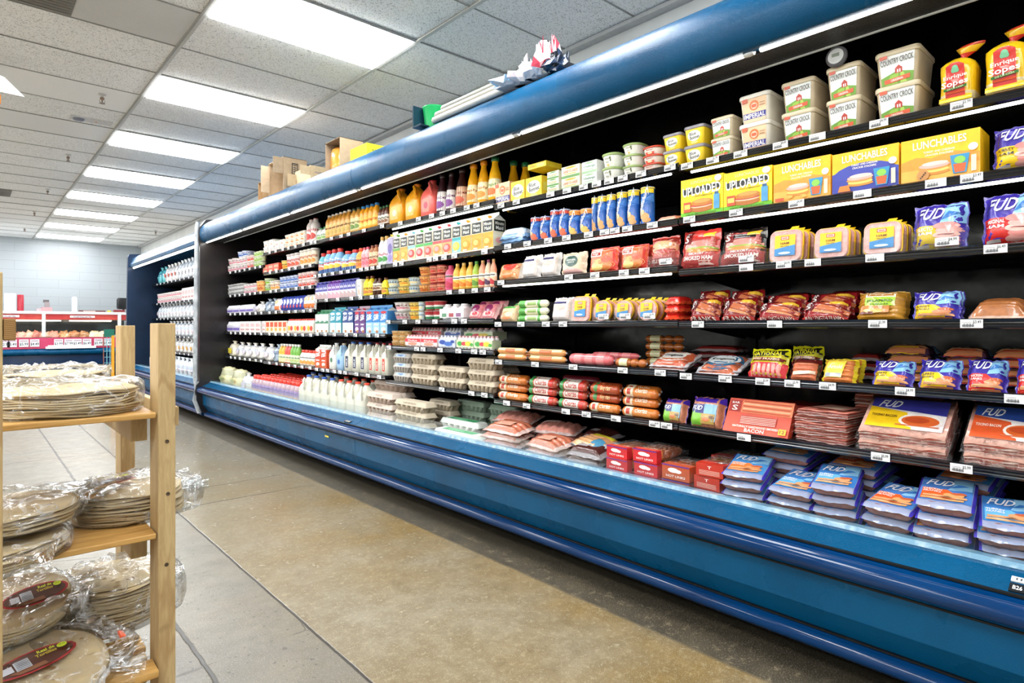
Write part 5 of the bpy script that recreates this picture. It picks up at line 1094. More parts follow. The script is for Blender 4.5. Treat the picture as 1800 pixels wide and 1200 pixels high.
 'grol': ('roll', 'cream and green rolled packet', 'food roll', 'wrapped_roll', .045, dict(c='e8e8c8', art=[('r', 0, 0, .25, 1, '4c9c3c'), ('r', .75, 0, .85, 1, '4c9c3c'), ('r', .35, .3, .7, .6, '8cac5c')])),
 'rpk': ('pack', 'bright red packet', 'food bag', 'food_packet', .05, dict(c='d82820', seal='e04c2c', t=.035, art=[('r', .1, .6, .9, .8, 'a81c18')])),
 'chubo': ('roll', 'orange chorizo roll', 'chorizo', 'chorizo_roll', .045, dict(c='c8702c', art=[('r', .05, .1, .3, .9, 'e8d8b8'), ('r', .32, .2, .9, .5, 'd88c4c'), T('chorizo', .6, .6, .4, .3, 'f0e4c8'), ('r', .1, .3, .22, .7, 'b83c2c')])),
 'chubw': ('roll', 'red and white chorizo roll', 'chorizo', 'chorizo_roll', .045, dict(c='c85c48', art=[('r', .0, .1, .15, .9, '3c8c4c'), ('r', .2, .15, .8, .85, 'ece0d4'), T('Chorizo', .5, .5, .5, .4, 'b82c24'), ('r', .85, .1, 1, .9, 'c83428')])),
 'chubr': ('roll', 'brown red chorizo roll', 'chorizo', 'chorizo_roll', .045, dict(c='a84824', art=[('r', .1, .2, .5, .8, 'c8502c'), T('Soy rizo', .6, .5, .4, .4, 'e8c888'), ('e', .2, .5, .08, .3, '4c8c4c')])),
 'longr': ('roll', 'cream topped sausage roll', 'sausages', 'sausage_roll', .04, dict(c='d89454', art=[('r', .0, .5, 1, 1, 'e8d8a0'), ('r', .3, .3, .7, .7, 'c86c3c')])),
 'pinkc': ('roll', 'long pink netted sausage roll', 'sausages', 'sausage_roll', .05, dict(c='d8686c', art=[('r', .1, .0, .3, 1, 'e08888'), ('r', .4, 0, .6, 1, 'e08888'), ('r', .7, 0, .9, 1, 'e08888')])),
 'brl': ('roll', 'brown linked sausage with pale label', 'sausages', 'sausage_links', .04, dict(c='a85c24', links=4, art=[('r', .1, .2, .42, .9, 'dcd8a8')])),
 'netr': ('roll', 'dark red netted sausage roll behind', 'sausages', 'sausage_roll', .05, dict(c='8c2c38', art=[('r', .2, .1, .8, .5, 'a84c58')])),
 'meat': ('pack', 'clear packet of pink brown meat', 'meat', 'meat_packet', .03, dict(c='c0745c', seal='c8aca4', t=.04, mg=.07, ribs=(4, 'h'), ribcol='b86a50', meat=1, art=[('p', [(.3, .2), (.7, .25), (.66, .6), (.34, .5)], 'e0a890')])),
 'meatp': ('pack', 'clear packet of pale pink meat', 'meat', 'meat_packet', .03, dict(c='d8988c', seal='d0b8b4', t=.035, mg=.07, ribs=(5, 'v'), ribcol='dc9484', meat=1, art=[('p', [(.1, .5), (.5, .6), (.5, .8), (.1, .7)], 'e8ccc0')])),
 'meatd': ('pack', 'dark vacuum packet of meat', 'meat', 'meat_packet', .03, dict(c='4a2420', seal='8c8488', t=.04, art=[('r', .2, .3, .5, .5, 'b0a8a8')])),
 'meatw': ('pack', 'frank packet with yellow blue label', 'hot dogs', 'meat_packet', .03, dict(c='e0a070', seal='a8b4b8', t=.03, ribs=(5, 'h'), ribbox=(.05, .05, .7, .95), ribcol='e0a878', meat=1, art=[('p', [(.3, .6), (.9, .7), (.9, .9), (.3, .85)], 'e0cc3c'), ('r', .7, .1, .95, .5, '4c88a8')])),
 # jugs, bottles and cartons
 'ojug': ('jug', 'orange juice jug', 'jug', 'juice_jug', .12, dict(c='f4a81c', cap='f08c20', art=[('r', .1, .1, .9, .9, 'f0b04c'), ('e', .5, .5, .25, .2, 'f4e4b0')])),
 'pjug': ('jug', 'pink juice jug', 'jug', 'juice_jug', .12, dict(c='f06a60', cap='d83434', art=[('r', .1, .1, .9, .9, 'e88070'), ('e', .5, .5, .25, .2, 'b83c54')])),
 'dark': ('lathe', 'dark purple juice bottle', 'bottle', 'juice_bottle', .08, B('2c0c14', JUICE, ('2a1a18', .5, .9, 1), a_lab('e8e0dc', '6a2c6c', 'juice', '7c3c8c'), (.08, .55), n=18)),
 'prune': ('lathe', 'dark brown bottle with white cap', 'bottle', 'juice_bottle', .08, B('30100c', JUICE, ('301c14', .5, .9, 1), a_lab('e8b898', '7a2418', 'juice', 'c8502c'), (.08, .55), n=18)),
 'simo': ('lathe', 'tall orange juice bottle orange cap', 'bottle', 'juice_bottle', .1, B('f2ac10', JUICE, ('f09418', .56, .9, 1), a_lab('f8e8b8', 'b86c1c', 'simply', 'f08c28'), (.1, .5))),
 'simg': ('lathe', 'tall orange juice bottle green cap', 'bottle', 'juice_bottle', .1, B('f2b412', JUICE, ('1c6c3c', .56, .9, 1), a_lab('f6efc0', '4c7c2c', 'simply', 'e8702c'), (.1, .5))),
 'smo': ('lathe', 'yellow smoothie bottle', 'bottle', 'smoothie_bottle', .06, B('e8b040', BOT, ('f0c46c', .42, .9, 1), a_fruit('f0c050', 'e07c1c'), (.08, .55))),
 'smg': ('lathe', 'green smoothie bottle', 'bottle', 'smoothie_bottle', .06, B('9cbc3c', BOT, ('4c9c3c', .42, .9, 1), a_fruit('b8c84c', '5c8c2c'), (.08, .55))),
 'smp': ('lathe', 'pink smoothie bottle', 'bottle', 'smoothie_bottle', .06, B('d85474', SLIM, ('c83c5c', .5, .92, 1), a_fruit('d8507c', 'b82c4c', 'e88ca4'), (.05, .7))),
 'smb': ('lathe', 'dark berry smoothie bottle', 'bottle', 'smoothie_bottle', .06, B('e4c8a8', BOT, ('8c3c5c', .42, .9, 1), a_fruit('e8d0bc', '4c2c4c'), (.08, .55))),
 'smr': ('lathe', 'red berry smoothie bottle', 'bottle', 'smoothie_bottle', .06, B('e89c7c', BOT, ('d8a468', .42, .9, 1), a_fruit('f0c8a4', 'b82c34'), (.08, .55))),
 'tan': ('lathe', 'amber juice bottle with white cap', 'bottle', 'juice_bottle', .07, B('d8983c', SLIM, ('f0ece4', .5, .92, 1), a_lab('e8b870', '7a5424', 'jugo', 'c8a850'), (.1, .6))),
 'tang': ('lathe', 'amber bottle with dark cap', 'bottle', 'juice_bottle', .07, B('dca044', SLIM, ('34503c', .5, .92, 1), a_lab('e8d8a0', '5c6c34', 'tea', '6c8c3c'), (.1, .6))),
 'orbl': ('lathe', 'orange drink bottle blue cap', 'bottle', 'juice_bottle', .07, B('f4a41c', SLIM, ('3c8cd0', .54, .9, 1), a_lab('f6b83c', 'c85c18', 'orange', 'f4d068'), (.12, .5))),
 'cofd': ('lathe', 'small brown coffee bottle', 'bottle', 'coffee_bottle', .06, B('5c3424', BOT, ('3c7c4c', .45, .9, 1), a_lab('e8e0d4', '3c5c3c', 'cafe', '8c5c3c'), (.1, .55))),
 'crem': ('lathe', 'blue creamer bottle with red cap', 'bottle', 'creamer_bottle', .07, B('7cb4dc', BOT, ('d83430', .52, .84, 1), a_creamer(), (.06, .72))),
 'cremt': ('lathe', 'teal creamer bottle with red cap', 'bottle', 'creamer_bottle', .07, B('5cb4c0', BOT, ('d83430', .52, .84, 1), a_creamer('e8885c'), (.06, .72))),
 'cremo': ('lathe', 'orange creamer bottle red cap', 'bottle', 'creamer_bottle', .07, B('f0a040', BOT, ('e04c2c', .52, .84, 1), a_lab('f0b45c', '8c3c1c', 'cream', 'e8702c'), (.06, .6))),
 'pinkb': ('lathe', 'slim pink milk drink bottle', 'bottle', 'milk_drink', .06, B('f4c0c4', SLIM, ('e05468', .52, .9, 1), a_lab('f0a4ac', 'b83c4c', 'leche', 'e86c7c'), (.08, .68))),
 'brnb': ('lathe', 'slim chocolate drink bottle', 'bottle', 'milk_drink', .06, B('a8683c', SLIM, ('7c3c24', .52, .9, 1), a_lab('e0c4a0', '6c2c1c', 'choco', 'c83c2c'), (.08, .68))),
 'whtb': ('lathe', 'white bottle with yellow cap', 'bottle', 'milk_bottle', .07, B('f0eeea', BOT, ('e8b45c', .48, .88, 1), a_lab('e4e8ec', 'b82c34', 'leche', '4c9c4c'), (.08, .55))),
 'nesq': ('lathe', 'yellow chocolate milk bottle', 'bottle', 'milk_bottle', .06, B('f0d41c', BOT, ('6c3c1c', .45, .88, 1), a_lab('f4d82c', '8c4c1c', 'milk', 'c87c34'), (.08, .55))),
 'choc': ('lathe', 'slim dark brown milk bottle', 'bottle', 'milk_bottle', .06, B('4c2c1c', SLIM, ('5c3424', .5, .92, 1), a_lab('e8dcc8', '3c2014', 'milk', '7c4c2c'), (.3, .7))),
 'redw': ('lathe', 'tall red and white whipped bottle', 'bottle', 'cream_can', .07, B('e8dcd8', SLIM, ('c83830', .45, .86, 1), a_lab('ece4e0', 'b82c2c', 'whip', 'c83c34'), (.05, .75))),
 'kref': ('lathe', 'small white bottle green label', 'bottle', 'kefir_bottle', .07, B('ecece4', BOT, ('4c8c5c', .5, .88, 1), a_lab('e8ecdc', '3c7c4c', 'kefir', '8cb45c'), (.08, .6))),
 'goat': ('lathe', 'red lidded yogurt drink bottle', 'bottle', 'yogurt_drink', .06, B('ecd8d4', BOT, ('e04430', .6, .82, 1), a_fruit('f0dcd0', 'e8a04c', 'f0f0f0'), (.06, .62))),
 'sixp': ('lathe', 'fruit drink bottle with white cap', 'bottle', 'juice_bottle', .06, B('e8b440', BOT, ('ecece4', .5, .88, 1), a_lab('e0e4c8', '3c7c3c', 'bebida', 'f0d4a0'), (.06, .45))),
 'sixr': ('lathe', 'red fruit drink bottle', 'bottle', 'juice_bottle', .06, B('e05850', BOT, ('ecece4', .5, .88, 1), a_lab('e4e8cc', '3c7c3c', 'bebida', 'f0c4a0'), (.06, .45))),
 'sixg': ('lathe', 'green fruit drink bottle', 'bottle', 'juice_bottle', .06, B('78b450', BOT, ('ecece4', .5, .88, 1), a_lab('e4e8cc', '3c7c3c', 'bebida', 'b8c880'), (.06, .45))),
 'dye': ('lathe', 'clear drink bottle with red cap', 'bottle', 'yogurt_drink', .06, B('b49ca4', BOT, ('e03c2c', .62, .78, 1), [('r', 0, 0, 1, 1, 'b8a4b4'), ('r', 0, .5, 1, .9, '9c88b8'), T('yogurt', .5, .7, .7, .2, '5c4ca0'), ('e', .5, .24, .3, .18, 'e8b060')], (.06, .62))),
 'milkb': ('jug', 'milk jug with blue cap', 'jug', 'milk_jug', .15, dict(c='d2d0c0', cap='2c58b0', art=[('r', .3, .1, .7, .14, '7c94b8'), ('r', .3, .2, .7, .24, '7c94b8')])),
 'milkr': ('jug', 'milk jug with red cap', 'jug', 'milk_jug', .15, dict(c='d2d0c0', cap='dc4430', art=[('r', .3, .1, .7, .14, 'c89088')])),
 'milkn': ('jug', 'half gallon milk jug navy label', 'jug', 'milk_jug', .12, dict(c='d2d0c0', cap='2c68c0', art=[('r', .2, .1, .8, .95, '2c3454'), T('MILK', .5, .5, .6, .3, 'e8eaf0', 1.57)])),
 'milkd': ('jug', 'half gallon milk jug red label', 'jug', 'milk_jug', .12, dict(c='d2d0c0', cap='b82c34', art=[('r', .2, .1, .8, .95, 'c8442c'), T('MILK', .5, .5, .6, .3, 'f0e8e0', 1.57)])),
 'milkw': ('jug', 'rounded white plant milk jug', 'jug', 'milk_jug', .1, dict(c='e8e6de', cap='e4e4e4', art=[('e', .5, .6, .3, .2, '4c7c5c')])),
 'milkc': ('jug', 'pale blue plant milk jug', 'jug', 'milk_jug', .1, dict(c='9cc0e0', cap='c8b090', art=[('e', .5, .5, .3, .2, '3c6cac')])),
 'sorg': ('gable', 'orange oat milk carton', 'carton', 'milk_carton', .09, dict(c='d8542c', top='e0e0dc', art=a_silk('c8442c', 'd8582c', 'oat'), cap='e8e4dc')),
 'steal': ('gable', 'teal almond milk carton', 'carton', 'milk_carton', .09, dict(c='2c9cb0', top='3ca4b8', art=a_silk('1c8ca0', 'c8e0e4', 'Almond'), cap='d0d8dc')),
 'sblue': ('gable', 'navy almond milk carton', 'carton', 'milk_carton', .09, dict(c='2c4c8c', top='3c5c9c', art=a_silk('1c3c7c', 'e4e8ec', 'Almond'), cap='d0d8dc')),
 'spur': ('gable', 'purple soy milk carton', 'carton', 'milk_carton', .09, dict(c='5c3474', top='b8a0b0', art=a_silk('5c3474', '6c4484'), cap='c83444')),
 'slbl': ('gable', 'light blue soy milk carton', 'carton', 'milk_carton', .09, dict(c='3c88cc', top='5c9cd4', art=a_silk(), cap='3c78b8')),
 'sgrn': ('gable', 'green and white milk carton', 'carton', 'milk_carton', .09, dict(c='dce4dc', top='4c8c6c', art=a_silk('3c7c5c', 'e0e8e0', 'Leche'), cap='4c9c6c')),
 'lblu': ('gable', 'white and indigo milk carton', 'carton', 'milk_carton', .07, dict(c='dcdce8', top='4c4ca0', art=[('r', 0, .55, 1, 1, '3c3c98'), ('p', [(0, .0), (1, .0), (1, .3), (0, .5)], 'b89c9c'), T('leche', .5, .78, .8, .2, 'f0f0f8')], cap='3c3c98')),
 'lpur': ('gable', 'white and purple milk carton', 'carton', 'milk_carton', .07, dict(c='e4dce8', top='7c4ca8', art=[('r', 0, .55, 1, 1, '6c3ca0'), ('p', [(0, .0), (1, .0), (1, .3), (0, .5)], 'd89ca8'), T('leche', .5, .78, .8, .2, 'f0f0f8')], cap='7c3ca8')),
 'lprs': ('gable', 'tall violet patterned carton', 'carton', 'milk_carton', .09, dict(c='b0a8c8', top='e0dcd0', art=[('e', .5, .6, .4, .2, '6c5ca0'), ('e', .5, .25, .4, .14, '8c7cb8')], cap='e0c850')),
 'cupw': ('lathe', 'white yogurt cup', 'cup', 'yogurt_cup', .08, B('efece8', CUP, ('e4e0dc', 1.03, .88, .93), a_lab('ece8e8', '8c3c4c', 'yogur', 'd8909c'), (.1, .8), bottle=0, capname='foil_lid')),
 'cupb': ('lathe', 'white and blue yogurt cup', 'cup', 'yogurt_cup', .08, B('e8eaf0', CUP, ('3c64b0', 1.03, .88, .93), a_lab('d0d8ec', '2c4c9c', 'yogur', '4c74c0'), (.1, .8), bottle=0, capname='foil_lid')),
 'cupg': ('lathe', 'white and green yogurt cup', 'cup', 'yogurt_cup', .08, B('e8ece0', CUP, ('d0dca8', 1.03, .88, .93), a_lab('dce8b8', '4c8c2c', 'yogur', '8cbc3c'), (.1, .8), bottle=0, capname='foil_lid')),
 'cupk': ('lathe', 'black and white yogurt cup', 'cup', 'yogurt_cup', .08, B('ecebea', CUP, ('dcdcdc', 1.03, .88, .93), [('r', 0, .2, 1, .8, 'e8e8e8'), ('r', .1, .55, .9, .75, '2c2c30'), ('r', .2, .25, .8, .4, '4c4c54')], (.1, .8), bottle=0, capname='foil_lid')),
 'cupr': ('lathe', 'white yogurt cup red print', 'cup', 'yogurt_cup', .08, B('f0e4e0', CUP, ('e8d0cc', 1.03, .88, .93), a_lab('f0dcd8', 'c8342c', 'fresa', 'd8503c'), (.1, .8), bottle=0, capname='foil_lid')),
 'cupo': ('lathe', 'orange dessert cup', 'cup', 'dessert_cup', .08, B('e89c50', CUP, ('e8d8b8', 1.03, .88, .93), a_lab('f0b468', 'b84c1c', 'flan', 'c8641c'), (.1, .8), bottle=0, capname='foil_lid')),
 'cupy': ('lathe', 'yellow dessert cup', 'cup', 'dessert_cup', .08, B('f0cc58', CUP, ('e8e0c0', 1.03, .88, .93), a_lab('f4d878', '8c6c1c', 'flan', 'f09c2c'), (.1, .8), bottle=0, capname='foil_lid')),
 'cupc': ('lathe', 'pale blue dessert cup', 'cup', 'dessert_cup', .08, B('c4d0cc', CUP, ('c0c4b8', 1.03, .88, .93), a_lab('c8d8dc', '4c6c8c', 'natilla', 'e8d8a8'), (.1, .8), bottle=0, capname='foil_lid')),
 'cupm': ('lathe', 'dark red gelatin cup', 'cup', 'gelatin_cup', .08, B('a82c2c', CUP, ('c86c5c', 1.03, .88, .93), a_lab('e89c7c', '8c1c1c', 'gel', 'c83c2c'), (.1, .8), bottle=0, capname='foil_lid')),
 'cupt': ('lathe', 'green red striped gelatin cup', 'cup', 'gelatin_cup', .06, B('b83438', CUP, ('d8c8b8', 1.03, .88, .93), [('r', 0, .6, 1, 1, 'b02c34'), ('r', 0, .35, 1, .6, 'e8e4d8'), ('r', 0, 0, 1, .35, '2c7c4c')], (.1, .8), bottle=0, capname='foil_lid')),
 'pud': ('lathe', 'tan flan cup', 'cup', 'flan_cup', .07, B('d8a860', WIDE, ('e8dcc4', 1.03, .86, .95), a_lab('e8c888', '8c4c24', 'flan', 'b8702c'), (.2, .7), bottle=0, capname='foil_lid')),
 'tcup': ('lathe', 'tall white tub with orange print', 'cup', 'yogurt_tub', .1, B('f0e8dc', CUP, ('ece4dc', 1.04, .9, 1), a_lab('f0e4cc', 'b85c2c', 'crema', 'e8a04c'), (.08, .8), bottle=0, capname='lid')),
 'tpink': ('lathe', 'tall white tub with red print', 'cup', 'yogurt_tub', .1, B('f0e4e4', CUP, ('e8dcdc', 1.04, .9, 1), a_lab('f0dcd8', 'b83c34', 'crema', 'd85c3c'), (.08, .8), bottle=0, capname='lid')),
 'wtub': ('tub', 'white cheese tub with small print', 'tub', 'cheese_tub', .1, dict(c='eceae4', lid='e4e2dc', art=a_lab('e8e6e4', '8c94a8', 'queso', 'd0b098'))),
 'otub': ('tub', 'white tub with orange picture', 'tub', 'cheese_tub', .1, dict(c='eee8dc', lid='e8e2d8', art=a_fruit('f0dcc0', 'e0883c'))),
 'orbx': ('box', 'small orange red box', 'box', 'food_box', .1, dict(c='dc4424', top='e0583c', art=[('r', .1, .5, .9, .8, 'e8a07c'), ('r', .2, .1, .8, .3, 'f0c8a8')])),
 'whbx': ('box', 'white multipack box', 'box', 'drink_multipack', .1, dict(c='e8e0dc', top='f0ece8', art=[('r', .1, .5, .9, .8, 'd8b0b0'), T('leche', .5, .3, .7, .2, 'b84c4c')])),
 'orpk': ('box', 'orange labelled multipack box', 'box', 'drink_multipack', .1, dict(c='ecdcc8', top='f0b43c', art=[('r', .1, .5, .9, .9, 'e8542c'), ('e', .5, .3, .3, .15, 'e0a040')])),
 'blubag': ('pack', 'indigo snack pouch', 'pouch', 'cheese_pouch', .04, dict(c='2c3c9c', seal='3c50b0', t=.03, n=(8, 8), art=[('e', .5, .6, .36, .18, 'd8dcf0'), ('e', .5, .3, .25, .12, 'c03c4c')])),
 'orbag': ('pack', 'white and orange pouch', 'pouch', 'cheese_pouch', .04, dict(c='ece4dc', seal='e8e4e0', t=.03, n=(8, 8), art=[('r', .1, .05, .9, .4, 'e8742c'), ('e', .5, .7, .3, .12, 'c8a058')])),
 'crum': ('bag', 'crumpled clear bag of white cheese', 'bag', 'cheese_bag', .12, dict(c='e0dcd4', c2='b8bcc4', mat='film', tie=1, art=[('e', .5, .5, .4, .3, 'dcd4e0')])),
 'crumy': ('bag', 'crumpled bag with yellow print', 'bag', 'cheese_bag', .12, dict(c='e8e0c8', c2='d0ccc0', tie=1, art=[('r', .1, .1, .9, .8, 'e0cc3c')])),
 'crumb': ('bag', 'crumpled grey blue bag', 'bag', 'cheese_bag', .12, dict(c='a8b8c8', c2='5c6c84', tie=1, art=[('e', .5, .5, .4, .3, 'e8ecf0')])),
 'fbag': ('bag', 'white bag standing on distant shelf', 'bag', 'cheese_bag', .14, dict(c='dfe3e8', c2='aeb8c4', tie=1, art=[('r', .2, .2, .8, .6, 'e8d8dc')])),
 'fbago': ('bag', 'white and orange distant bag', 'bag', 'cheese_bag', .14, dict(c='e4e0dc', c2='b8bcc0', tie=1, art=[('r', .2, .2, .8, .7, 'e8b45c')])),
 'fbagr': ('bag', 'white and red distant bag', 'bag', 'cheese_bag', .14, dict(c='e4e0e0', c2='b8bcc0', tie=1, art=[('r', .2, .3, .8, .7, 'd85c44')])),
 'fbagt': ('bag', 'teal distant bag', 'bag', 'cheese_bag', .14, dict(c='5cb0b8', c2='2c7c90', tie=1)),
 'produce': ('bag', 'bulky pale bag of tortillas', 'bag', 'tortilla_bag', .2, dict(c='d8d0a4', c2='a8a888', art=[('e', .5, .6, .3, .2, 'b0b884')])),
 'egg': ('egg', 'grey pulp egg carton', 'egg carton', 'egg_carton', .1, dict(c='a89880', lid='bdb09a', art=[T('LARGE EGGS', .5, .5, .5, .5, '8c7c68')])),
 'eggb': ('egg', 'grey egg carton with blue label', 'egg carton', 'egg_carton', .1, dict(c='9c948a', lid='b4aea6', art=[('r', .1, .1, .8, .9, 'b8d0e8'), T('eggs', .45, .5, .4, .5, '3c64a0')])),
 'eggp': ('egg', 'pinkish speckled egg carton', 'egg carton', 'egg_carton', .1, dict(c='a8917f', lid='c8b8aa', art=[T('EGGS', .5, .5, .3, .5, '9c8478')])),
 'eggg': ('egg', 'sage green egg carton', 'egg carton', 'egg_carton', .1, dict(c='8ca08c', lid='9cb09c')),
 'eggt': ('egg', 'clear egg tray green label', 'egg carton', 'egg_carton', .1, dict(c='d8dcd4', lid='dce4dc', toplab=1, art=[('r', .1, .1, .9, .9, '3cae6c'), ('r', .2, .3, .6, .6, '8cd0a4')])),
 'ydr': ('multi', 'six pack of red yogurt drinks', 'drink pack', 'drink_pack', .1, dict(k=5, c='f0dcd8', cap='e8a0a0', sleeve='f0d8d4', art=[('r', 0, .5, 1, 1, 'd83c48'), T('Dulce', .5, .72, .6, .26, 'f4f0e8'), ('e', .5, .25, .3, .2, 'e89078')])),
 'ydb': ('multi', 'pack of blue berry yogurt drinks', 'drink pack', 'drink_pack', .1, dict(k=5, c='eceaf0', cap='c8ccdc', sleeve='c4ccdc', art=[('e', .25, .6, .2, .3, '2c4ca0'), ('e', .6, .4, .25, .3, '3c68b8'), ('e', .85, .7, .12, .2, '2c4c9c')])),
 'ydg': ('multi', 'pack of fruit salad yogurt drinks', 'drink pack', 'drink_pack', .1, dict(k=5, c='f0e8e8', cap='e8b0b4', sleeve='d0dcb8', art=[('e', .2, .5, .15, .3, '3c9c3c'), ('e', .45, .5, .15, .25, 'd83c48'), ('e', .7, .5, .18, .3, 'e8c83c'), ('e', .9, .4, .1, .2, '4ca43c')])),
 'dip': ('multi', 'pack of lidded fruit cups', 'drink pack', 'fruit_cup_pack', .1, dict(k=3, c='ece4e4', cap='f0f0f0', sleeve='e8e8e8', art=[('r', 0, .7, 1, 1, 'f2f2f2'), ('r', .1, .1, .3, .5, '5c8c6c'), ('r', .4, .1, .6, .5, 'a84c54'), ('r', .7, .1, .9, .5, '8c5c84')])),
 'ppk': ('pack', 'pink strawberry snack pouch', 'pouch', 'snack_pouch', .05, dict(c='e88c94', seal='e0a4a4', t=.04, art=[('e', .5, .6, .3, .2, '8c2c5c'), ('r', .1, .1, .9, .4, 'f4c4bc'), ('e', .6, .3, .2, .1, 'd83c48')])),
 'ypk': ('multi', 'pack of red capped yogurt bottles', 'drink pack', 'drink_pack', .06, dict(k=4, deep=1, c='f0e8dc', cap='e04838', sleeve='e8e0d0', art=[('e', .3, .4, .2, .3, 'e8b43c'), ('e', .7, .4, .2, .3, 'd85440'), ('r', 0, .8, 1, 1, 'f4f0ec')])),
 'wpk': ('multi', 'pack of small white bottles', 'drink pack', 'drink_pack', .06, dict(k=4, deep=1, c='e8e4ec', cap='dcdce4', sleeve='e0dcec', art=[('r', 0, .1, 1, .5, '7c6cb8'), ('r', 0, .8, 1, 1, 'f0f0f0')])),
 'bpk': ('multi', 'pack of blue topped small bottles', 'drink pack', 'drink_pack', .06, dict(k=4, deep=1, c='dce0ec', cap='3c5cb0', sleeve='ccd4e8', art=[('r', 0, .5, 1, 1, '3c5cb0'), ('e', .5, .25, .4, .15, 'e8b48c')])),
}
for i, (fr, bd, lo, nm) in enumerate((('f08a1c', '5c9c3c', 'f4a838', 'orange'), ('f09c2c', 'f0a034', 'f4b450', 'amber'), ('d8342c', '8cc4d8', 'f0c8a0', 'red apple'), ('c8242c', '4cb04c', 'e4d8c0', 'cherry'), ('e04434', '3cac54', 'e8a080', 'strawberry'), ('e88c3c', 'd84c4c', 'f4c080', 'peach'), ('e0503c', 'e0505c', 'f0a868', 'guava'), ('f0c43c', '34a8b0', '8ccccc', 'pineapple'), ('f4961c', 'f4a42c', 'f6ac38', 'bright orange'))):
    G['mm%d' % i] = ('gable', 'juice carton with %s picture' % nm, 'carton', 'juice_carton', .095, dict(c='e8e2d0', top='e6ece4', cap=bd, art=a_mm(fr, bd, lo), side=a_mm('e8dcc0', 'f0e8d0', 'f0ead8')))
def K_sopes(w, h, d, P):
    m = MB(); n = 5; c = lin('e8c468')
    R = []
    for z, s in ((0, .9), (.02, .98), (.2, 1), (.4, .97), (.6, 1), (.68, .95), (.74, .7), (.8, .38)): R.append([(x + .002 * sin(z * 60 + x * 80), y, z2) for x, y, z2 in rrect(w * s, d * s, .03 * s, z * h, 4, 0, d / 2)])
    m.rings(R, c, True, cs=[c, lin('e0d0a0'), lin('f0c41c'), lin('f0c41c'), lin('f0c41c'), lin('f2c820'), lin('f2c820')])
    l = MB(); l.art(a_sopes(), lambda u, v, o: ((u - .5) * w * .9, .004 * sin(v * 12) - .004 - o, h * (.06 + .62 * v)), sub=6, off=.001)
    t = MB(); t.rings([[(w * .1 * q + r * w * cos(a) * (1 + .3 * sin(3 * a + q)), d / 2 + r * w * .6 * sin(a), h * z) for a in [2 * pi * i / 14 for i in range(14)]] for q, (z, r) in enumerate(((.76, .16), (.82, .08), (.88, .2), (.96, .34), (1.0, .3)))], lin('f2c020'), True, cs=[lin('f2c820'), lin('d8342c'), lin('f2c020'), lin('d8442c')])
    return [('bag', m, 'film'), ('printed_label', l, 'film'), ('twisted_top', t, 'film')]
KIND['sopes'] = K_sopes; KIND['smeat'] = K_stackmeat

# ---------------------------------------------------------------- placing
BAY = ['nearest bay', 'second bay', 'third bay', 'fourth bay', 'fifth bay', 'farthest bay', 'distant case']
def shelf_name(bay, lv):
    n = len(LV[bay]) if bay < 6 else 5
    if lv == 'deck': return 'bottom deck'
    return 'lowest shelf' if lv == n - 1 else ['top shelf', 'second shelf', 'third shelf', 'fourth shelf', 'fifth shelf'][lv]
_mesh = {}; PLACED = []
def parts_of(key, w, h, d):
    k = (key, round(w, 3), round(h, 3), round(d, 3))
    if k not in _mesh:
        kd, look, cat, nm, _, P = G[key]; P = dict(P); P.setdefault('art', [])
        md = {}
        L = []
        for q in KIND[kd](w, h, d, P):
            if q[1].v:
                if id(q[1]) not in md: md[id(q[1])] = q[1].data(q[0])
                L.append((q[0], md[id(q[1])], q[2], q[3] if len(q) > 3 else None))
        _mesh[k] = (L, KIND)
    return _mesh[k][0]
def put(key, X, Y, Z, w, h, d, lean=0, yaw=0, lie=False, roll=0, meta=None):
    nm = G[key][3]; t = bpy.data.objects.new(nm, None); COL.objects.link(t); t.empty_display_size = .03
    if lie:
        t.rotation_euler = (-pi / 2 + lean, roll, -pi / 2 + yaw); t.location = (X, Y, Z + G[key][5].get('t', .03) * (1.2 if not lean else 1.0))
    else: t.rotation_euler = (-lean, roll, -pi / 2 + yaw); t.location = (X, Y, Z)
    t['category'] = G[key][2]
    for n, me, mt, at in parts_of(key, w, h, d): link(n, me, mt, t, loc=at)
    PLACED.append((t, key, Y, Z, X) + meta); return t
rj = random.Random(21)
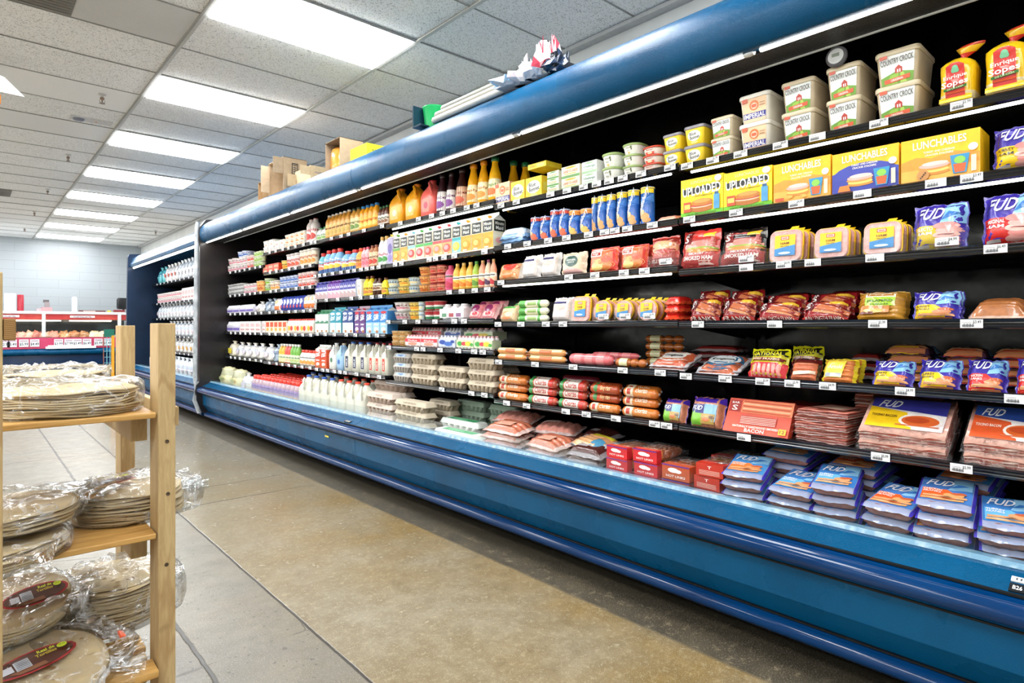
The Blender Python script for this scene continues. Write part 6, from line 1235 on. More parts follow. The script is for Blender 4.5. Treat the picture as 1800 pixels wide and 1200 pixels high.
def row(bay, lv, items, X=2.285):
    for it in items:
        key, p0, p1, top = it[:4]; o = it[4] if len(it) > 4 else {}
        kd, look, cat, nm, dd, P = G[key]; xf = X + o.get('xo', 0)
        b = bay if bay is not None else 0
        z0 = (DECK if lv == 'deck' else E + (LVF if bay == 6 else LV[b])[lv] - .003) + o.get('zo', 0)
        ya, yb = Yat(p0, xf), Yat(p1, xf); n = o.get('n', 1); span = (ya - yb) / n; gap = o.get('gap', .96 if n > 1 else 1)
        yc0 = (ya + yb) / 2
        H_ = top if top < 2 else Zat(top, dep(xf, yc0)) - z0
        s = o.get('s', 1); lie = o.get('lie', False); d = o.get('d', dd); rows = o.get('rows', 1)
        w = span * gap
        for i in range(n):
            Y = ya - span * (i + .5)
            for r in range(rows):
                for k in range(s):
                    if lie:   # lying packs: H_ is the full height of the stack
                        hh = H_ / s; L = o.get('L', .2)
                        jy, jx, jr = (rj.uniform(-.008, .008), rj.uniform(-.006, .01), rj.uniform(-.07, .07)) if o.get('jit', 1) else (0, 0, 0)
                        if kd in ('smeat', 'link', 'box', 'flat'):
                            put(key, xf + jx + r * o.get('pitch', L * 1.03), Y + jy, z0 + k * hh, w, hh * .94, L, lean=-o.get('tip', 0), yaw=jr + o.get('yaw', 0), meta=(bay, lv, r, k, s, o.get('tag', '')))
                        else:
                            put(key, xf + jx + r * o.get('pitch', L * 1.03), Y + jy, z0 + k * hh + r * o.get('rise', 0) - .004, w, L, d, lean=o.get('lean', 0), yaw=jr + o.get('yaw', 0), lie=True, meta=(bay, lv, r, k, s, o.get('tag', '')))
                    else:
                        hh = H_ / s; c = cos(o.get('lean', 0)) if o.get('lean') else 1
                        put(key, xf + r * o.get('pitch', d * 1.04), Y, z0 + k * hh + r * o.get('rise', 0), w, hh / c, d, lean=o.get('lean', 0), yaw=o.get('yaw', 0) + (rj.uniform(-.04, .04) if kd in ('lathe', 'bag', 'pack') else 0), meta=(bay, lv, r, k, s, o.get('tag', '')))
LN = dict(lean=.16)
# ---- nearest bay
row(0, 0, [('bb', 1201, 1237, 219, dict(s=2)), ('ccs', 1248, 1287, 204, dict(s=2)), ('imp', 1298, 1352, 163, dict(s=2)), ('cc', 1372, 1431, 139, dict(s=2)), ('cc', 1451, 1512, 112, dict(s=2)), ('cc', 1537, 1616, 84, dict(s=2)),
           ('sopes', 1648, 1712, 74), ('sopes', 1728, 1806, 42)])
row(0, 1, [('upl', 1197, 1271, 311), ('upl', 1272, 1357, 298), ('luny', 1360, 1460, 281), ('lunb', 1463, 1580, 262), ('lunc', 1584, 1723, 237), ('fudham', 1742, 1842, 212, LN)])
row(0, 2, [('barsham', 1192, 1256, 400, dict(lean=.2)), ('barsprem', 1262, 1338, 398, dict(lean=.22)), ('om', 1350, 1408, 402, dict(rows=3, pitch=.052, lean=.1)), ('om', 1429, 1490, 398, dict(rows=3, pitch=.052, lean=.1)), ('om', 1515, 1584, 388, dict(rows=3, pitch=.052, lean=.1)),
           ('fudsel', 1600, 1696, 352, LN), ('fudorig', 1722, 1830, 332, LN)])
row(0, 3, [('franks', 1207, 1258, 520, dict(lean=.35, rows=2, rise=.035, pitch=.06)), ('franks', 1263, 1320, 520, dict(lean=.35, rows=2, rise=.035, pitch=.06)), ('bun', 1326, 1398, 526, dict(lean=.4, rows=2, rise=.03, pitch=.06)), ('bun', 1405, 1486, 524, dict(lean=.4, rows=2, rise=.03, pitch=.06)),
           ('redflat', 1265, 1345, .115, dict(lie=1, s=4, xo=.24, L=.14)), ('redflat', 1350, 1428, .12, dict(lie=1, s=4, xo=.24, L=.14)), ('redflat', 1445, 1525, .12, dict(lie=1, s=4, xo=.24, L=.14)),
           ('jal', 1502, 1584, 508, dict(lean=.3, rows=2, pitch=.05)), ('fudt', 1600, 1684, 508, dict(lean=.25, rows=2, pitch=.05)), ('loose', 1702, 1812, .045, dict(lie=1, L=.16, lean=.15))])
row(0, 4, [('darkflat', 1212, 1300, .11, dict(lie=1, s=4, xo=.2, L=.15)), ('hebrew', 1309, 1376, 610, dict(lean=.4)), ('hebrew', 1384, 1438, 606, dict(lean=.3, xo=.12)), ('smalls', 1382, 1434, 626, dict(lean=.45)), ('armour', 1440, 1500, 628, dict(lean=.45, rows=2, pitch=.06)),
           ('fudt', 1528, 1600, 630, dict(lean=.45)), ('fudt', 1610, 1684, 628, dict(lean=.45)), ('fudc', 1696, 1768, 628, dict(lean=.45)), ('fudr', 1782, 1850, 626, dict(lean=.45)),
           ('fudflat', 1552, 1640, .125, dict(lie=1, s=4, xo=.2, L=.16)), ('fudflatp', 1648, 1732, .12, dict(lie=1, s=4, xo=.2, L=.16)), ('fudflatp', 1745, 1830, .12, dict(lie=1, s=4, xo=.2, L=.16)), ('darkflat', 1486, 1545, .1, dict(lie=1, s=3, xo=.2, L=.16))])
row(0, 5, [('fuds', 1206, 1262, 696, dict(lean=.35)), ('bacb', 1270, 1384, 706, dict(lean=.5)), ('bacbf', 1352, 1452, .1, dict(lie=1, s=3, xo=.24, L=.18)),
           ('bacv', 1398, 1488, .12, dict(lie=1, s=5, L=.2)), ('bacv', 1500, 1640, .17, dict(lie=1, s=4, xo=.22, L=.16)), ('bacf', 1512, 1664, .075, dict(lie=1, s=2, L=.19, tip=.62, jit=0)), ('bacr', 1696, 1850, .075, dict(lie=1, s=2, L=.19, tip=.62, jit=0)), ('bacbf', 1722, 1850, .15, dict(lie=1, s=4, xo=.22, L=.16))])
# ---- second bay
row(1, 0, [('ib', 871, 896, 321), ('bbb', 898, 922, 318), ('bbb', 924, 952, 311), ('bbl', 928, 960, .03, dict(lie=1, zo=.155, L=.12, jit=0)), ('but', 962, 982, 301, dict(s=3)), ('lol', 987, 1019, 291, dict(s=2)), ('lolw', 1023, 1049, 283, dict(s=2)),
           ('gtub', 1053, 1082, 268, dict(s=2)), ('gtub', 1089, 1119, 251, dict(s=3)), ('rtub', 1125, 1157, 256, dict(s=3)), ('bb', 1164, 1196, 234, dict(s=2)), ('simg', 886, 902, 281, dict(xo=.16)), ('simg', 906, 923, 284, dict(xo=.16))])
row(1, 1, [('snack', 876, 922, .042, dict(lie=1, L=.1, s=2, zo=.0)), ('canr', 928, 943, 382), ('canr', 945, 961, 380), ('canr', 963, 977, 369), ('canr', 979, 994, 367), ('cano', 995, 1012, 369), ('cano', 1015, 1034, 366),
           ('can', 1037, 1047, 347, dict(xo=.03)), ('can', 1047, 1061, 344), ('can', 1063, 1077, 341), ('can', 1080, 1096, 337), ('can', 1099, 1117, 333), ('can', 1121, 1142, 328), ('salm', 1150, 1190, .025, dict(lie=1, L=.13, lean=.12))])
row(1, 2, [('dbag', 870, 908, 458, dict(lean=.3, rows=2, pitch=.06)), ('wbag', 912, 942, 446, LN), ('wbag', 946, 976, 442, LN), ('natc', 981, 1025, 442, dict(lean=.1)), ('hill', 1030, 1080, 433, dict(lean=.12, rows=2, pitch=.045)), ('hill', 1087, 1132, 428, dict(lean=.12, rows=2, pitch=.045)), ('shav', 1138, 1186, 413, dict(lean=.15))])
row(1, 3, [('froz', 872, 904, 532, dict(lean=.4, rows=2, pitch=.08, rise=.02)), ('grol', 908, 960, .12, dict(s=3)), ('wbag', 964, 998, 520, dict(lean=.2, rows=2)), ('om', 1003, 1034, 520, dict(lean=.08, rows=2)), ('omr', 1041, 1071, 526, dict(rows=6, pitch=.05, lean=.08)), ('omr', 1078, 1109, 526, dict(rows=6, pitch=.05, lean=.08)),
           ('omr', 1119, 1152, 526, dict(rows=6, pitch=.05, lean=.08)), ('rpk', 1163, 1192, .1, dict(lie=1, s=3, L=.14))])
row(1, 4, [('longr', 872, 922, .07, dict(s=2)), ('longr', 927, 992, .07, dict(s=2)), ('pinkc', 996, 1074, .055), ('pinkc', 1038, 1122, .06, dict(xo=.14, s=2, d=.05)), ('brl', 1079, 1132, .042), ('longz', 1137, 1203, .028, dict(lie=1, L=.15, s=2, lean=.35)), ('longr', 900, 948, .045, dict(xo=.15, s=3)),
           ('brl', 1132, 1198, .15, dict(xo=.2, s=4)), ('netr', 1206, 1262, .05, dict(xo=.24))])
row(0, 4, [('longb', 1222, 1296, .028, dict(lie=1, L=.15, s=2, lean=.35))])
for q, (a, b, ks) in enumerate(((872, 923, ('chubo', 'chubo', 'chubo')), (925, 975, ('chubw', 'chubw', 'chubw')), (978, 1028, ('chubw', 'chubw', 'chubw')), (1032, 1086, ('chubo', 'chubr', 'chubr')), (1090, 1154, ('chubo', 'chubo', 'chubo')))):
    for k, ky in enumerate(ks):
        row(1, 5, [(ky, a + k, b, .045, dict(zo=.046 * k, xo=.022 * (k % 2)))])
        if k: row(1, 5, [(ky, a + k + 4, b + 4, .045, dict(zo=.046 * k, xo=.1 + .022 * (k % 2), tag='behind'))])
row(1, 5, [('netr', 985, 1050, .05, dict(xo=.2, zo=.1)), ('fuds', 1159, 1197, 699, dict(lean=.35))])
# ---- third bay
row(2, 0, [('ojug', 682, 705, 330), ('ojug', 710, 733, 322), ('pjug', 737, 760, 315), ('dark', 763, 776, 305), ('dark', 780, 792, 302), ('prune', 796, 811, 295), ('simo', 816, 831, 287), ('simo', 835, 849, 281), ('simg', 853, 869, 274)])
mmk = ['mm0', 'mm1', 'mm2', 'mm3', 'mm4', 'mm5', 'mm6', 'mm7', 'mm8', 'mm8', 'mm8']
mpx = [691, 704, 717, 731, 746, 761, 778, 795, 811, 829, 848, 868]
row(2, 1, [(k, a, b - 1, .225) for k, a, b in zip(mmk, mpx, mpx[1:])] + [('lprs', 681, 690, .24)])
for a, b, k, s in ((675, 692, 'cupc', 2), (693, 711, 'cupy', 2), (712, 729, 'cupc', 2), (730, 748, 'cupo', 3), (750, 776, 'cupm', 3)): row(2, 2, [(k, a, b, .06 * s, dict(s=s, n=2 if b - a > 20 else 1))])
sx = [793, 804, 815, 827, 838, 849, 859, 868]
row(2, 2, [('smp', 779, 791, .165)] + [(k, a, b - 1, .17) for k, a, b in zip(['smo', 'smo', 'smo', 'smg', 'smr', 'smb', 'smr'], sx, sx[1:])])
row(2, 3, [('cupw', 684, 709, .135, dict(n=1, s=2)), ('cupy', 711, 732, .13, dict(n=1, s=2)), ('cupc', 733, 740, .13, dict(s=2)), ('cupt', 741, 771, .13, dict(n=2, s=2)), ('dip', 773, 815, .1), ('ppk', 818, 864, .11, dict(n=2, lean=.5, rows=2, rise=.02))])
row(2, 4, [('pud', 684, 710, .11, dict(n=2, s=3)), ('ydr', 712, 769, .082, dict(n=2)), ('ydb', 771, 800, .082), ('ydg', 802, 866, .082, dict(n=2)), ('ydr', 722, 776, .082, dict(n=2, xo=.12, zo=.05, tag='behind')), ('ydb', 781, 810, .08, dict(xo=.12, zo=.05, tag='behind')), ('ydg', 816, 866, .08, dict(n=1, xo=.12, zo=.05, tag='behind'))])
row(2, 5, [('eggb', 690, 719, .2, dict(s=3)), ('egg', 721, 764, .205, dict(s=3)), ('egg', 768, 815, .135, dict(s=2)), ('egg', 820, 868, .2, dict(s=3)), ('eggb', 700, 745, .2, dict(s=3, xo=.14, tag='behind')), ('egg', 850, 895, .2, dict(s=3, xo=.2, tag='behind'))])
# ---- fourth bay
row(3, 0, [('kref', 554, 569, .12, dict(n=2)), ('tan', 570, 611, .205, dict(n=6)), ('tang', 613, 628, .2, dict(n=2)), ('orbl', 629, 660, .195, dict(n=4)), ('cofd', 662, 679, .15, dict(n=3))])
row(3, 1, [('cremt', 557, 565, .19), ('crem', 566, 594, .205, dict(n=3)), ('crem', 596, 621, .17, dict(n=2)), ('cremo', 622, 632, .17), ('pinkb', 633, 645, .165, dict(n=2)), ('brnb', 646, 660, .17, dict(n=2)), ('whtb', 662, 678, .22, dict(n=2))])
row(3, 2, [('lblu', 554, 568, .155, dict(n=2)), ('lblu', 568, 575, .155), ('lpur', 576, 597, .155, dict(n=3)), ('lblu', 597, 625, .155, dict(n=4)), ('wtub', 626, 634, .14), ('nesq', 636, 652, .155, dict(n=2)), ('choc', 653, 666, .13, dict(n=2)), ('nesq', 668, 676, .13)])
row(3, 3, [('sgrn', 554, 577, .2, dict(n=3)), ('steal', 580, 600, .215, dict(n=2)), ('sblue', 602, 621, .215, dict(n=2)), ('spur', 623, 642, .215, dict(n=2)), ('slbl', 643, 681, .215, dict(n=3))])
row(3, 4, [('sorg', 554, 574, .2, dict(n=2)), ('milkw', 577, 588, .22), ('milkc', 590, 601, .22), ('milkn', 603, 644, .235, dict(n=3)), ('milkd', 646, 680, .235, dict(n=3))])
# ---- fifth and farthest bays
row(4, 0, [('wtub', 462, 481, .13, dict(n=2, s=2)), ('wtub', 482, 499, .1, dict(n=2, s=2)), ('otub', 500, 535, .13, dict(n=4, s=3)), ('redw', 536, 551, .22, dict(n=2))])
row(4, 1, [('orbx', 462, 490, .08, dict(n=3)), ('cupy', 491, 500, .1), ('tpink', 501, 522, .14, dict(n=3)), ('tcup', 524, 551, .15, dict(n=4))])
row(5, 0, [('cupw', 398, 413, .085, dict(n=3, s=1)), ('cupw', 413, 430, .15, dict(n=3, s=2)), ('cupb', 414, 430, .07, dict(n=2, zo=.15)), ('cupr', 431, 443, .15, dict(n=2, s=2)), ('cupg', 444, 458, .17, dict(n=3, s=3)), ('cupw', 398, 412, .08, dict(n=2, zo=.085))])
row(5, 1, [('cupk', 398, 425, .13, dict(n=5, s=3)), ('cupw', 426, 448, .11, dict(n=4, s=2)), ('cupo', 449, 459, .13, dict(n=2, s=1))])
row(4, 2, [('cupg', 461, 470, .14, dict(n=1, s=2)), ('tcup', 471, 487, .1, dict(n=2)), ('cupb', 489, 520, .13, dict(n=5, s=2)), ('cupr', 521, 550, .14, dict(n=4, s=2))])
row(5, 2, [('wpk', 399, 420, .09, dict(n=2)), ('wpk', 421, 445, .09, dict(n=2)), ('crum', 446, 459, .11, dict(n=1))])
row(4, 3, [('crumb', 461, 479, .13, dict(n=2)), ('orbag', 480, 490, .13, dict(n=1, lean=.1)), ('blubag', 491, 531, .14, dict(n=7, lean=.1)), ('orbag', 532, 551, .14, dict(n=3, lean=.1))])
row(5, 3, [('wpk', 399, 421, .12, dict(n=2)), ('whbx', 422, 458, .12, dict(n=4))])
row(4, 4, [('whbx', 461, 466, .12), ('orpk', 467, 504, .12, dict(n=5)), ('ypk', 505, 551, .135, dict(n=4))])
row(5, 4, [('crumy', 398, 411, .17, dict(n=1)), ('crum', 412, 459, .16, dict(n=4))])
row(4, 5, [('crum', 461, 475, .17), ('crumb', 476, 486, .17), ('sixp', 488, 498, .185, dict(n=2)), ('sixr', 498, 508, .185, dict(n=2)), ('sixg', 508, 523, .185, dict(n=3)), ('goat', 525, 551, .14, dict(n=4))])
# ---- bottom deck
XD = 2.175
row(5, 'deck', [('produce', 380, 398, .23), ('produce', 400, 418, .22), ('crum', 420, 435, .2), ('produce', 392, 410, .2, dict(xo=.28))], XD)
row(4, 'deck', [('dye', 440, 521, .2, dict(n=12, rows=5, pitch=.085))], XD)
row(3, 'deck', [('milkb', 523, 577, .27, dict(n=4, gap=.97)), ('milkr', 578, 637, .27, dict(n=4, gap=.97)), ('milkb', 531, 585, .27, dict(n=4, xo=.165, gap=.97, tag='behind')), ('milkr', 588, 650, .27, dict(n=4, xo=.165, gap=.97, tag='behind'))], XD)
row(2, 'deck', [('eggp', 643, 688, .22, dict(s=3, xo=.02)), ('egg', 692, 748, .20, dict(s=3, xo=.02)), ('eggp', 655, 712, .29, dict(s=4, xo=.16, tag='behind')), ('egg', 752, 790, .2, dict(s=3, xo=.2)), ('eggt', 760, 838, .065, dict(s=1, n=1)), ('eggt', 772, 840, .065, dict(s=1, n=1, xo=.13, zo=.04, tag='behind')),
           ('eggg', 800, 850, .2, dict(s=3, xo=.32)), ('eggg', 858, 905, .2, dict(s=3, xo=.32))], XD)
for i, (ky, a, b, n, xo, zo, yw, L) in enumerate((('meat', 842, 905, 4, 0, 0, .05, .17), ('meatp', 868, 925, 4, .18, .03, .3, .17), ('meat', 912, 975, 3, .0, 0, -.1, .17), ('meatp', 935, 1000, 4, .16, .01, .25, .17), ('meatd', 990, 1050, 3, .0, 0, .1, .15), ('meatw', 985, 1052, 1, .06, .105, -.35, .17), ('meatd', 1010, 1060, 4, .2, 0, -.2, .16))):
    row(1, 'deck', [(ky, a, b, .036 * n, dict(lie=1, s=n, xo=xo, zo=zo, yaw=yw, L=L, lean=.16))], XD)
row(1, 'deck', [('hotl', 1066, 1103, .16, dict(lie=1, s=3, L=.22)), ('hotl', 1115, 1156, .17, dict(lie=1, s=3, L=.22))], XD)
row(0, 'deck', [('hotb', 1164, 1212, .13, dict(lie=1, s=2, L=.2)), ('bart', 1222, 1268, .16, dict(lie=1, s=3, L=.22)), ('bart', 1250, 1320, .14, dict(lie=1, s=3, xo=.25, L=.2, tag='behind')),
           ('deckf', 1274, 1340, .145, dict(lie=1, s=4, L=.19, tip=.2, yaw=.14)), ('deckb', 1348, 1424, .12, dict(lie=1, s=3, L=.19, tip=.2, yaw=-.06)), ('deckb', 1430, 1505, .16, dict(lie=1, s=4, L=.19, tip=.2, yaw=.14)), ('decko', 1512, 1600, .13, dict(lie=1, s=3, L=.19, tip=.2, yaw=-.06)), ('decko', 1608, 1708, .17, dict(lie=1, s=4, L=.19, tip=.2, yaw=.14)), ('deckb', 1722, 1830, .14, dict(lie=1, s=4, L=.19, tip=.2, yaw=.14)),
           ('decko', 1450, 1540, .19, dict(lie=1, s=5, xo=.2, L=.19, tip=.2, yaw=-.1, tag='behind')), ('deckb', 1340, 1420, .2, dict(lie=1, s=5, xo=.2, L=.19, tip=.2, yaw=-.1, tag='behind')), ('deckf', 1640, 1740, .2, dict(lie=1, s=5, xo=.2, L=.19, tip=.2, yaw=-.1, tag='behind')), ('fudflatp', 1386, 1470, .2, dict(lie=1, s=5, xo=.4, L=.16, tag='far back'))], XD)
# ---- distant case
def frow(lv, items, X=2.36):
    for key, y0, y1, h, n in items:
        for i in range(n):
            Y = y1 - (y1 - y0) * (i + .5) / n; w = (y1 - y0) / n * .96
            put(key, X, Y, (E + LVF[lv] if lv != 'deck' else DECK) - .003, w, h, .14, meta=(6, lv, 0, 0, 1, ''))
frow(0, [('fbagt', 11.0, 11.5, .26, 2), ('fbagr', 10.2, 11.0, .27, 4), ('fbag', 8.0, 10.2, .28, 12)])
frow(1, [('cupw', 9.9, 11.5, .08, 14), ('whbx', 8.0, 9.9, .18, 12)])
for q in range(14): put('cupw', 2.36, 11.5 - 1.6 * (q + .5) / 14, E + LVF[1] + .08, .108, .08, .1, meta=(6, 1, 0, 1, 2, ''))
frow(2, [('fbag', 9.6, 11.5, .22, 10), ('fbag', 8.0, 9.6, .22, 8)])
frow(3, [('fbag', 8.0, 10.9, .22, 14)])
frow(4, [('fbago', 8.0, 10.6, .2, 12)])
frow('deck', [('fbag', 8.0, 10.2, .26, 10), ('whbx', 10.4, 11.2, .2, 5)], 2.2)

# ---------------------------------------------------------------- labels that single each thing out
def nth(k):
    W = ['first', 'second', 'third', 'fourth', 'fifth', 'sixth', 'seventh', 'eighth', 'ninth', 'tenth', 'eleventh', 'twelfth', 'thirteenth', 'fourteenth', 'fifteenth', 'sixteenth', 'seventeenth', 'eighteenth', 'nineteenth', 'twentieth']
    return W[k] if k < 20 else 'place %d' % (k + 1)
bk = {}
for rec in PLACED:
    t, key, Y, Z, X, bay, lv, r, k, s, tg = rec
    bk.setdefault((G[key][1], bay, lv, r, tg), []).append(rec)
TIER = {2: ['lower', 'upper'], 3: ['bottom', 'middle', 'top'], 4: ['bottom', 'lower', 'upper', 'top'], 5: ['bottom', 'second up', 'middle', 'fourth up', 'topmost']}
used = {}
for (look, bay, lv, r, tg), L in bk.items():
    # columns from left to right, then up
    L.sort(key=lambda q: (-q[2], q[3])); cols = []
    for q in L:
        for c in cols:
            if abs(c[0][2] - q[2]) < .035 and abs(c[0][4] - q[4]) < .06: c.append(q); break
        else: cols.append([q])
    for ci, c in enumerate(cols):
        c.sort(key=lambda q: q[3])
        for qi, q in enumerate(c):
            t = q[0]; w = [look]
            if len(c) > 1: w.append((TIER[len(c)][qi] if len(c) in TIER else nth(qi) + ' up'))
            if len(cols) > 1: w.append(('%s from left' % nth(ci)) if ci < len(cols) - 1 or len(cols) == 2 and 0 else 'rightmost')
            back = tg or ('' if r == 0 else ['', 'behind', 'third row', 'fourth row', 'fifth row', 'back row'][r])
            if not back and any(k_[:3] == (look, bay, lv) and (k_[3] or k_[4]) for k_ in bk): back = 'front'
            if back: w.append(back)
            lab = ', '.join(w) + ', ' + shelf_name(bay if bay < 6 else 5, lv) + ' of ' + BAY[bay] if bay < 6 else ', '.join(w) + ', ' + shelf_name(5, lv) + ' of ' + BAY[bay]
            if bay == 6 and lv == 4: lab = lab
            t['label'] = lab; t['group'] = '%s on the %s of %s' % (G[q[1]][3].replace('_', ' ') + 's', shelf_name(bay if bay < 6 else 5, lv), BAY[bay]); used.setdefault(lab, []).append(t)
for lab, ts in used.items():
    if len(ts) > 1: print('DUP', lab, len(ts))
    if len(lab.split()) > 16: print('LONG', lab)
if 0: print([t[0]['label'] for t in PLACED][::9])

# ================================================================ things lying on top of the canopy
def ontop(px0, px1, Y=None, X=2.3): return Yat(px0, X), Yat(px1, X)
ZT = 1.24 + E
def cbox(nm, lab, x, y, w, d, h, c, rz=0, open_=True, print_=None, cat='cardboard box', flaps=True):
    t = thing(nm, lab, cat, (x, y, ZT), rz); m = MB(); th = .004; c = lin(c); ci = tuple(q * .9 for q in c)
    m.box(-w / 2, -d / 2, 0, w / 2, d / 2, th, c)
    m.box(-w / 2, -d / 2, 0, w / 2, -d / 2 + th, h, c); m.box(-w / 2, d / 2 - th, 0, w / 2, d / 2, h, c)
    m.box(w / 2 - th, -d / 2 + th, 0, w / 2, d / 2 - th, h, c)
    m.box(-w / 2, -d / 2 + th, 0, -w / 2 + th, d / 2 - th, h, c) if not open_ == 'front' else None
    m.box(-w / 2, -d / 2, h - th, w / 2, d / 2, h, c) if open_ == 'front' else None
    m.build('box_body', 'pulp', t)
    if print_: p = MB(); p.art(print_, lambda u, v, o: (-w / 2 + u * w, -d / 2 - o, v * h), off=.001); p.build('printed_panel', 'card', t)
    if flaps:
        f = MB(); f.box(-w / 2 - .09, -d / 2 + .01, h * .5, -w / 2 - .0, -d / 2 + .014, h - .01, c); f.build('flap', 'pulp', t)
        f = MB(); f.box(-w / 2 - .08, d / 2 - .03, .03, -w / 2, d / 2 - .026, h - .03, c); f.build('flap', 'pulp', t)
    return t
y0, y1 = ontop(496, 530); 
cbox('cardboard_box', 'open brown cardboard box with barcode print on the canopy', 2.26, (y0 + y1) / 2, .22, abs(y0 - y1) * .8, .31, 'b9a386', 0, 'front', [('r', .35, .15, .62, .85, '3a362f'), ('r', .39, .19, .58, .81, 'c4b092')] + [('r', .41, .22 + .06 * q, .56, .25 + .06 * q, '3a362f') for q in range(10)])
cbox('cardboard_box', 'narrow tan box propped left of the barcode box', 2.2, y0 + .14, .12, .12, .17, 'a8845a', 0, 'front', flaps=False)
ya, yb = ontop(528, 560); cbox('cardboard_box', 'low tan cardboard box with small print on the canopy', 2.34, (ya + yb) / 2, .2, .34, .17, 'c8b28e', 0, 'top', [T('FOODS INC', .5, .66, .6, .1, '5a5a80'), ('r', .2, .45, .8, .5, '8a84a0')])
ya, yb = ontop(596, 622); cbox('cardboard_box', 'open brown carton beside the yellow box on the canopy', 2.28, (ya + yb) / 2, .2, .26, .25, 'a08c72', 0, 'front', flaps=False)
ya, yb = ontop(632, 662); t = cbox('snack_box', 'bright yellow printed snack box lying on the canopy', 2.36, (ya + yb) / 2, .28, .26, .13, 'e8e428', 0, 'top', [T('JOY', .3, .5, .3, .4, '23231c'), ('r', .55, .3, .9, .6, '6cb03c')], 'box', flaps=False)
t = thing('plastic_bag', 'orange and blue plastic bag slumped against the brown carton', 'plastic bag', (2.2, Yat(583, 2.2), ZT))
for nm, me, mt in [(n, b.data(n), mt) for n, b, mt in K_bag(.2, .22, .14, dict(c='e8a040', c2='7cb4dc', seed=3, art=[]))]: link(nm, me, mt, t, rot=(0, 0, -pi / 2))
# bundle of lamp tubes
ya, yb = Yat(985, 2.2), Yat(780, 2.2)
for k, (dx, dz) in enumerate(((0, 0), (.04, .0), (.08, 0), (.02, .036), (.06, .036), (.04, .072), (.12, .0), (.10, .036))):
    m = MB(); m.tube([(2.13 + dx, yb - .02 * (k % 3), ZT + .02 + dz), (2.13 + dx, ya + .02 * (k % 4), ZT + .02 + dz)], .0195, lin(['b4b4ae', '8f9088', 'c4c4be', 'a09c90'][k % 4]), 12)
    t = thing('lamp_tube', 'white fluorescent lamp tube in a bundle on the canopy, %s layer %s' % (['bottom', 'middle', 'top'][int(dz / .036 + .5)], ['outermost', 'second', 'third', 'front', 'middle', 'single', 'innermost', 'rear'][k]), 'lamp tube', (0, 0, 0), 0, 'bundled lamp tubes')
    m.build('tube', 'gloss', t); m = MB()
    for yy in (yb - .02 * (k % 3), ya + .02 * (k % 4)): m.tube([(2.13 + dx, yy - .008, ZT + .02 + dz), (2.13 + dx, yy + .008, ZT + .016 + dz)], .0165, lin('a8a8a0'), 10)
    m.build('end_cap', 'gloss', t)
t = thing('bin', 'bright green plastic cup shaped bin on the canopy', 'bin', (2.2, Yat(764, 2.2), ZT)); m = MB(); m.lathe([(.06, 0), (.075, .13), (.078, .135), (.07, .13)], lin('18b060'), 20); m.build('body', 'gloss', t)
t = thing('scoop', 'dark teal plastic holder beside the green bin', 'holder', (2.13, Yat(744, 2.13), ZT)); m = MB(); m.box(-.05, -.045, 0, .05, .045, .01, lin('14303c')); m.box(-.05, .035, .01, .05, .045, .14, lin('16384a')); m.box(.04, -.045, .01, .05, .045, .12, lin('16384a')); m.build('body', 'gloss', t)
# crumpled carrier bags near the tubes
for k, (px, X, w, h, c, c2, lab) in enumerate(((905, 2.14, .2, .07, 'e8e8ea', '9cc4e4', 'white and blue crumpled wrapper at the tube ends'), (935, 2.17, .24, .12, 'f0ecec', 'dcd0d8', 'white and pink crumpled carrier bag on the canopy'), (962, 2.18, .2, .17, 'e4e4e8', 'b83c4c', 'white and red crumpled bag with upright corners on the canopy'), (985, 2.2, .15, .1, '22324a', '14181f', 'dark crumpled bag at the right of the carrier bags'))):
    t = thing('plastic_bag', lab, 'plastic bag', (X, Yat(px, X), ZT)); sd = k * 5.1
    m = MB(); R = []
    for z, r in ((0, .7), (.15, 1), (.4, .9), (.6, .6), (.8, .5), (1, .3)):
        L = []
        for i in range(26):
            a = 2 * pi * i / 26; p = Vector((cos(a) * 1.5, sin(a) * 1.5, z * 2 + sd)); q = 1 + .5 * noise.noise(p * 1.6) + .4 * noise.noise(p * 4)
            L.append((.12 * r * q * cos(a), w / 2 * r * q * sin(a), max(0, h * z * (1 + .8 * noise.noise(p * 2.2)))))
        R.append(L)
    m.rings(R, lin(c), False, cs=[lin(c), lin(c2), lin(c), lin(c), lin(c2)]); m.build('bag', 'film', t)
    m = MB()
    for q in range(3):
        a = -.6 + .6 * q; m.poly([(-.01, .04 * q - .06, h * .5), (.01, .04 * q - .02, h * .5), (.0, .04 * q - .03 + .05 * sin(a), h * 1.15 + .01 * q)], lin(c)); m.poly([(-.01, .04 * q - .06, h * .5), (.02, .04 * q - .05, h * .5), (.0, .04 * q - .03 + .05 * sin(a), h * 1.15 + .01 * q)], lin(c))
    m.build('bag_corner', 'film', t)
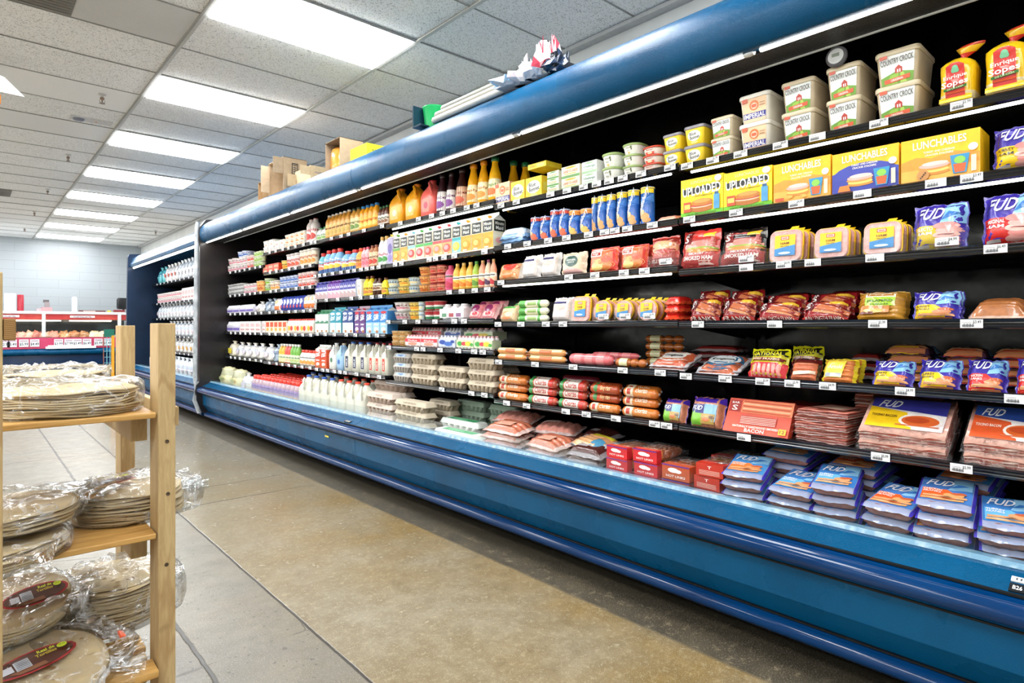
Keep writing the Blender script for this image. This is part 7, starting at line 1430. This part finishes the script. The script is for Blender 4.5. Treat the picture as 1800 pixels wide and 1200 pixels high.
# clear lips with price cards in front of the lunch meats
def lip(p0, p1, bay, lv, h=.055, card=None):
    z = E + LV[bay][lv]; ya, yb = Yat(p0, 2.272), Yat(p1, 2.272); m = MB()
    t = thing('clear_divider', 'clear plastic product divider, %s of %s, by column %s' % (shelf_name(bay, lv), BAY[bay], lipn[0]), 'divider', (2.272, (ya + yb) / 2, z), 0, 'clear dividers'); 
    hw = (ya - yb) / 2; m.box(0, -hw, 0, .0015, hw, h, (1, 1, 1)); m.box(.0015, -hw, 0, .2, -hw + .0015, h, (1, 1, 1)); m.box(.0015, hw - .0015, 0, .2, hw, h, (1, 1, 1)); m.build('panel', 'acrylic', t)
    if card: link('price_card', tag_mesh(card, .062), 'card', t, loc=(-.002, -hw * .3, .008))
LIPS = [(1262, 1340, 0, 2, .06, '$4.99', 'before the black ham pouch'), (1352, 1410, 0, 2, .055, None, 'before the first square ham tub'), (1430, 1492, 0, 2, .055, None, 'before the middle square ham tub'), (1516, 1588, 0, 2, .06, None, 'before the rightmost square ham tub'), (1602, 1700, 0, 2, .06, '$4.99', 'before the blue and yellow ham bag'),
        (1041, 1072, 1, 3, .06, '$3.99', 'before the first round ham tub'), (1079, 1110, 1, 3, .06, '$3.99', 'before the second round ham tub'), (1121, 1153, 1, 3, .06, '$3.99', 'before the third round ham tub'), (1138, 1188, 1, 2, .05, '$5.49', 'before the shaved meat pouch')]
lipn = ['']
for a_, b_, by, lv_, hh_, cd, ds in LIPS:
    lip(a_, b_, by, lv_, hh_, cd)
    o_ = [o for o in bpy.data.objects if o.name.startswith('clear_divider')][-1]
for o_, q_ in zip(sorted([o for o in bpy.data.objects if o.name.startswith('clear_divider')], key=lambda o: o.name), LIPS):
    o_['label'] = 'clear plastic divider %s %s' % ('with price card' if q_[5] else 'without card', q_[6])
SC.view_settings.view_transform = 'Standard'; SC.view_settings.look = 'None'; SC.view_settings.gamma = 1; SC.view_settings.exposure = EXPO
SC.view_settings.use_curve_mapping = False
w = bpy.data.worlds.new('world'); SC.world = w; w.use_nodes = True; w.node_tree.nodes['Background'].inputs[0].default_value = (.8, .85, .9, 1); w.node_tree.nodes['Background'].inputs[1].default_value = .05
